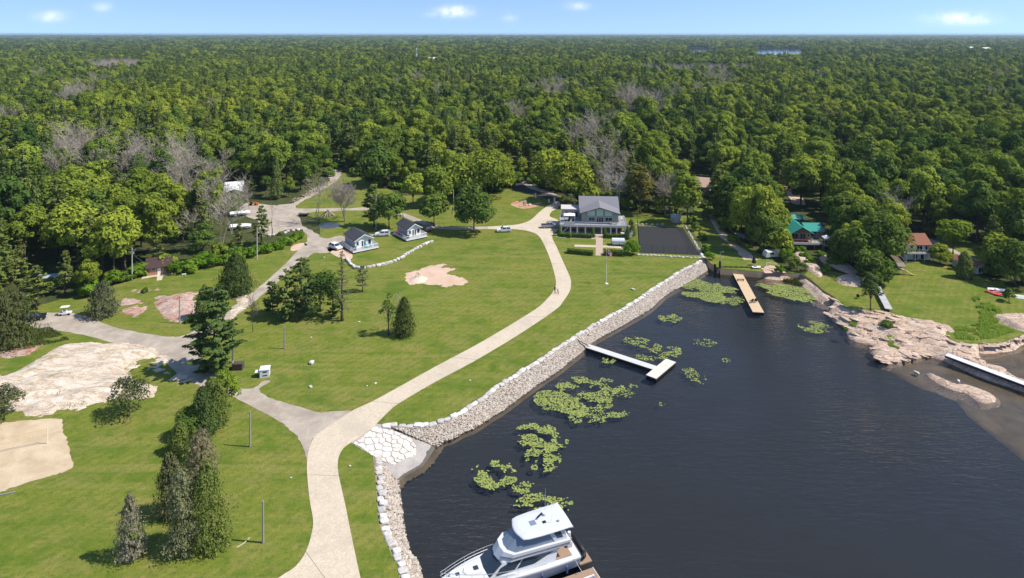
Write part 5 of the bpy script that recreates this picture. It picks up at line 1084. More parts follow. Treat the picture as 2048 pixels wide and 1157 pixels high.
# ------------------------------------------------------------------ yacht, dock and runabout
GEL = plain('gelcoat', (.60, .605, .61), .25, .5, var=.06); TINT = plain('tinted_glass', (.03, .045, .06), .06, .7, var=.05); TEAKM = plain('teak', (.36, .24, .16), .7, .2, var=.2, scale=4); ENCL = plain('clear_vinyl', (.20, .24, .30), .1, .6, var=.1)
ys = Vector((7.4, 80.0, ZW)); yr = math.atan2(-.379, -.925)
ya = thing('motor_yacht', 'large white flybridge motor yacht moored at the brown dock', 'yacht', ys, yr)
ya.scale = (1.075, 1.075, 1.075); LB = 15.5
def hb(x): s = x/LB; return 2.25*(1-max(0, (s-.42)/.58)**2.3)*(0.94+.06*min(1, s*4))+.02
def sheer(x): return 1.55+.75*(x/LB)**1.6
rings = []
for x in np.linspace(0, LB, 25):
    b = hb(x); z = sheer(x); rk = max(0, (x/LB-.6))*.9; rings.append([(x-rk*1.2, 0, -.5+.9*(max(0, x/LB-.7)/.3)**2), (x-rk*.6, -b*.80, .25), (x, -b, z), (x, -b*.965, z+.10), (x, 0, z+.16), (x, b*.965, z+.10), (x, b, z), (x-rk*.6, b*.80, .25)])
hull = MB().loft(rings).build('hull', GEL, ya, smooth=False, fix=True)
rail = MB(); 
for s in (-1, 1): rail.path([(x, s*(hb(x)+.03), sheer(x)-.06) for x in np.linspace(0, LB-.1, 22)], .045, 4)
rail.build('rub_rail', plain('rub_grey', (.25, .25, .26), .4), hull)
hp = MB()
for i in range(4):
    for s in (-1, 1): x = 7.3+.42*i; hp.obox((x, s*(hb(x)*.965), 1.15), (.32, .05, .55), rz=-s*.03)
hp.build('hull_window', TINT, hull)
def house(x0, x1, z0, z1, w, fs, rs, tw=.86, n=None):
    """cabin block: base x0..x1 at z0, raked front fs and rear rs at the top"""
    return [[(x0, -w, z0), (x1, -w*.86, z0), (x1+.25, 0, z0), (x1, w*.86, z0), (x0, w, z0)], [(x0+rs, -w*tw, z1), (x1-fs, -w*tw*.9, z1), (x1-fs+.3, 0, z1), (x1-fs, w*tw*.9, z1), (x0+rs, w*tw, z1)]]
MB().loft(house(3.1, 11.2, 1.6, 3.15, 1.85, 2.2, -.6)).build('saloon', GEL, ya, fix=True)
ws = MB(); B = house(3.1, 11.2, 1.6, 3.15, 1.85, 2.2, -.6); lo, hi = B
def lerp3(a, b, t): return tuple(a[i]+(b[i]-a[i])*t for i in range(3))
def push(p, d): return (p[0]+d[0], p[1]+d[1], p[2]+d[2])
for a, b in ((1, 2), (2, 3)): ws.add([push(lerp3(lo[a], hi[a], .22), (.05, 0, .05)), push(lerp3(lo[b], hi[b], .22), (.05, 0, .05)), push(lerp3(lo[b], hi[b], .93), (.05, 0, .05)), push(lerp3(lo[a], hi[a], .93), (.05, 0, .05))], [(0, 1, 2, 3)])
ws.build('windscreen', TINT, ya)
for s, (a, b) in ((-1, (0, 1)), (1, (4, 3))):
    sw = MB(); P0 = lerp3(lerp3(lo[a], lo[b], .12), lerp3(hi[a], hi[b], .12), .62); 
    def W_(f, t): return push(lerp3(lerp3(lo[a], lo[b], f), lerp3(hi[a], hi[b], f), t), (0, s*.03, .0))
    sw.add([W_(.08, .78), W_(.35, .38), W_(.62, .38), W_(.62, .88)], [(0, 1, 2, 3)]); sw.add([W_(.65, .88), W_(.65, .36), W_(.93, .30), W_(.97, .72), W_(.88, .90)], [(0, 1, 2, 3, 4)]); sw.build('side_window', TINT, ya)
# foredeck lounge and hatch
MB().loft([[(11.0, -.8, 2.05), (13.0, -.55, 2.15), (13.3, 0, 2.2), (13.0, .55, 2.15), (11.0, .8, 2.05)], [(11.1, -.7, 2.3), (12.8, -.45, 2.36), (13.05, 0, 2.4), (12.8, .45, 2.36), (11.1, .7, 2.3)]]).build('sun_pad', plain('cushion', (.66, .62, .58), .8), ya, fix=True)
MB().box(13.5, 13.95, -.2, .2, 2.2, 2.34).build('deck_hatch', TINT, ya); MB().tube((14.6, 0, 2.3), (14.6, 0, 2.55), .12, .1, 8).build('windlass', STEEL, ya)
br_ = MB()
for s in (-1, 1):
    xs_ = np.linspace(7.6, LB+.1, 14); top = [(x, s*(hb(min(x, LB-.05))*.93+.02), sheer(x)+.75) for x in xs_]; br_.path(top, .028, 5); br_.path([(p[0], p[1], p[2]-.35) for p in top], .016, 4)
    for p in top[::2]: br_.tube((p[0], p[1], p[2]-.68), p, .02, .02, 4)
br_.build('bow_rail', STEEL, ya)
# flybridge, enclosure and hardtop
fbm_ = MB().loft([[(1.3, -1.95, 3.16), (8.3, -1.7, 3.16), (9.4, -.9, 3.16), (9.6, 0, 3.16), (9.4, .9, 3.16), (8.3, 1.7, 3.16), (1.3, 1.95, 3.16)], [(1.2, -2.0, 3.75), (7.9, -1.72, 3.85), (8.8, -.95, 3.9), (8.95, 0, 3.9), (8.8, .95, 3.9), (7.9, 1.72, 3.85), (1.2, 2.0, 3.75)]]); fbm_.build('flybridge', GEL, ya, fix=True)
MB().path([(1.25, -2.0, 3.45), (8.1, -1.74, 3.5), (9.2, -.95, 3.5)], .035, 4).path([(1.25, 2.0, 3.45), (8.1, 1.74, 3.5), (9.2, .95, 3.5)], .035, 4).build('flybridge_trim', BLACK, ya)
MB().loft([[(3.0, -1.62, 3.8), (7.6, -1.5, 3.85), (8.3, -.8, 3.9), (8.45, 0, 3.9), (8.3, .8, 3.9), (7.6, 1.5, 3.85), (3.0, 1.62, 3.8)], [(3.0, -1.5, 5.15), (6.2, -1.4, 5.15), (6.8, -.75, 5.15), (6.9, 0, 5.15), (6.8, .75, 5.15), (6.2, 1.4, 5.15), (3.0, 1.5, 5.15)]]).build('bridge_enclosure', ENCL, ya, fix=True)
ht = []
for k, (i, z) in enumerate(((.14, 5.0), (0, 5.06), (.03, 5.14), (.16, 5.20), (.6, 5.26))): ht.append([(.9+i, -1.75+i, z), (1.4+i, -1.95+i, z), (6.2-i, -1.8+i, z), (7.0-i, -1.1+i*.5, z), (7.25-i, 0, z), (7.0-i, 1.1-i*.5, z), (6.2-i, 1.8-i, z), (1.4+i, 1.95-i, z), (.9+i, 1.75-i, z)])
ht = [[tuple(q) for q in smooth_line(r_, 3, closed=True)] for r_ in ht]; hto = MB().loft(ht).build('hardtop', GEL, ya, fix=True)
MB().box(3.5, 3.9, .2, .55, 5.24, 5.30).build('roof_hatch', BLACK, hto); MB().tube((3.2, -.6, 5.2), (3.2, -.6, 5.5), .3, .24, 12).build('radar_dome', GEL, hto); MB().obox((3.9, -.45, 5.5), (.9, .16, .1), rz=.5).build('radar_bar', BLACK, hto)
for y in (-1.25, 1.0): MB().tube((3.0, y*.75, 5.35), (2.9, y*.78, 8.0 if y < 0 else 6.3), .022, .01, 4).build('antenna', WHITE, hto)
for s in (-1, 1):
    MB().add([(1.5, s*1.72, 3.75), (3.0, s*1.66, 3.8), (3.9, s*1.6, 5.16), (1.9, s*1.64, 5.16), (1.5, s*1.62, 3.75), (3.0, s*1.56, 3.8), (3.9, s*1.5, 5.16), (1.9, s*1.54, 5.16)], [(0, 1, 2, 3), (7, 6, 5, 4), (0, 4, 5, 1), (1, 5, 6, 2), (2, 6, 7, 3), (3, 7, 4, 0)]).build('hardtop_support', GEL, ya, fix=True)
    MB().add([(2.0, s*1.73, 4.1), (2.7, s*1.7, 4.15), (3.2, s*1.68, 4.9), (2.4, s*1.68, 4.9)], [(0, 1, 2, 3)]).build('support_cutout', TINT, ya)
MB().box(.9, 3.6, -1.7, 1.7, 1.72, 1.76).build('cockpit_floor', TEAKM, ya); MB().box(.35, .95, -1.6, .7, 1.7, 2.2).build('cockpit_seat', plain('seat_tan', (.5, .40, .32), .8), ya); MB().path([tuple(q) for q in smooth_line(ht[0], 1, closed=True)]+[ht[0][0]], .03, 4).build('hardtop_trim', plain('trim_grey', (.12, .12, .13)), hto)
MB().box(4.6, 5.3, -.35, .35, 5.24, 5.285).build('sun_hatch', ENCL, hto); MB().tube((2.1, .9, 5.2), (2.1, .9, 5.55), .16, .14, 10).build('satellite_dome', WHITE, hto)
for s in (-1, 1): MB().path([(x_, s*(hb(x_)*.80), sheer(x_)+.13) for x_ in np.linspace(4, 14.2, 16)], .018, 4).build('deck_seam', plain('seam', (.3, .3, .3)), hull)
MB().box(9.7, 9.76, -1.2, -.1, 2.5, 2.53).box(9.7, 9.76, .2, 1.2, 2.5, 2.53).build('wiper', BLACK, ya)
MB().path([(11.3, -1.15, 2.02), (14.2, -.5, 2.35)], .03, 4).path([(11.3, 1.15, 2.02), (14.2, .5, 2.35)], .03, 4).build('grab_rail', STEEL, ya); MB().box(11.4, 11.9, -.25, .25, 2.33, 2.40).build('skylight', TINT, ya)
MB().box(3.05, 3.09, -.9, .9, 1.75, 3.0).build('cockpit_door', TINT, ya); MB().box(1.7, 2.3, -.7, .5, 1.95, 2.02).build('cockpit_table', TEAKM, ya)
MB().box(-1.5, .0, -1.95, 1.95, .42, .55).build('swim_platform', TEAKM, ya)
di = thing('dinghy', 'black inflatable dinghy lying across the yacht stern', 'dinghy', ys+Matrix.Rotation(yr, 3, 'Z') @ Vector((-.55, -.2, .62)), yr+R(90))
MB().path([(-1.5, -.55, .3), (1.2, -.55, .3), (1.75, -.25, .36), (1.85, 0, .38), (1.75, .25, .36), (1.2, .55, .3), (-1.5, .55, .3)], .27, 8).build('tube', BLACK, di, smooth=True); MB().box(-1.45, 1.4, -.5, .5, .1, .2).build('floor', plain('dinghy_floor', (.12, .12, .12)), di); MB().tube((-1.65, 0, .1), (-1.65, 0, .95), .16, .2, 8).build('outboard', WHITE, di)
def yl(x, y, z): return ys+Matrix.Rotation(yr, 3, 'Z') @ Vector((x, y+.2, z))
dk = thing('dock', 'brown decked floating dock between the yacht and the runabout', 'dock', yl(0, 2.75, 0), yr); MB().box(-1.2, 13, 0, 2.4, .38, .52).build('deck', TEAKM, dk); MB().box(-1.15, 12.9, .05, 2.35, -.3, .38).build('float', plain('float_grey', (.2, .2, .2)), dk); MB().box(-1.28, -1.2, -.02, 2.42, .2, .55).build('bumper', CREAM, dk)
for x in (.8, 4.5, 8.5): MB().box(x, x+.3, .12, .22, .52, .64).build('cleat', STEEL, dk)
mtw = thing('dock_mat', 'blue grey mat lying on the end of the brown dock', 'mat', yl(.1, 3.9, .525), yr); MB().box(-.9, .7, .1, 1.1, 0, .03).build('mat', plain('mat_blue', (.16, .17, .27), .8), mtw); MB().box(-.9, .7, -.12, .02, 0, .12).build('rolled_edge', WHITE, mtw)
rb_ = thing('runabout', 'white and navy runabout boat moored at the brown dock', 'boat', yl(-1.6, 6.35, 0), yr); rings = []
for x in np.linspace(0, 6.6, 12):
    b = 1.12*(1-max(0, (x/6.6-.45)/.55)**2.2)+.02; z = .85+.2*(x/6.6); rings.append([(x, 0, -.2), (x, -b*.8, .2), (x, -b, z), (x, -b*.86, z+.05), (x, 0, z-.15 if 1.2 < x < 4.2 else z+.1), (x, b*.86, z+.05), (x, b, z), (x, b*.8, .2)])
MB().loft(rings).build('hull', GEL, rb_, fix=True); st_ = MB()
for s in (-1, 1): st_.path([(x, s*(1.12*(1-max(0, (x/6.6-.45)/.55)**2.2)+.03), .62+.2*x/6.6) for x in np.linspace(0, 6.4, 10)], .12, 4)
st_.build('navy_stripe', plain('navy_gelcoat', (.02, .025, .09), .25, .5), rb_)
MB().add([(3.0, -.85, .95), (3.9, -.75, .95), (4.3, 0, .98), (3.9, .75, .95), (3.0, .85, .95), (2.9, -.8, 1.5), (3.5, -.65, 1.5), (3.8, 0, 1.5), (3.5, .65, 1.5), (2.9, .8, 1.5)], [(0, 1, 6, 5), (1, 2, 7, 6), (2, 3, 8, 7), (3, 4, 9, 8)]).build('windscreen', ENCL, rb_)
for y in (-.5, .5): MB().box(2.2, 2.8, y-.28, y+.28, .75, 1.1).build('seat', GEL, rb_); MB().box(2.1, 2.25, y-.28, y+.28, 1.0, 1.45).build('seat_back', GEL, rb_)
MB().box(.5, 1.1, -.85, .85, .75, 1.1).build('rear_bench', plain('bench_grey', (.5, .5, .5), .7), rb_); MB().path([(1.6, -.95, .95), (1.9, -.9, 2.1), (1.9, .9, 2.1), (1.6, .95, .95)], .05).build('arch', STEEL, rb_)
MB().tube((-.35, 0, -.3), (-.35, 0, .8), .12, .16, 8).tube((-.35, 0, .75), (-.45, 0, 1.35), .24, .2, 8).build('outboard', BLACK, rb_)

for k, x in enumerate((2.0, 5.2, 8.6)):
    f_ = thing('boat_fender', ['blue fender hanging at the stern quarter of the yacht', 'blue fender hanging amidships between yacht and dock', 'blue fender hanging below the yacht hull windows'][k], 'fender', yl(x, 2.32, .55), yr); MB().tube((0, 0, 0), (0, 0, .75), .14, .14, 8).build('body', plain('fender_blue', (.06, .08, .2), .5), f_); MB().tube((0, 0, .75), (0, -.05, 1.3), .02, .02, 4).build('cord', WHITE, f_)
for k, (x0_, x1_) in enumerate(((.9, .3), (9.5, 8.6))):
    a_ = yl(x0_, 2.15, 1.85); b_ = yl(x1_, 2.95, .62); m_ = thing('mooring_line', ['white mooring line at the yacht stern', 'white mooring line amidships on the yacht'][k], 'rope', a_); MB().path([(a_.lerp(b_, i/6)-a_)-Vector((0, 0, .12*math.sin(3.14*i/6))) for i in range(7)], .025, 4).build('rope', WHITE, m_)

# ------------------------------------------------------------------ other docks
def pier(label, a, b, w, name='dock', mat=WOOD, top=.45, rails=None, seg=None):
    d = b-a; L_ = d.length; rz = math.atan2(d.y, d.x); t = thing(name, label, 'dock', (a.x, a.y, ZW), rz)
    n = seg or max(1, round(L_/3.2))
    for i in range(n): MB().box(L_*i/n+.02, L_*(i+1)/n-.02, -w/2, w/2, top-.1, top).build('deck_section', mat, t)
    MB().box(.05, L_-.05, -w/2+.06, w/2-.06, -.25, top-.1).build('float', BLACK, t); return t
LIGHTD = plain('pale_dock', (.60, .58, .54), .8, .2, var=.15, scale=2); TAND = plain('tan_dock', (.60, .44, .27), .8, .2, var=.15, scale=2)
p_ = pier('long tan floating dock reaching out from the timber sea wall', G(1474.5, 546, ZW+.45), G(1517, 625, ZW+.45), 2.5, mat=TAND); 
pier('narrow grey walkway of the T shaped dock', G(1175, 692, ZW+.45), G(1310, 736, ZW+.45), 1.6, mat=LIGHTD); pier('wide pale end platform of the T shaped dock', G(1302, 754, ZW+.5), G(1342, 721, ZW+.5), 2.1, mat=plain('pale_head', (.66, .60, .50), .8), top=.5)
gw = thing('gangway', 'short dark gangway from the cobbles to the T shaped dock', 'gangway', G(1158, 682, -.3), 0); a = Vector((0, 0, 0)); b = G(1178, 693, ZW+.5)-G(1158, 682, -.3); MB().tube(a+Vector((-.3, .3, .1)), b+Vector((-.3, .3, .1)), .05, .05, 4).build('handrail', BLACK, gw); MB().add([a+Vector((-.4, .4, 0)), a+Vector((.4, -.4, 0)), b+Vector((.4, -.4, 0)), b+Vector((-.4, .4, 0))], [(0, 1, 2, 3)]).build('ramp', DARKWOOD, gw)
chair('dock_chair', 'dark chair near the end of the long tan dock, left', G(1503, 606, ZW+.45), R(200), DARKWOOD); chair('dock_chair', 'dark chair near the end of the long tan dock, right', G(1511, 605, ZW+.45), R(180), DARKWOOD)
bn = thing('dock_bench', 'low dark bench across the shore end of the tan dock', 'bench', G(1481, 562, ZW+.45)); MB().box(-.9, .9, -.2, .2, .35, .43).build('seat', DARKWOOD, bn); MB().box(-.8, -.7, -.18, .18, 0, .35).build('leg', DARKWOOD, bn); MB().box(.7, .8, -.18, .18, 0, .35).build('leg', DARKWOOD, bn)
# stored gangway sections on the right lawn
sg = GL([(1754, 580), (1778, 626)]); d = sg[1]-sg[0]; t = thing('stored_dock', 'sectioned grey dock ramp stored on the lawn beside the vase shaped tree', 'dock', sg[0], math.atan2(d.y, d.x)); L_ = d.length
for i in range(5): MB().box(L_*i/5+.05, L_*(i+1)/5-.05, -.75, .75, .75, .85).build('deck_section', plain('grey_dock', (.46, .44, .44), .8), t)
MB().box(0, L_, -.7, -.62, .45, .75).build('side_beam', BLACK, t); MB().box(0, L_, .62, .7, .45, .75).build('side_beam', BLACK, t)
for x in (.3, L_*.5, L_-.3):
    for s in (-.6, .6): MB().tube((x, s, 0), (x, s, .5), .06, .06, 5).build('leg', STEEL, t)
a = G(1893, 709, .1); b = G(2075, 777, .1); d = b-a; t = thing('aluminium_dock', 'long narrow white dock along the rock ridge at far right', 'dock', (a.x, a.y, .0), math.atan2(d.y, d.x)); L_ = d.length
for i in range(6): MB().box(L_*i/6+.03, L_*(i+1)/6-.03, -.7, .7, .0, .12).build('deck_section', plain('white_dock', (.72, .72, .72), .7), t)
MB().box(0, L_, -.68, -.6, -.35, 0).build('side_beam', BLACK, t); MB().box(0, L_, .6, .68, -.35, 0).build('side_beam', BLACK, t)
for x in np.linspace(.4, L_-.4, 6):
    for s in (-.6, .6): MB().tube((x, s, -2.2), (x, s, 0), .05, .05, 5).build('leg', STEEL, t)
# timber sea wall at the head of the channel
a = G(1438, 545, ZW); b = G(1528, 546, ZW); d = b-a; t = thing('timber_sea_wall', 'dark brown timber sea wall at the head of the channel', 'sea wall', a, math.atan2(d.y, d.x)); L_ = d.length
for i in range(4): MB().box(0, L_, -.12-.01*i, .12, .02+.4*i, .38+.4*i).build('timber', DARKWOOD, t)
for x in np.linspace(.2, L_-.2, 9): MB().tube((x, -.22, -.6), (x, -.22, 1.75), .12, .12, 6).build('pile', plain('dark_pile', (.035, .025, .02), .9), t)
MB().box(0, L_, .12, 2.0, -2, 1.37).build('backfill', BANKM, t)
for k, (u, v, h) in enumerate(((1430, 541, 2.2), (1440, 536, 2.4))):
    t = thing('mooring_post', ['thick dark mooring post at the left end of the timber wall', 'dark mooring post standing behind the timber wall corner'][k], 'post', G(u, v, -.8 if k == 0 else 0)); MB().tube((0, 0, -.5), (0, 0, h*.7), .35, .28, 8).build('post', plain('dark_pile', (.035, .025, .02)), t); MB().tube((0, 0, h*.7), (0, 0, h*.76), .32, .3, 8).build('cap', DARKWOOD, t)

# ------------------------------------------------------------------ poles, wires, flag
POLEW = plain('pole_wood', (.34, .30, .26), .85, .1, var=.25)
def pole(label, px, h, r=.13, arm=False, name='utility_pole', mat=POLEW, lamp=False):
    t = thing(name, label, 'pole', G(*px)); MB().tube((0, 0, -.1), (0, 0, h), r*1.15, r*.8, 7).build('shaft', mat, t)
    if arm: MB().box(-.9, .9, -.06, .06, h-.5, h-.38).build('crossarm', POLEW, t); MB().tube((.25, .2, h-1.6), (.25, .2, h-.9), .2, .2, 8).build('transformer', STEEL, t)
    if lamp: MB().tube((0, 0, h), (.5, -.1, h+.15), .035, .035, 4).build('lamp_arm', STEEL, t); MB().box(.4, .75, -.22, .02, h+.08, h+.2).build('lamp_head', STEEL, t)
    return t
pole('tall grey utility pole left of the brick hut', (264, 559), 8.0, arm=True, mat=plain('pale_pole', (.5, .47, .43))); pole('pale pole standing in the bushes below the gravel yard', (514, 518), 8.7, mat=MATS['pale_pole'])
pole('short brown pole among the red rocks', (359, 647), 6.0); pole('short pole in the middle of the west lawn', (569, 698), 4.4); pole('pale pole beside the big pine at the gravel road', (465, 735), 6.3, mat=MATS['pale_pole'])
pole('brown pole on the lawn left of the gravel flare', (500, 894), 5.4); pole('weathered pole near the driveway at the bottom left', (526, 1086), 5.2, mat=POLEW); pole('pale pole left of the dark lawn tree', (907, 430), 8.8, .12, mat=MATS['pale_pole'])
pole('yellowish pole at the driveway gate', (1126, 406), 4.6, .1, mat=plain('yellow_pole', (.5, .42, .22))); pole('tall thin pole behind the big house', (1239, 425), 9.5, .08, mat=STEEL); pole('pale pole between the two small cottages', (752, 460), 11, .13, mat=MATS['pale_pole']); pole('thin dark lamp post on the lawn behind the timber wall', (1441, 530), 3.4, .07, mat=STEEL, lamp=True, name='lamp_post')
def wire(label, a, b, sag):
    a = Vector(a); b = Vector(b); t = thing('power_line', label, 'wire', a); pts = [(a.lerp(b, i/14)-a)-Vector((0, 0, sag*4*(i/14)*(1-i/14))) for i in range(15)]; MB().path(pts, .022, 3).build('cable', plain('cable_grey', (.28, .28, .28)), t)
pa = G(264, 559); pb = G(514, 518); wire('upper wire from the hut pole to the yard pole', pa+Vector((0, 0, 7.3)), pb+Vector((0, 0, 8.4)), .9); wire('wire from the hut pole down to the brick hut roof', pa+Vector((0, 0, 6.6)), b0+Vector((.3, .5, 2.6)), .2)
wire('wire from the yard pole to the cottage pole', pb+Vector((0, 0, 8.3)), G(752, 460)+Vector((0, 0, 10.6)), 1.2)
fp = thing('flagpole', 'white flagpole on the lawn in front of the big house', 'flagpole', G(1213, 568)); MB().tube((0, 0, -.1), (0, 0, 9.2), .07, .04, 8).build('shaft', WHITE, fp); MB().tube((0, 0, 9.2), (0, 0, 9.35), .08, .05, 8).build('finial', STEEL, fp); MB().tube((0, 0, -.05), (0, 0, .12), .5, .45, 10).build('base', CREAM, fp)
fl = thing('flag', 'red and white maple leaf flag hanging from the flagpole', 'flag', G(1213, 568)+Vector((.06, 0, 9.0)))
def flagpt(s, t_): return (s*1.35, -.15+.18*math.sin(s*7), -.15-s*1.0-t_*1.15+.1*math.sin(s*5))
REDF = plain('flag_red', (.60, .02, .03), .8, var=.05); WHF = plain('flag_white', (.8, .8, .8), .8, var=.05)
for (s0_, s1_, m_) in ((0, .25, REDF), (.25, .75, WHF), (.75, 1, REDF)):
    mb = MB(); k = 6
    for i in range(k):
        for j in range(4): u0_, u1_ = s0_+(s1_-s0_)*i/k, s0_+(s1_-s0_)*(i+1)/k; mb.add([flagpt(u0_, j/4), flagpt(u1_, j/4), flagpt(u1_, (j+1)/4), flagpt(u0_, (j+1)/4)], [(0, 3, 2, 1)])
    mb.build('cloth_band', m_, fl)
leafp = [(0, .34), (.07, .22), (.15, .26), (.12, .12), (.22, .16), (.24, .08), (.34, .04), (.22, -.06), (.24, -.12), (.03, -.1), (.03, -.28), (-.03, -.28), (-.03, -.1), (-.24, -.12), (-.22, -.06), (-.34, .04), (-.24, .08), (-.22, .16), (-.12, .12), (-.15, .26), (-.07, .22)]
mb = MB(); vs = []
for (x, y) in leafp: p = flagpt(.5+x*.62, .5-y*1.1); vs.append((p[0], p[1]-.02, p[2]))
c_ = flagpt(.5, .5); mb.add(vs+[(c_[0], c_[1]-.02, c_[2])], [(i, (i+1) % len(vs), len(vs)) for i in range(len(vs))]); mb.build('maple_leaf', REDF, fl)

# ------------------------------------------------------------------ small things
def rock(label, px, s, mat=BOULDER, z=.1, name='lawn_rock'):
    o = new_obj(name, stones[rr.randrange(8)]); o.location = G(*px)+Vector((0, 0, s[2]*.3)); o.scale = (s[0]/2, s[1]/2, s[2]/2); o.rotation_euler = (0, 0, rr.uniform(0, 6)); return tag(o, label, 'rock')
rock('dark grey boulder on the west lawn', (623, 728), (1.3, 1.0, .9)); rock('flat pale rock on the lawn below the dark boulder', (621, 775), (1.0, .7, .4)); rock('flat pale rock on the lawn near the lake wall', (1266, 580), (1.3, .9, .5)); rock('small white rock pair near the tyre ring, right', (751, 768), (.6, .4, .3)); rock('small white rock near the tyre ring, left', (734, 773), (.35, .3, .25))
rock('small pale rock on the lawn below the sandy patch', (718, 645), (.7, .4, .3)); rock('small pale rock left of the lone lawn tree', (622, 676), (.5, .4, .3)); rock('white stone on the grass strip beside the driveway', (700, 933), (.35, .3, .25)); rock('white stone on the grass left of the driveway', (582, 957), (.35, .3, .25)); rock('pale rock near the left cottage drive', (648, 516), (.7, .5, .4)); rock('tan rock on the lawn strip by the lake wall', (940, 762), (.5, .3, .25))
rock('small rock breaking the shallow water by the island', (1833, 732), (1.2, .7, .8)); rock('lone pale rock in the shallows left of the white dock', (1917, 749), (1.0, .6, .8))
for o in bpy.data.objects:
    if o.name.startswith('lawn_rock') and o.location.y < 130 and o.location.x > 70: o.location.z = ZW+.1
ub = thing('well_box', 'white box shaped well cover with a slot on the west lawn', 'utility box', G(530, 752), R(12)); MB().box(-.8, .8, -.75, .75, 0, 1.35).build('box', plain('box_white', (.70, .74, .68), .6), ub); MB().box(-.88, .88, -.82, .82, 1.35, 1.5).build('lid', WHITE, ub); MB().box(-.25, .45, -.78, -.75, .95, 1.12).build('slot', BLACK, ub); MB().box(-.3, .5, -.78, -.75, .35, .5).build('vent', BLACK, ub); MB().box(-1.7, -.82, -.5, .5, .9, 1.0).build('side_shelf', WHITE, ub)
cr = thing('wooden_crate', 'dark slatted wooden crate behind the big pine', 'crate', G(476, 738), R(5))
for i in range(5): MB().box(-.9+.38*i, -.62+.38*i, -.7, -.64, 0, 1.2).build('slat', DARKWOOD, cr)
MB().box(-.9, .95, -.63, .7, 0, 1.1).build('box', plain('crate_dark', (.09, .07, .06)), cr)
vp = thing('volleyball_net', 'yellow edged volleyball net on the sand court', 'net', G(95, 888)); q_ = G(-60, 921)-G(95, 888); MB().tube((0, 0, -.1), (0, 0, 2.4), .06, .06, 7).build('post', WHITE, vp); MB().tube(q_+Vector((0, 0, -.1)), q_+Vector((0, 0, 2.4)), .06, .06, 7).build('post', WHITE, vp)
YEL = plain('net_yellow', (.62, .42, .08), .7); MB().tube(Vector((0, 0, 2.3)), q_+Vector((0, 0, 2.3)), .035, .035, 4).tube(Vector((0, 0, 1.4)), q_+Vector((0, 0, 1.4)), .03, .03, 4).build('net_tape', YEL, vp); nm_ = MB()
for i in range(60): p = q_*(i/60); nm_.tube(p+Vector((0, 0, 1.4)), p+Vector((0, 0, 2.3)), .005, .005, 3)
nm_.build('net_mesh', plain('net_grey', (.4, .38, .33)), vp)
bl = thing('weathered_plank', 'long grey plank lying on the grass below the sand court', 'plank', G(10, 989), R(20)); MB().box(-1.0, 1.2, -.1, .1, .02, .1).build('plank', plain('grey_plank', (.25, .24, .24)), bl)
bl = thing('bent_stick', 'pale stick lying on the grass left of the bottom pole', 'stick', G(485, 1090)); MB().path([(-.5, -.5, .05), (.1, .1, .1), (.5, 1.0, .12)], .05, 5).build('stick', plain('stick_pale', (.6, .55, .4)), bl)
# stacked stone figure and gate pillars
sk = thing('stone_figure', 'stacked stone figure on the bare red earth above the driveway', 'statue', G(1049, 411))
for (x, z, sx, sz_) in ((-.35, .35, .22, .35), (.35, .35, .22, .35), (0, .85, .7, .18), (0, 1.2, .4, .22), (0, 1.5, .75, .14), (0, 1.8, .25, .22)):
    o = new_obj('stone', stones[rr.randrange(8)], sk); o.location = (x, 0, z); o.scale = (sx*1.25, .35, sz_*1.35)
rr2 = random.Random(9)
for k, (u, v) in enumerate(((1042, 414), (1060, 411), (1075, 409))): rock(['pale rock left of the stacked stone figure', 'pale rock right of the stacked stone figure', 'grey boulder at the right end of the red earth'][k], (u, v), (1.4, 1.0, .8))
for k, (u, v) in enumerate(((1071, 396), (1109, 407), (1098, 405))):
    t = thing('gate_pillar', ['white gate pillar left of the asphalt drive', 'white gate pillar at the top of the driveway', 'short white sign pillar beside the driveway gate'][k], 'pillar', G(u, v)); MB().box(-.25, .25, -.25, .25, 0, (1.6, 1.9, 1.0)[k]).build('pillar', WHITE, t); MB().box(-.33, .33, -.33, .33, (1.6, 1.9, 1.0)[k], (1.6, 1.9, 1.0)[k]+.15).build('cap', CREAM, t)
# brush pile, lumber along the road, sand pile
bp_ = thing('brush_pile', 'cone of pale boards and brush piled on the grass by the path', 'wood pile', G(656, 432))
for i in range(46):
    a = rr2.uniform(0, 6.28); r_ = rr2.uniform(1.5, 2.6); MB().tube((math.cos(a)*r_, math.sin(a)*r_, .05), (math.cos(a)*.25*r_*rr2.uniform(-.3, 1), math.sin(a)*.25*r_, rr2.uniform(1.4, 2.1)), .09, .06, 4).build('board', [WOOD, plain('pale_board', (.62, .54, .44), .85, var=.2), DARKWOOD][(i*7) % 3 if i % 4 else 1], bp_)
lp = thing('lumber_heap', 'long heap of old logs and boards beside the gravel road', 'wood pile', G(630, 388))
lo_ = resample(GL([(585, 407), (600, 400), (625, 386), (645, 375), (660, 367)]), 70)
for i, p in enumerate(lo_):
    a = rr2.uniform(0, 3.14); L_ = rr2.uniform(.8, 1.9); q = p-Vector(lp.location)+Vector((rr2.uniform(-1, .6), rr2.uniform(0, 1.4), 0)); z = rr2.uniform(.1, .9); MB().tube(q+Vector((-math.cos(a)*L_/2, -math.sin(a)*L_/2, z)), q+Vector((math.cos(a)*L_/2, math.sin(a)*L_/2, z+rr2.uniform(-.25, .35))), .16, .14, 5).build('log', [WOOD, plain('pinkish_log', (.50, .38, .31), .9, var=.25), BAREBARK, DARKWOOD][i % 4], lp)
sp = thing('sand_pile', 'small cone of pale sand on the bare earth patch', 'sand pile', G(836, 560)); vs = [(0, 0, 1.15)]; n = 18; fs = []
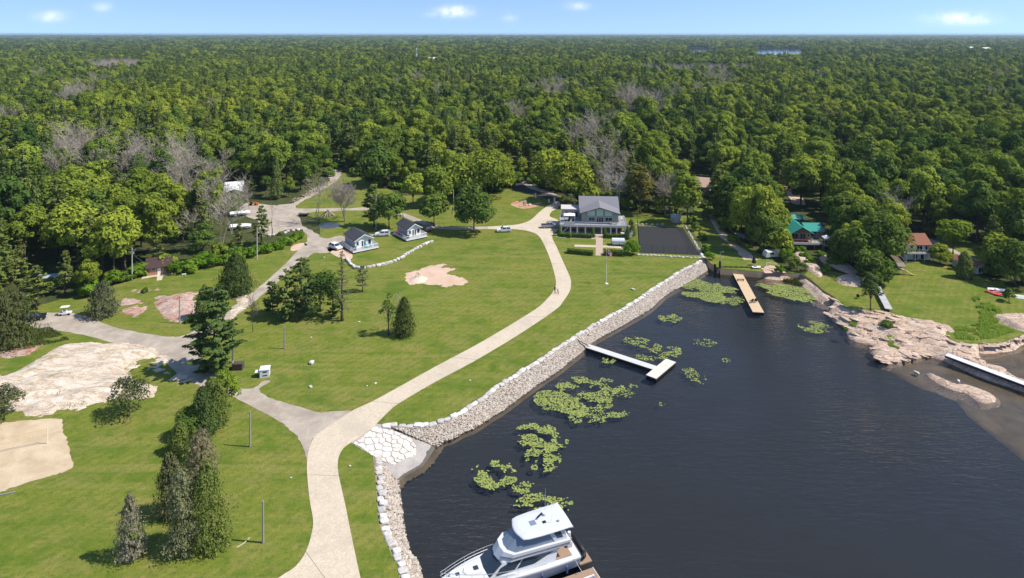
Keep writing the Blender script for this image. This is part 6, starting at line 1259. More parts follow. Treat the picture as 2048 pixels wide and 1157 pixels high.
for k, (r_, z) in enumerate(((.8, .85), (1.8, .35), (2.6, -.05))): vs += [(math.cos(6.283*i/n)*r_*rr2.uniform(.88, 1.12), math.sin(6.283*i/n)*r_*rr2.uniform(.88, 1.12), z*rr2.uniform(.9, 1.1)) for i in range(n)]
fs = [(0, 1+i, 1+(i+1) % n) for i in range(n)]+[(1+k*n+i, 1+(k+1)*n+i, 1+(k+1)*n+(i+1) % n, 1+k*n+(i+1) % n) for k in range(2) for i in range(n)]; MB().add(vs, fs).build('heap', mat_sand('pale_sand', (.70, .55, .42), (.62, .47, .35)), sp, smooth=True)
for i in range(5): a = i*1.3; MB().tube((math.cos(a)*.7, math.sin(a)*.7, .8), (math.cos(a)*.2-.2, math.sin(a)*.2, 1.9), .05, .03, 4).build('stick', DARKWOOD, sp)
# things at the channel head and on the right lawn
um = thing('closed_umbrella', 'closed black patio umbrella behind the timber wall', 'umbrella', G(1508, 531)); MB().tube((0, 0, 0), (0, 0, 2.7), .04, .03, 6).build('pole', STEEL, um); MB().loft([[(math.cos(6.283*i/10)*r_*(1+.2*(i % 2)), math.sin(6.283*i/10)*r_*(1+.2*(i % 2)), z) for i in range(10)] for r_, z in ((.42, .6), (.5, .8), (.33, 1.7), (.08, 2.6))]).build('canopy', BLACK, um)
js = thing('pedal_boat', 'small white boat on the grass beside the closed umbrella', 'boat', G(1512, 537), R(5)); MB().loft([[(x, -b, .35), (x, 0, .05), (x, b, .35), (x, b*.8, .5), (x, -b*.8, .5)] for x, b in ((-1.1, .5), (-.4, .6), (.5, .55), (1.3, .1))]).build('hull', WHITE, js, fix=True); MB().box(-.5, .1, -.3, .3, .5, .72).build('seat', plain('boat_seat', (.2, .2, .3)), js)
ca = thing('camper_trailer', 'small pale camper trailer under the trees by the channel', 'camper', G(1541, 516), R(10)); MB().loft([[(x, -.95, .5), (x, .95, .5), (x, .95, h), (x, .7, h+.2), (x, -.7, h+.2), (x, -.95, h)] for x, h in ((-1.9, 1.2), (-1.5, 1.9), (1.4, 1.9), (1.9, 1.1))]).build('body', plain('camper_white', (.62, .60, .55), .5), ca, fix=True); MB().box(-.6, .5, -.98, -.95, 1.2, 1.75).build('window', GLASS, ca)
for s in (-1, 1): MB().tube((0, s*.8, .32), (0, s*.97, .32), .32, .32, 10).build('wheel', TYRE, ca)
sw = thing('swing_frame', 'white A frame swing on the sand beside the timber wall', 'swing', G(1543, 541), R(-20))
for x in (-1.2, 1.2):
    for s in (-.8, .8): MB().tube((x, s, 0), (x, 0, 1.9), .05, .05, 5).build('leg', WHITE, sw)
MB().tube((-1.2, 0, 1.9), (1.2, 0, 1.9), .05, .05, 5).build('top_bar', WHITE, sw); MB().box(-.7, .7, -.25, .25, .5, .56).build('seat', WOOD, sw)
for x in (-.65, .65): MB().tube((x, 0, .55), (x, 0, 1.9), .02, .02, 4).build('chain', STEEL, sw)
tag(poly_sheet('sandy_beach', GL([(1522,536),(1540,531),(1560,535),(1572,546),(1530,547)]), .02, SANDPATCH), kind='structure')
a = G(1462, 462); b = G(1494, 481); d = b-a; t = thing('stored_dock', 'long grey dock section stored under the trees by the channel', 'dock', a, math.atan2(d.y, d.x)); MB().box(0, d.length, -1, 1, .35, .45).build('deck_section', plain('old_dock', (.3, .28, .27)), t); MB().box(.2, d.length-.2, -.8, .8, 0, .35).build('float', BLACK, t)
KR = plain('kayak_red', (.60, .03, .05), .4); KP = plain('kayak_pink', (.65, .12, .18), .4)
def kayak(label, px, rz, mat, L_=3.4):
    t = thing('kayak', label, 'kayak', G(*px), rz); MB().loft([[(x, -b, .3), (x, 0, .02), (x, b, .3), (x, b*.6, .42), (x, -b*.6, .42)] for x, b in ((-L_/2, .04), (-L_*.3, .3), (0, .38), (L_*.3, .3), (L_/2, .04))]).build('hull', mat, t, fix=True); MB().box(-.45, .45, -.2, .2, .4, .435).build('cockpit', BLACK, t); return t
kayak('bright red kayak nearest the shrub on the right lawn', (2004, 593), R(-12), KR); kayak('pink kayak in the middle of the row on the right lawn', (1995, 590), R(-14), KP); kayak('orange red kayak at the left of the row on the right lawn', (1985, 586), R(-12), plain('kayak_orange', (.65, .10, .05), .4))
rbt = thing('rowing_boat', 'white rowing boat behind the red kayaks', 'boat', G(1999, 584), R(-14)); MB().loft([[(x, -b, .6), (x, -b*.5, .08), (x, b*.5, .08), (x, b, .6), (x, b*.85, .58), (x, b*.4, .25), (x, -b*.4, .25), (x, -b*.85, .58)] for x, b in ((-2.4, .55), (-1, .75), (.6, .72), (1.8, .4), (2.6, .05))]).build('hull', WHITE, rbt, fix=True); MB().box(-.9, -.6, -.6, .6, .42, .48).build('thwart', WOOD, rbt)
rbt = thing('rowing_boat', 'upturned white boat at the right edge behind the shrub', 'boat', G(2044, 596), R(-20)); MB().loft([[(x, -b, .0), (x, -b*.5, .5), (x, b*.5, .5), (x, b, .0)] for x, b in ((-2, .5), (-1, .75), (.6, .72), (1.8, .4), (2.4, .05))]).build('hull', WHITE, rbt, fix=True); MB().tube((-2, 0, .5), (2.2, 0, .52), .04, .04, 4).build('keel', WOOD, rbt)
chair('lawn_chair', 'dark lawn chair left of the vase shaped tree, nearer the water', G(1716, 597), R(150), BLACK); chair('lawn_chair', 'dark lawn chair left of the vase shaped tree, nearer the tree', G(1727, 592), R(200), BLACK)

# ------------------------------------------------------------------ person with a bicycle on the driveway
def skin_body(name, joints, bones, mat, parent, root=0, sub=2):
    me = bpy.data.meshes.new(name); me.from_pydata([j[0] for j in joints], bones, []); o = new_obj(name, me, parent); o.modifiers.new('skin', 'SKIN'); sv = me.skin_vertices[0].data
    for k, j in enumerate(joints): sv[k].radius = (j[1], j[1] if len(j) < 3 else j[2]); sv[k].use_root = (k == root)
    s_ = o.modifiers.new('sub', 'SUBSURF'); s_.levels = sub; s_.render_levels = sub; me.materials.append(mat); return o
pe = thing('person', 'person in dark clothes walking beside a bicycle on the driveway', 'person', G(1110, 587, .05), R(20))
J = [((0,0,.95),.14,.10),((0,0,1.2),.15,.10),((0,0,1.42),.16,.10),((0,0,1.52),.055),((0,-.02,1.66),.10,.11),((-.1,0,.9),.085),((-.11,.06,.5),.06),((-.11,0,.08),.045),((-.11,-.14,.04),.04),((.1,0,.9),.085),((.11,-.1,.5),.06),((.12,.05,.08),.045),((.12,-.1,.04),.04),((-.2,0,1.42),.055),((-.25,.02,1.15),.045),((-.24,-.1,.92),.036),((.2,0,1.42),.055),((.27,-.08,1.15),.045),((.32,-.3,1.02),.036)]
skin_body('body', J, [(0,1),(1,2),(2,3),(3,4),(0,5),(5,6),(6,7),(7,8),(0,9),(9,10),(10,11),(11,12),(2,13),(13,14),(14,15),(2,16),(16,17),(17,18)], plain('dark_clothes', (.035, .04, .06), .9), pe)
SKINM = plain('skin', (.45, .28, .2), .6); hd = bmesh.new(); bmesh.ops.create_icosphere(hd, subdivisions=2, radius=.112); me = bpy.data.meshes.new('face'); 
for v in hd.verts: v.co.z *= 1.2
hd.to_mesh(me); hd.free(); me.materials.append(SKINM); o = new_obj('face', me, pe); o.location = (0, -.035, 1.665)
hd = bmesh.new(); bmesh.ops.create_icosphere(hd, subdivisions=2, radius=.122); me = bpy.data.meshes.new('hair'); hd.to_mesh(me); hd.free(); me.materials.append(plain('brown_hair', (.06, .035, .02))); o = new_obj('hair', me, pe); o.location = (0, .02, 1.71)
for (x, y, z) in ((-.24, -.13, .86), (.33, -.36, 1.0)):
    mb = MB().obox((x, y, z), (.07, .04, .1))
    for k in range(4): mb.tube((x-.027+.018*k, y-.015, z-.04), (x-.027+.018*k, y-.03, z-.1-.01*(k in (1, 2))), .009, .008, 4)
    mb.tube((x+.035, y, z+.01), (x+.055, y-.03, z-.04), .01, .009, 4); mb.build('hand', SKINM, pe)
bi = thing('bicycle', 'bicycle being walked along the driveway beside the person', 'bicycle', G(1116, 587, .05), R(100)); 
for x in (-.52, .52):
    wh = MB(); 
    for i in range(18): a0, a1 = 6.283*i/18, 6.283*(i+1)/18; wh.tube((x+.33*math.cos(a0), 0, .34+.33*math.sin(a0)), (x+.33*math.cos(a1), 0, .34+.33*math.sin(a1)), .022, .022, 4)
    for i in range(8): a0 = 6.283*i/8; wh.tube((x, 0, .34), (x+.32*math.cos(a0), 0, .34+.32*math.sin(a0)), .006, .006, 3)
    wh.build('wheel', TYRE, bi)
MB().path([(-.52, 0, .34), (0, 0, .3), (-.15, 0, .85), (-.52, 0, .34)], .022).path([(-.13, 0, .78), (.38, 0, .82), (0, 0, .3)], .022).path([(.52, 0, .34), (.36, 0, .98)], .02).build('frame', plain('bike_red', (.4, .05, .04), .4), bi); MB().tube((.36, -.28, 1.0), (.36, .28, 1.0), .018, .018, 5).build('handlebar', BLACK, bi); MB().box(-.3, -.05, -.07, .07, .88, .94).build('saddle', BLACK, bi)

# ------------------------------------------------------------------ water lilies
LILY = mat_island('lily_pads', [(.19, .25, .05), (.28, .34, .075), (.37, .41, .12), (.24, .28, .06), (.30, .30, .09)], .6, 3, .1)
def lilies(u, v, ru, rv_, den, label, ring=0.0, tilt=0.0, seed=0):
    q = random.Random(seed); c = G(u, v, ZW); sx = ru*(CAMH-ZW)/(v-V0); sy = rv_*FPX*(CAMH-ZW)/(v-V0)**2; n = int(den*math.pi*sx*sy); V = []; F = []
    for i in range(n):
        r_ = math.sqrt(q.random())*1.15; a = q.uniform(0, 6.283); x, y = r_*math.cos(a), r_*math.sin(a)
        nz = float(fbm(np.array([x*2.2+seed*3.7]), np.array([y*2.2+seed]), 3)[0])
        if nz < .33+.16*r_**3+ring*max(0, .6-abs(r_))*.62: continue
        X = c.x+x*sx+tilt*y*sx; Y = c.y+y*sy; s = q.uniform(.085, .17); k = len(V); a0 = q.uniform(0, 6.28); zt = ZW+.02+q.random()*.035; tl = q.uniform(-.12, .12)
        V.append((X, Y, zt))
        for j in range(7): aa = a0+.25+j*(6.283-.5)/6; V.append((X+s*math.cos(aa), Y+s*math.sin(aa), zt+tl*s*math.cos(aa)))
        F += [(k, k+1+j, k+2+j) for j in range(6)]
    me = bpy.data.meshes.new('lily_pads'); me.from_pydata(V, [], F); me.update(); me.materials.append(LILY); tag(new_obj('lily_pads', me), label, 'water lilies', kind='stuff')
for i, a in enumerate([(1410,580,58,22,7,'pale dense lily patch between the sea wall and the tan dock',0,-.3),(1455,600,30,10,4,'loose lily patch left of the middle of the tan dock',0,0),(1592,588,48,20,8,'pale dense lily patch right of the tan dock',0,-.7),(1341,637,21,8,6,'small lily clump in front of the sea wall bend',0,0),(1632,655,30,11,5,'loose lily clump near the rocky point',0,0),(1278,685,25,10,6,'small lily clump above the T dock',0,-.3),(1330,702,30,14,5,'lily ring just above the T dock head',.9,0),(1300,716,30,6,3,'thin lily strip along the T dock walkway',0,-.4),(1217,722,13,7,6,'small lily clump under the T dock walkway',0,0),(1388,752,18,15,3,'sparse lily clump right of the T dock head',0,-.4),
    (1190,780,66,24,6,'large ring of lilies below the T dock',1.0,-.2),(1245,787,26,9,2.5,'thin lily tail at the right of the large ring',0,0),(1122,808,44,24,7,'dense lily patch nearest the cobble slope',0,-.4),(1198,830,52,19,5,'long loose lily patch under the large ring',0,.3),(1082,875,46,25,8,'yellow green lily ring in the middle of the near group',.9,-.2),(1085,917,32,23,7,'lily clump with an orange leaf below the middle ring',.3,0),(988,950,42,26,8,'yellow green lily ring nearest the near shore',1.0,0),(1045,976,22,11,6,'small lily clump between the near ring and the yacht',0,.2),(1086,1008,52,19,7,'lily patch behind the yacht hardtop',.7,0),(1265,772,10,4,3,'tiny lily clump right of the large ring',0,0),(1410,686,22,7,2,'sparse lilies far right of the T dock',0,0),(1452,722,8,4,3,'tiny lily clump alone in open water',0,0),(1323,808,7,4,3,'tiny lily clump in open water below the T dock',0,0)]):
    lilies(a[0], a[1], a[2], a[3], a[4]*4.6, a[5], a[6], a[7], i+1)

# ------------------------------------------------------------------ single trees, shrubs and hedges
def dims(px, vt, wpx): s = CAMH/(px[1]-V0); return (px[1]-vt)*s, wpx*s
def mk(name, label, px, crown, trunk, rz=0.0, cat='tree', group=None):
    t = thing(name, label, cat, G(*px), rz, group)
    if trunk is not None: new_obj('trunk', trunk, t)
    new_obj('crown', crown, t); return t
def t_cedar(label, px, vt, w, n=3500, mat=CEDAR, ls=None, lean=(0, 0), thin=0.0, pw=.8, name='cedar_tree', lump=.35):
    H, W = dims(px, vt, w); d = G(*px).y; ls = ls or max(.12, .0016*d); return mk(name, label, px, cedar_crown(H, W, n, ls, mat, .02, lean, thin, pw, lump), trunk_mesh(H*.9, .035*W+.05, [], BARK, lean, .01), rnd.uniform(0, 6))
def t_pine(label, px, vt, w, mat=PINE, lev=16, per=26, ls=None, base=.15, ragged=.35, pw=.7, lean=(0, 0), name='pine_tree'):
    H, W = dims(px, vt, w); d = G(*px).y; ls = ls or max(.2, .0022*d); cr, br = pine_crown(H, W, lev, per, ls, mat, base, 0, ragged, pw, lean); return mk(name, label, px, cr, trunk_mesh(H*.98, .016*H+.03, br[::2], BARK, lean, .008), 0)
def t_broad(label, px, vt, w, mat=LEAF, nc=46, per=60, ls=None, base=.18, name='broadleaf_tree', bark=BARK, lean=(0, 0), asym=.12):
    H, W = dims(px, vt, w); d = G(*px).y; ls = ls or max(.16, .0019*d); cr, cc = broadleaf_crown(H, W, nc, per, ls, mat, base, asym, lean=lean); return mk(name, label, px, cr, trunk_mesh(H*.72, .015*H+.04, [((0, 0, H*.28), tuple(c)) for c in cc[:9]], bark, lean), rnd.uniform(0, 6))
def t_bare(label, px, vt, w, mat=BAREBARK, dens=1.0, forks=2, r=.16, name='bare_tree'):
    H, W = dims(px, vt, w); tk, cr = bare_meshes(H, W, mat, dens, forks, r); zmax = max(max(v.co.z for v in cr.vertices), .1); t = mk(name, label, px, cr, tk, rnd.uniform(0, 6)); k = H/zmax; t.scale = (k, k, k); return t
# foreground group at the bottom left
t_cedar('thin grey cedar standing alone at the bottom left', (262, 1112), 978, 58, 4200, CEDAR_GREY, .11, (.10, .02), .2, .6, lump=.5)
t_cedar('grey green cedar at the front of the bottom left clump', (370, 1100), 935, 70, 9000, mat_leaf('grey_green_cedar', (.22, .23, .11), (.24, .25, .12), .32, False), .12, (.05, 0), .08, .45, lump=.5)
t_cedar('bright green cedar on the right of the bottom left clump', (428, 1092), 926, 74, 10000, CEDAR, .115, (.10, .03), .05, .40, lump=.55)
t_cedar('dark brownish cedar at the back left of the clump', (350, 1028), 905, 60, 7000, mat_leaf('brown_cedar', (.14, .15, .06), (.16, .16, .065), .32, False), .125, (.10, .02), .06, .45, lump=.55)
t_cedar('thin brown cedar in the middle of the clump', (402, 960), 862, 62, 4200, mat_leaf('dry_cedar', (.25, .21, .12), (.26, .22, .13), .32, False), .125, (.03, .02), .14, .45, lump=.5)
t_cedar('small dark cedar on the left of the clump', (356, 905), 842, 46, 3200, CEDAR, .13, (.06, 0), .03, .6)
t_cedar('slim yellow green cedar below the dark mid tree', (388, 925), 858, 44, 2800, CEDAR, .13, (.04, 0), .05, .6)
t_cedar('dark dense cedar above the cedar clump', (412, 868), 772, 54, 6000, mat_leaf('dark_cedar', (.09, .135, .036), (.10, .145, .04), .25, False), .13, (.09, .02), .05, .42, lump=.55); t_cedar('dark cedar beside the yellow green one in the row', (422, 838), 752, 48, 5000, CEDAR, .13, (.08, .02), .06, .45, lump=.55); t_broad('lime green young tree at the gravel road', (452, 812), 736, 52, LIME, 30, 90, .15, .06, 'lime_tree', lean=(.08, 0)); t_broad('dark shrubby tree at the left of the cedar row', (382, 872), 812, 56, LEAFD, 30, 90, .16, .03, 'dark_tree')
t_cedar('tall grey topped cedar between the road and the clump', (436, 850), 770, 50, 3600, CEDAR, .14, (.09, 0), .06, .6)
t_broad('small wind bent tree at the edge of the pale rock', (256, 832), 762, 76, mat_leaf('olive_leaves', (.09, .11, .04), (.10, .12, .045), .25, False), 26, 70, .15, .10, 'small_tree', asym=.3); t_broad('olive bush at the left edge beside the pale rock', (8, 840), 778, 70, MATS.get('x') or mat_leaf('olive_bush', (.09, .105, .04), (.10, .11, .045), .2, False), 24, 80, .16, .0, 'bush')
t_pine('big dark pine beside the gravel road', (428, 745), 572, 118, mat_leaf('deep_pine', (.125, .19, .05), (.13, .195, .052), .36, False), 24, 120, .27, .03, .28, .42)
# middle lawn
t_cedar('broad dark conifer on the slope left of the gravel road', (470, 588), 508, 78, 5200, mat_leaf('dark_conifer', (.06, .09, .024), (.07, .10, .03), .2, False), .24, (.0, 0), .0, .62, 'conifer', .3)
t_pine('pine at the left of the mid lawn grove', (572, 640), 535, 78, lev=14, per=34, base=.06); t_pine('tall pine in the mid lawn grove', (602, 636), 513, 92, lev=15, per=34, base=.10); t_broad('dark crooked tree in the mid lawn grove', (640, 622), 545, 62, LEAFD, 30, 60, .24, .2, 'dark_tree', lean=(-.05, 0)); t_pine('pine at the back of the mid lawn grove', (545, 628), 560, 56, lev=12, per=28, base=.08)
t_pine('slender ivy covered pine at the right of the grove', (666, 634), 545, 40, mat_leaf('ivy', (.07, .14, .02), (.08, .15, .02), .25, False), 15, 22, .22, .06, .3, .45); THIN = mat_leaf('thin_needles', (.14, .145, .07), (.15, .155, .08), .2, False); t_pine('thin greyish half bare spruce right of the grove', (684, 642), 498, 52, THIN, 20, 14, .17, .12, .3, .8)
t_pine('small thin pine below the boulder wall', (725, 584), 530, 34, THIN, 12, 18, .16, .22, .3, .7); t_bare('small dead tree left of the mid lawn grove', (506, 664), 590, 34, dens=.8, forks=1, r=.14, mat=BARK); t_broad('half bare young tree on the open lawn', (777, 670), 590, 34, LEAFD, 9, 40, .17, .3, 'young_tree'); t_bare('bare top of branches on the open lawn tree', (781, 669), 592, 40, dens=.7, forks=1, r=.08)
t_cedar('lone pointed cedar on the open lawn', (808, 670), 596, 44, 5200, mat_leaf('lawn_cedar', (.09, .115, .03), (.10, .125, .034), .2, False), .16, (.0, 0), .02, .5)
t_cedar('round grey green cedar on the grass below the brick hut', (205, 632), 565, 56, 3600, mat_leaf('sage_cedar', (.11, .125, .06), (.12, .13, .065), .2, False), .2, (0, 0), .05, .42); t_cedar('small dark spruce right of the red rocks', (408, 640), 572, 46, 2600, PINE, .22, (0, 0), 0, .6)
t_cedar('dark bush at the lower left of the woods', (8, 690), 585, 120, 5200, mat_leaf('leftbush', (.085, .10, .035), (.095, .11, .04), .2, False), .24, (0, 0), .03, .4, 'bush')
# around the yard and cottages
t_bare('tall bundle of grey dead trunks between the path and pond', (690, 444), 338, 50, dens=1.25, forks=5, r=.34); t_bare('leaning dead tree at the end of the gravel path', (632, 446), 346, 52, dens=.7, forks=2, r=.22); t_bare('dead pole like tree in the gravel yard', (546, 472), 402, 30, dens=.45, forks=1, r=.2, mat=BARK); t_bare('bare grey tree right of the white tarp roof', (500, 430), 350, 36, dens=.7, forks=2, r=.18)
t_pine('large pine with pale limbs above the cottages', (748, 454), 366, 66, lev=13, per=36, base=.18); t_broad('dark tree behind the cottages', (778, 458), 385, 60, LEAFD, 34, 60, None, .2, 'dark_tree'); t_broad('round tree at the bend of the gravel path', (868, 452), 390, 52, LEAFD, 36, 60, None, .22); t_broad('small tree behind the gravel path', (826, 418), 345, 44, LEAF, 30, 60, None, .3)
t_broad('bright tree left of the big maples', (872, 412), 334, 58, LEAF, 44, 60, None, .15); t_broad('dark round tree on the lawn above the white car', (948, 466), 374, 78, LEAFD, 54, 70, None, .06); t_broad('big maple at the left of the lawn edge', (925, 400), 312, 78, LEAF, 60, 60, None, .1); t_broad('big maple in the middle of the lawn edge', (972, 398), 300, 92, LEAF, 66, 60, None, .1); t_broad('maple right of the lawn edge by the asphalt drive', (1000, 384), 310, 50, LEAF, 44, 60, None, .1); t_broad('tree left of the lawn at the dead trunks', (752, 372), 295, 70, LEAFD, 44, 60, None, .05)
t_broad('broad tree right of the asphalt drive', (1100, 380), 302, 66, LEAF, 56, 60, None, .12); t_broad('round tree behind the left end of the big house', (1142, 404), 305, 78, LEAF, 60, 60, None, .12); t_broad('small bright shrub tree behind the side wing', (1180, 408), 372, 40, LEAF, 26, 60, None, .02, 'small_tree'); t_broad('olive round bush behind the gazebo', (1134, 415), 390, 32, mat_leaf('olive_round', (.10, .12, .04), (.11, .13, .045), .25, False), 22, 60, None, 0, 'bush')
t_bare('pale bare tree behind the right end of the big house', (1236, 420), 318, 62, dens=1.0, forks=2, r=.2, mat=WHITEBARK); t_broad('rusty green tree behind the lawn right of the house', (1280, 428), 330, 54, mat_leaf('rusty_leaves', (.16, .15, .035), (.17, .16, .04), .3, False), 40, 60, None, .1); t_bare('grey bare tree behind the court', (1330, 430), 335, 54, dens=1.0, forks=3, r=.18)
t_broad('tall green tree at the court shed', (1375, 448), 345, 56, LEAF, 52, 60, None, .15); t_pine('pine at the corner of the court shed', (1352, 434), 372, 40, lev=12, per=26)
# right side
t_broad('leafy tree in front of the left wing of the green roofed house', (1562, 512), 455, 40, LEAF, 40, 60, None, .08); t_broad('big dark tree right of the green roofed house', (1692, 492), 415, 60, LEAFD, 50, 60, None, .1); t_broad('tall bushy tree between the two lake houses', (1725, 545), 455, 70, LEAFD, 50, 60, None, .06); t_broad('spreading dark tree beside the garden stairs', (1768, 546), 425, 84, LEAFD, 66, 66, None, .22, bark=BARK); t_broad('dark tree above the granite slope', (1690, 530), 455, 56, LEAFD, 44, 60, None, .04); t_broad('dark bush at the left corner of the right lawn', (1748, 565), 500, 62, LEAFD, 40, 60, None, .0, 'bush')
t_broad('vase shaped tree on the granite edge of the right lawn', (1741, 621), 545, 36, mat_leaf('vase_leaves', (.10, .145, .04), (.11, .15, .045), .3, False), 26, 60, .2, .28, 'vase_tree'); t_broad('lime green tree behind the red roofed house', (1906, 508), 440, 56, LIME, 40, 60, None, .35, 'lime_tree'); t_broad('round light bush at the right of the red roofed house', (1880, 528), 490, 36, LEAF, 34, 60, None, .0, 'bush'); t_cedar('dark conifer growing over the long shed', (1930, 556), 505, 32, 3200, PINE, .26, (0, 0), 0, .5, 'conifer')
t_broad('tall tree at the right behind the long shed', (1992, 548), 465, 56, LEAF, 44, 60, None, .05); t_broad('tree at the right edge above the kayaks', (2030, 572), 480, 70, LEAFD, 48, 60, None, .04); t_broad('small round shrub between the kayaks and the white boat', (2018, 604), 578, 20, LEAFD, 16, 50, .18, 0, 'shrub'); t_broad('yellow flowering shrub at the edge of the right lawn', (1999, 574), 562, 14, LIME, 10, 40, .16, 0, 'shrub')
t_pine('tall pine right of the dirt track', (1440, 430), 330, 60, lev=14, per=34); t_broad('tall tree right of the channel lawn', (1492, 482), 370, 62, LEAF, 52, 60, None, .06); t_broad('tall tree behind the camper trailer', (1528, 508), 410, 60, LEAFD, 50, 60, None, .04); t_broad('tree at the head of the channel lawn', (1465, 450), 352, 60, LEAFD, 48, 60, None, .06)
# shrubs: edges of the woods, flower beds
def shrub(label, px, w, h, mat=SHRUBM, name='shrub', group=None, ls=None):
    s = CAMH/(px[1]-V0); cr, _ = broadleaf_crown(h, w, max(7, int(w*3.2)), 46, ls or max(.13, .0013*G(*px).y), mat, .0, .1); t = thing(name, label, 'shrub', G(*px), 0, group); new_obj('crown', cr, t); new_obj('stem', trunk_mesh(h*.5, .05, [], BARK), t); return t
i = 0
for (u, v, w, h) in ((352,548,4.5,3.2),(378,545,4.5,3.4),(398,538,5,3.6),(425,532,5,3.4),(448,528,4,2.8),(478,518,5,3.2),(505,512,4.5,2.6),(530,505,4.5,2.4),(556,497,4.5,2.2),(578,488,4.5,2),(596,478,4,1.8),(330,545,3,2.2)):
    i += 1; shrub('bright green bush in the row right of the hut, %s' % ['nearest the hut roof', 'second from the hut', 'third from the hut', 'fourth from the hut', 'fifth from the hut', 'sixth from the hut', 'left of the pale pole', 'at the pale pole', 'right of the pale pole', 'below the gravel yard', 'at the road end', 'touching the hut'][i-1], (u, v), w, h, SHRUBM, 'bush', 'bushes along the hedge below the gravel yard')
for (u, v, w, h, lb) in ((262,560,2.6,1.6,'bright bush at the foot of the utility pole'),(290,585,1.4,.9,'small dark shrub below the concrete pad'),(378,645,1.8,.9,'low dark shrub at the foot of the short rock pole'),(1262,507,5,3.2,'large leafy bush at the left corner of the court'),(1140,475,1.4,1.4,'clipped shrub at the left end of the house hedge'),(1595,540,5,3,'dark shrub mass above the channel rocks'),(1575,522,4.5,3,'shrub below the tree at the green roofed house'),(1620,528,3,1.6,'low shrub on the granite slope, left'),(1650,545,2.4,2.2,'young shrub on the granite slope, middle'),(1610,516,2.5,1.2,'low green shrub under the green house deck'),(1640,512,2.6,1.3,'low shrub beside the deck posts'),(1556,545,1.6,1.9,'small clipped cedar by the swing, left'),(1565,546,1.6,1.9,'small clipped cedar by the swing, right'),(1862,512,3,2,'shrub at the corner of the red roofed house'),(1410,505,3,2,'shrub on the wall by the court corner'),(1418,520,3,2.2,'shrub at the top of the sea wall end'),(1402,480,3,2.4,'shrub behind the court fence, near'),(1392,462,3,2.6,'shrub behind the court fence, middle'),(1384,448,3,2.6,'shrub behind the court fence, far'),(1690,662,1.2,.7,'tiny shrub on the rocky point'),(1775,655,3.2,1.2,'dark low shrub on the granite shore'),(560,470,2,1.2,'low shrub among the yard boulders'),(70,578,4,3,'bush beside the covered boat'),(105,585,4.5,3.4,'bush in front of the covered boat'),(175,575,5,4,'dark bush left of the utility pole'),(225,570,4,3.6,'bush behind the utility pole'),(20,645,6,4.5,'large dark bush behind the parked blue car'),(1600,505,3,1.8,'shrub left of the deck stairs')):
    shrub(lb, (u, v), w, h, LEAFD if 'dark' in lb or 'fence' in lb or 'covered' in lb else SHRUBM)
# undergrowth individuals along the edge of the woods
ed = resample([Vector((x, y, 0)) for x, y in CLEAR[2:-2]], 150); n_ = 0
us = [broadleaf_crown(3.0, 4.2, 13, 46, .34, m_, .0, .1)[0] for m_ in (LEAF, LEAFD, SHRUBM)]; ust = trunk_mesh(1.5, .06, [], BARK)
for k, p in enumerate(ed):
    u, v = pix(p.x, p.y, 0)
    if v > 600 or (480 < u < 700 and v > 360) or (1350 < u < 1420 and v < 440) or any(inside([(p.x, p.y)], h)[0] for h in HOLES): continue
    q = Vector((p.x+rnd.uniform(-3, 3), p.y+rnd.uniform(1, 6), -.05)); lb = 'leafy undergrowth bush at the edge of the woods '+zone(u, v)
    t = thing('undergrowth_bush', lb, 'bush', q, rnd.uniform(0, 6), lb); s = rnd.uniform(.7, 1.5); t.scale = (s, s, s*rnd.uniform(.8, 1.2)); new_obj('crown', us[k % 3], t); new_obj('stem', ust, t)
# clipped hedges and cone cedars before the big house
def hedge(label, a, b, w, h, mat=LEAFD):
    d = b-a; L_ = d.length; n = int(L_*150); s = npr.random(n)*L_; face = npr.random(n); y = np.where(face < .5, npr.uniform(-w/2, w/2, n), np.where(face < .75, -w/2, w/2)*npr.uniform(.85, 1.1, n)); z = np.where(face < .5, h*npr.uniform(.88, 1.08, n), npr.uniform(.05, h, n)); Nn = np.stack([np.zeros(n), np.where(face < .5, 0, np.sign(y)), np.where(face < .5, 1, .3)], 1)+unit(n)*.6
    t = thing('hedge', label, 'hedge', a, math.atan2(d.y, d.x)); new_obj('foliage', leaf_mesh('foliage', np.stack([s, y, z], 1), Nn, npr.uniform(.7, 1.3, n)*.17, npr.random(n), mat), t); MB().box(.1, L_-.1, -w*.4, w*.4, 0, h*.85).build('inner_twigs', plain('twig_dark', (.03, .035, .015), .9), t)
hedge('clipped hedge along the left half of the house front', G(1122, 474), G(1183, 477), 1.0, 1.1); hedge('clipped hedge along the right half of the house front', G(1211, 476), G(1250, 478), 1.0, 1.1); hedge('low dark hedge on the lawn left of the stone walk', G(1134, 506), G(1186, 511), 1.6, 1.1); hedge('low dark hedge on the lawn right of the stone walk', G(1208, 510), G(1250, 512), 1.8, 1.3)
for k, (u, v, h) in enumerate(((1119, 472, 3.2), (1186, 475, 3.0), (1210, 475, 3.0), (1255, 479, 4.0), (1265, 472, 4.4), (1262, 464, 4.0))):
    t = thing('cone_cedar', ['pointed cedar at the left corner of the house front', 'pointed cedar left of the house steps', 'pointed cedar right of the house steps', 'pointed dark cedar at the right corner of the house', 'bushy green cedar right of the house, nearer', 'bushy green cedar right of the house, farther'][k], 'cedar', G(u, v)); new_obj('crown', cedar_crown(h, 1.3 if k < 4 else 2.2, 1100, .16, LEAFD if k < 4 else CEDAR, .01, pw=.55), t); new_obj('trunk', trunk_mesh(h*.6, .06, [], BARK), t)
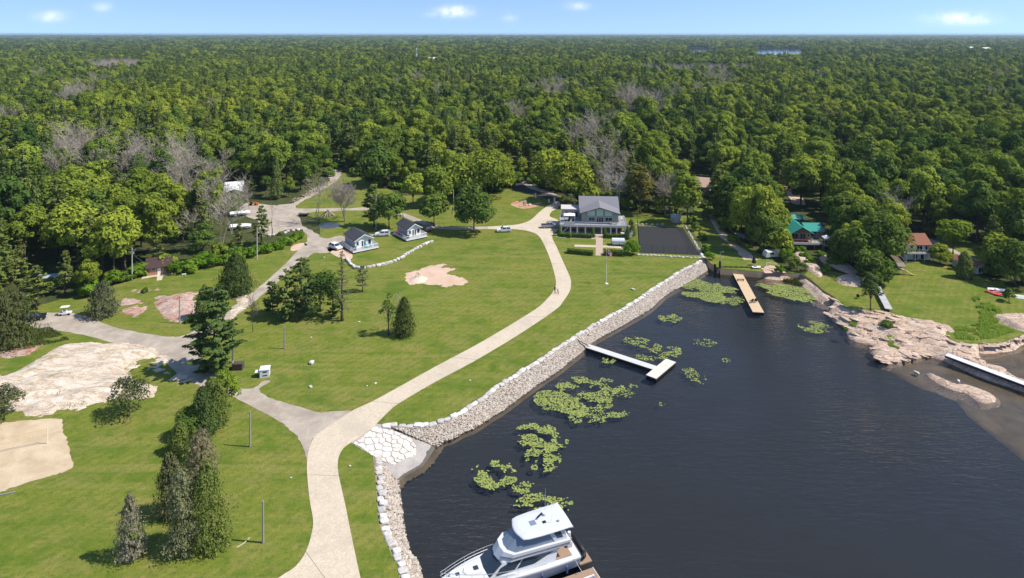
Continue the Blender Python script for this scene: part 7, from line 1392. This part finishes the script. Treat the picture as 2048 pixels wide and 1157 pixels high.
# tall grass and tufts
def grass_patch(label, poly, n, h, mat, z=0.0, wd=.05, name='tall_grass'):
    q = np.array([p[:2] for p in poly]); C = []
    while len(C) < n:
        p = npr.uniform(q.min(0), q.max(0), (n, 2)); p = p[inside(p, [tuple(x) for x in q])]; p = p[fbm(p[:, 0]*.5, p[:, 1]*.5, 3) > .40]; C += p.tolist()
    C = np.array(C[:n]); hh = npr.uniform(.5, 1.2, n)*h; a = npr.uniform(0, 6.283, n); lx = npr.normal(0, .25, n)*hh; ly = npr.normal(0, .25, n)*hh; V = np.empty((n, 3, 3)); V[:, 0] = np.column_stack([C[:, 0]-np.cos(a)*wd, C[:, 1]-np.sin(a)*wd, np.full(n, z)]); V[:, 1] = np.column_stack([C[:, 0]+np.cos(a)*wd, C[:, 1]+np.sin(a)*wd, np.full(n, z)]); V[:, 2] = np.column_stack([C[:, 0]+lx, C[:, 1]+ly, z+hh])
    me = bpy.data.meshes.new(name); me.from_pydata(V.reshape(-1, 3).tolist(), [], np.arange(3*n).reshape(n, 3).tolist()); me.update(); at_ = me.attributes.new('tint', 'FLOAT', 'FACE'); at_.data.foreach_set('value', npr.random(n).astype(np.float32)); me.materials.append(mat); tag(new_obj(name, me), label, 'grass', kind='stuff')
TG = mat_leaf('tall_grass_blades', (.30, .42, .06), (.32, .44, .07), .5, False); RG = mat_leaf('reed_blades', (.10, .13, .035), (.12, .14, .04), .3, False)
grass_patch('tall bright grass at the shore end of the right lawn', GL([(1945,595),(1965,600),(2000,622),(2010,640),(1985,650),(1960,655),(1962,630)]), 5000, .8, TG, 0, .09); grass_patch('rough grass along the shore of the right lawn', GL([(1905,656),(1960,648),(2010,655),(2030,664),(1990,676),(1950,682),(1915,678)]), 6000, .5, TG, 0, .08); grass_patch('reeds standing in the shallows below the channel rocks', GL([(1560,552),(1600,553),(1640,566),(1640,578),(1600,572),(1565,562)], ZW), 3500, .7, RG, ZW-.1, .06, 'reeds')
grass_patch('fringe of grass where the right lawn meets the granite', GL([(1668,597),(1725,615),(1790,626),(1860,642),(1900,650),(1898,656),(1850,648),(1780,632),(1720,624),(1680,612)]), 3500, .3, TG, -.1, .06, 'grass_fringe')
for k, p in enumerate(([(1755,662),(1785,668),(1800,680),(1785,690),(1765,678)], [(1845,655),(1880,655),(1872,664),(1850,664)], [(1735,640),(1760,645),(1770,655),(1745,652)], [(1700,640),(1715,645),(1712,655),(1700,650)], [(1768,690),(1795,692),(1800,702),(1775,700)])): grass_patch('green tuft in a crack of the granite shore, %s' % ['middle', 'right near the sand', 'upper left', 'by the water on the left', 'lower middle'][k], GL(p, -.5), 1100, .4, TG, -.55, .06, 'grass_tuft')
grass_patch('weedy grass on the stony ground at the left edge', GL([(0,690),(60,660),(100,655),(140,680),(90,690),(0,715)]), 5000, .35, RG, 0, .07); grass_patch('bright fern patch at the left edge by the dark car', GL([(8,668),(60,655),(70,662),(20,680)]), 2500, .5, LIME, 0, .1, 'fern_patch'); grass_patch('moss and grass in the cracks of the pale rock', GL([(60,735),(240,690),(300,700),(300,790),(120,825),(40,820)]), 1500, .25, RG, .3, .06, 'grass_tuft')
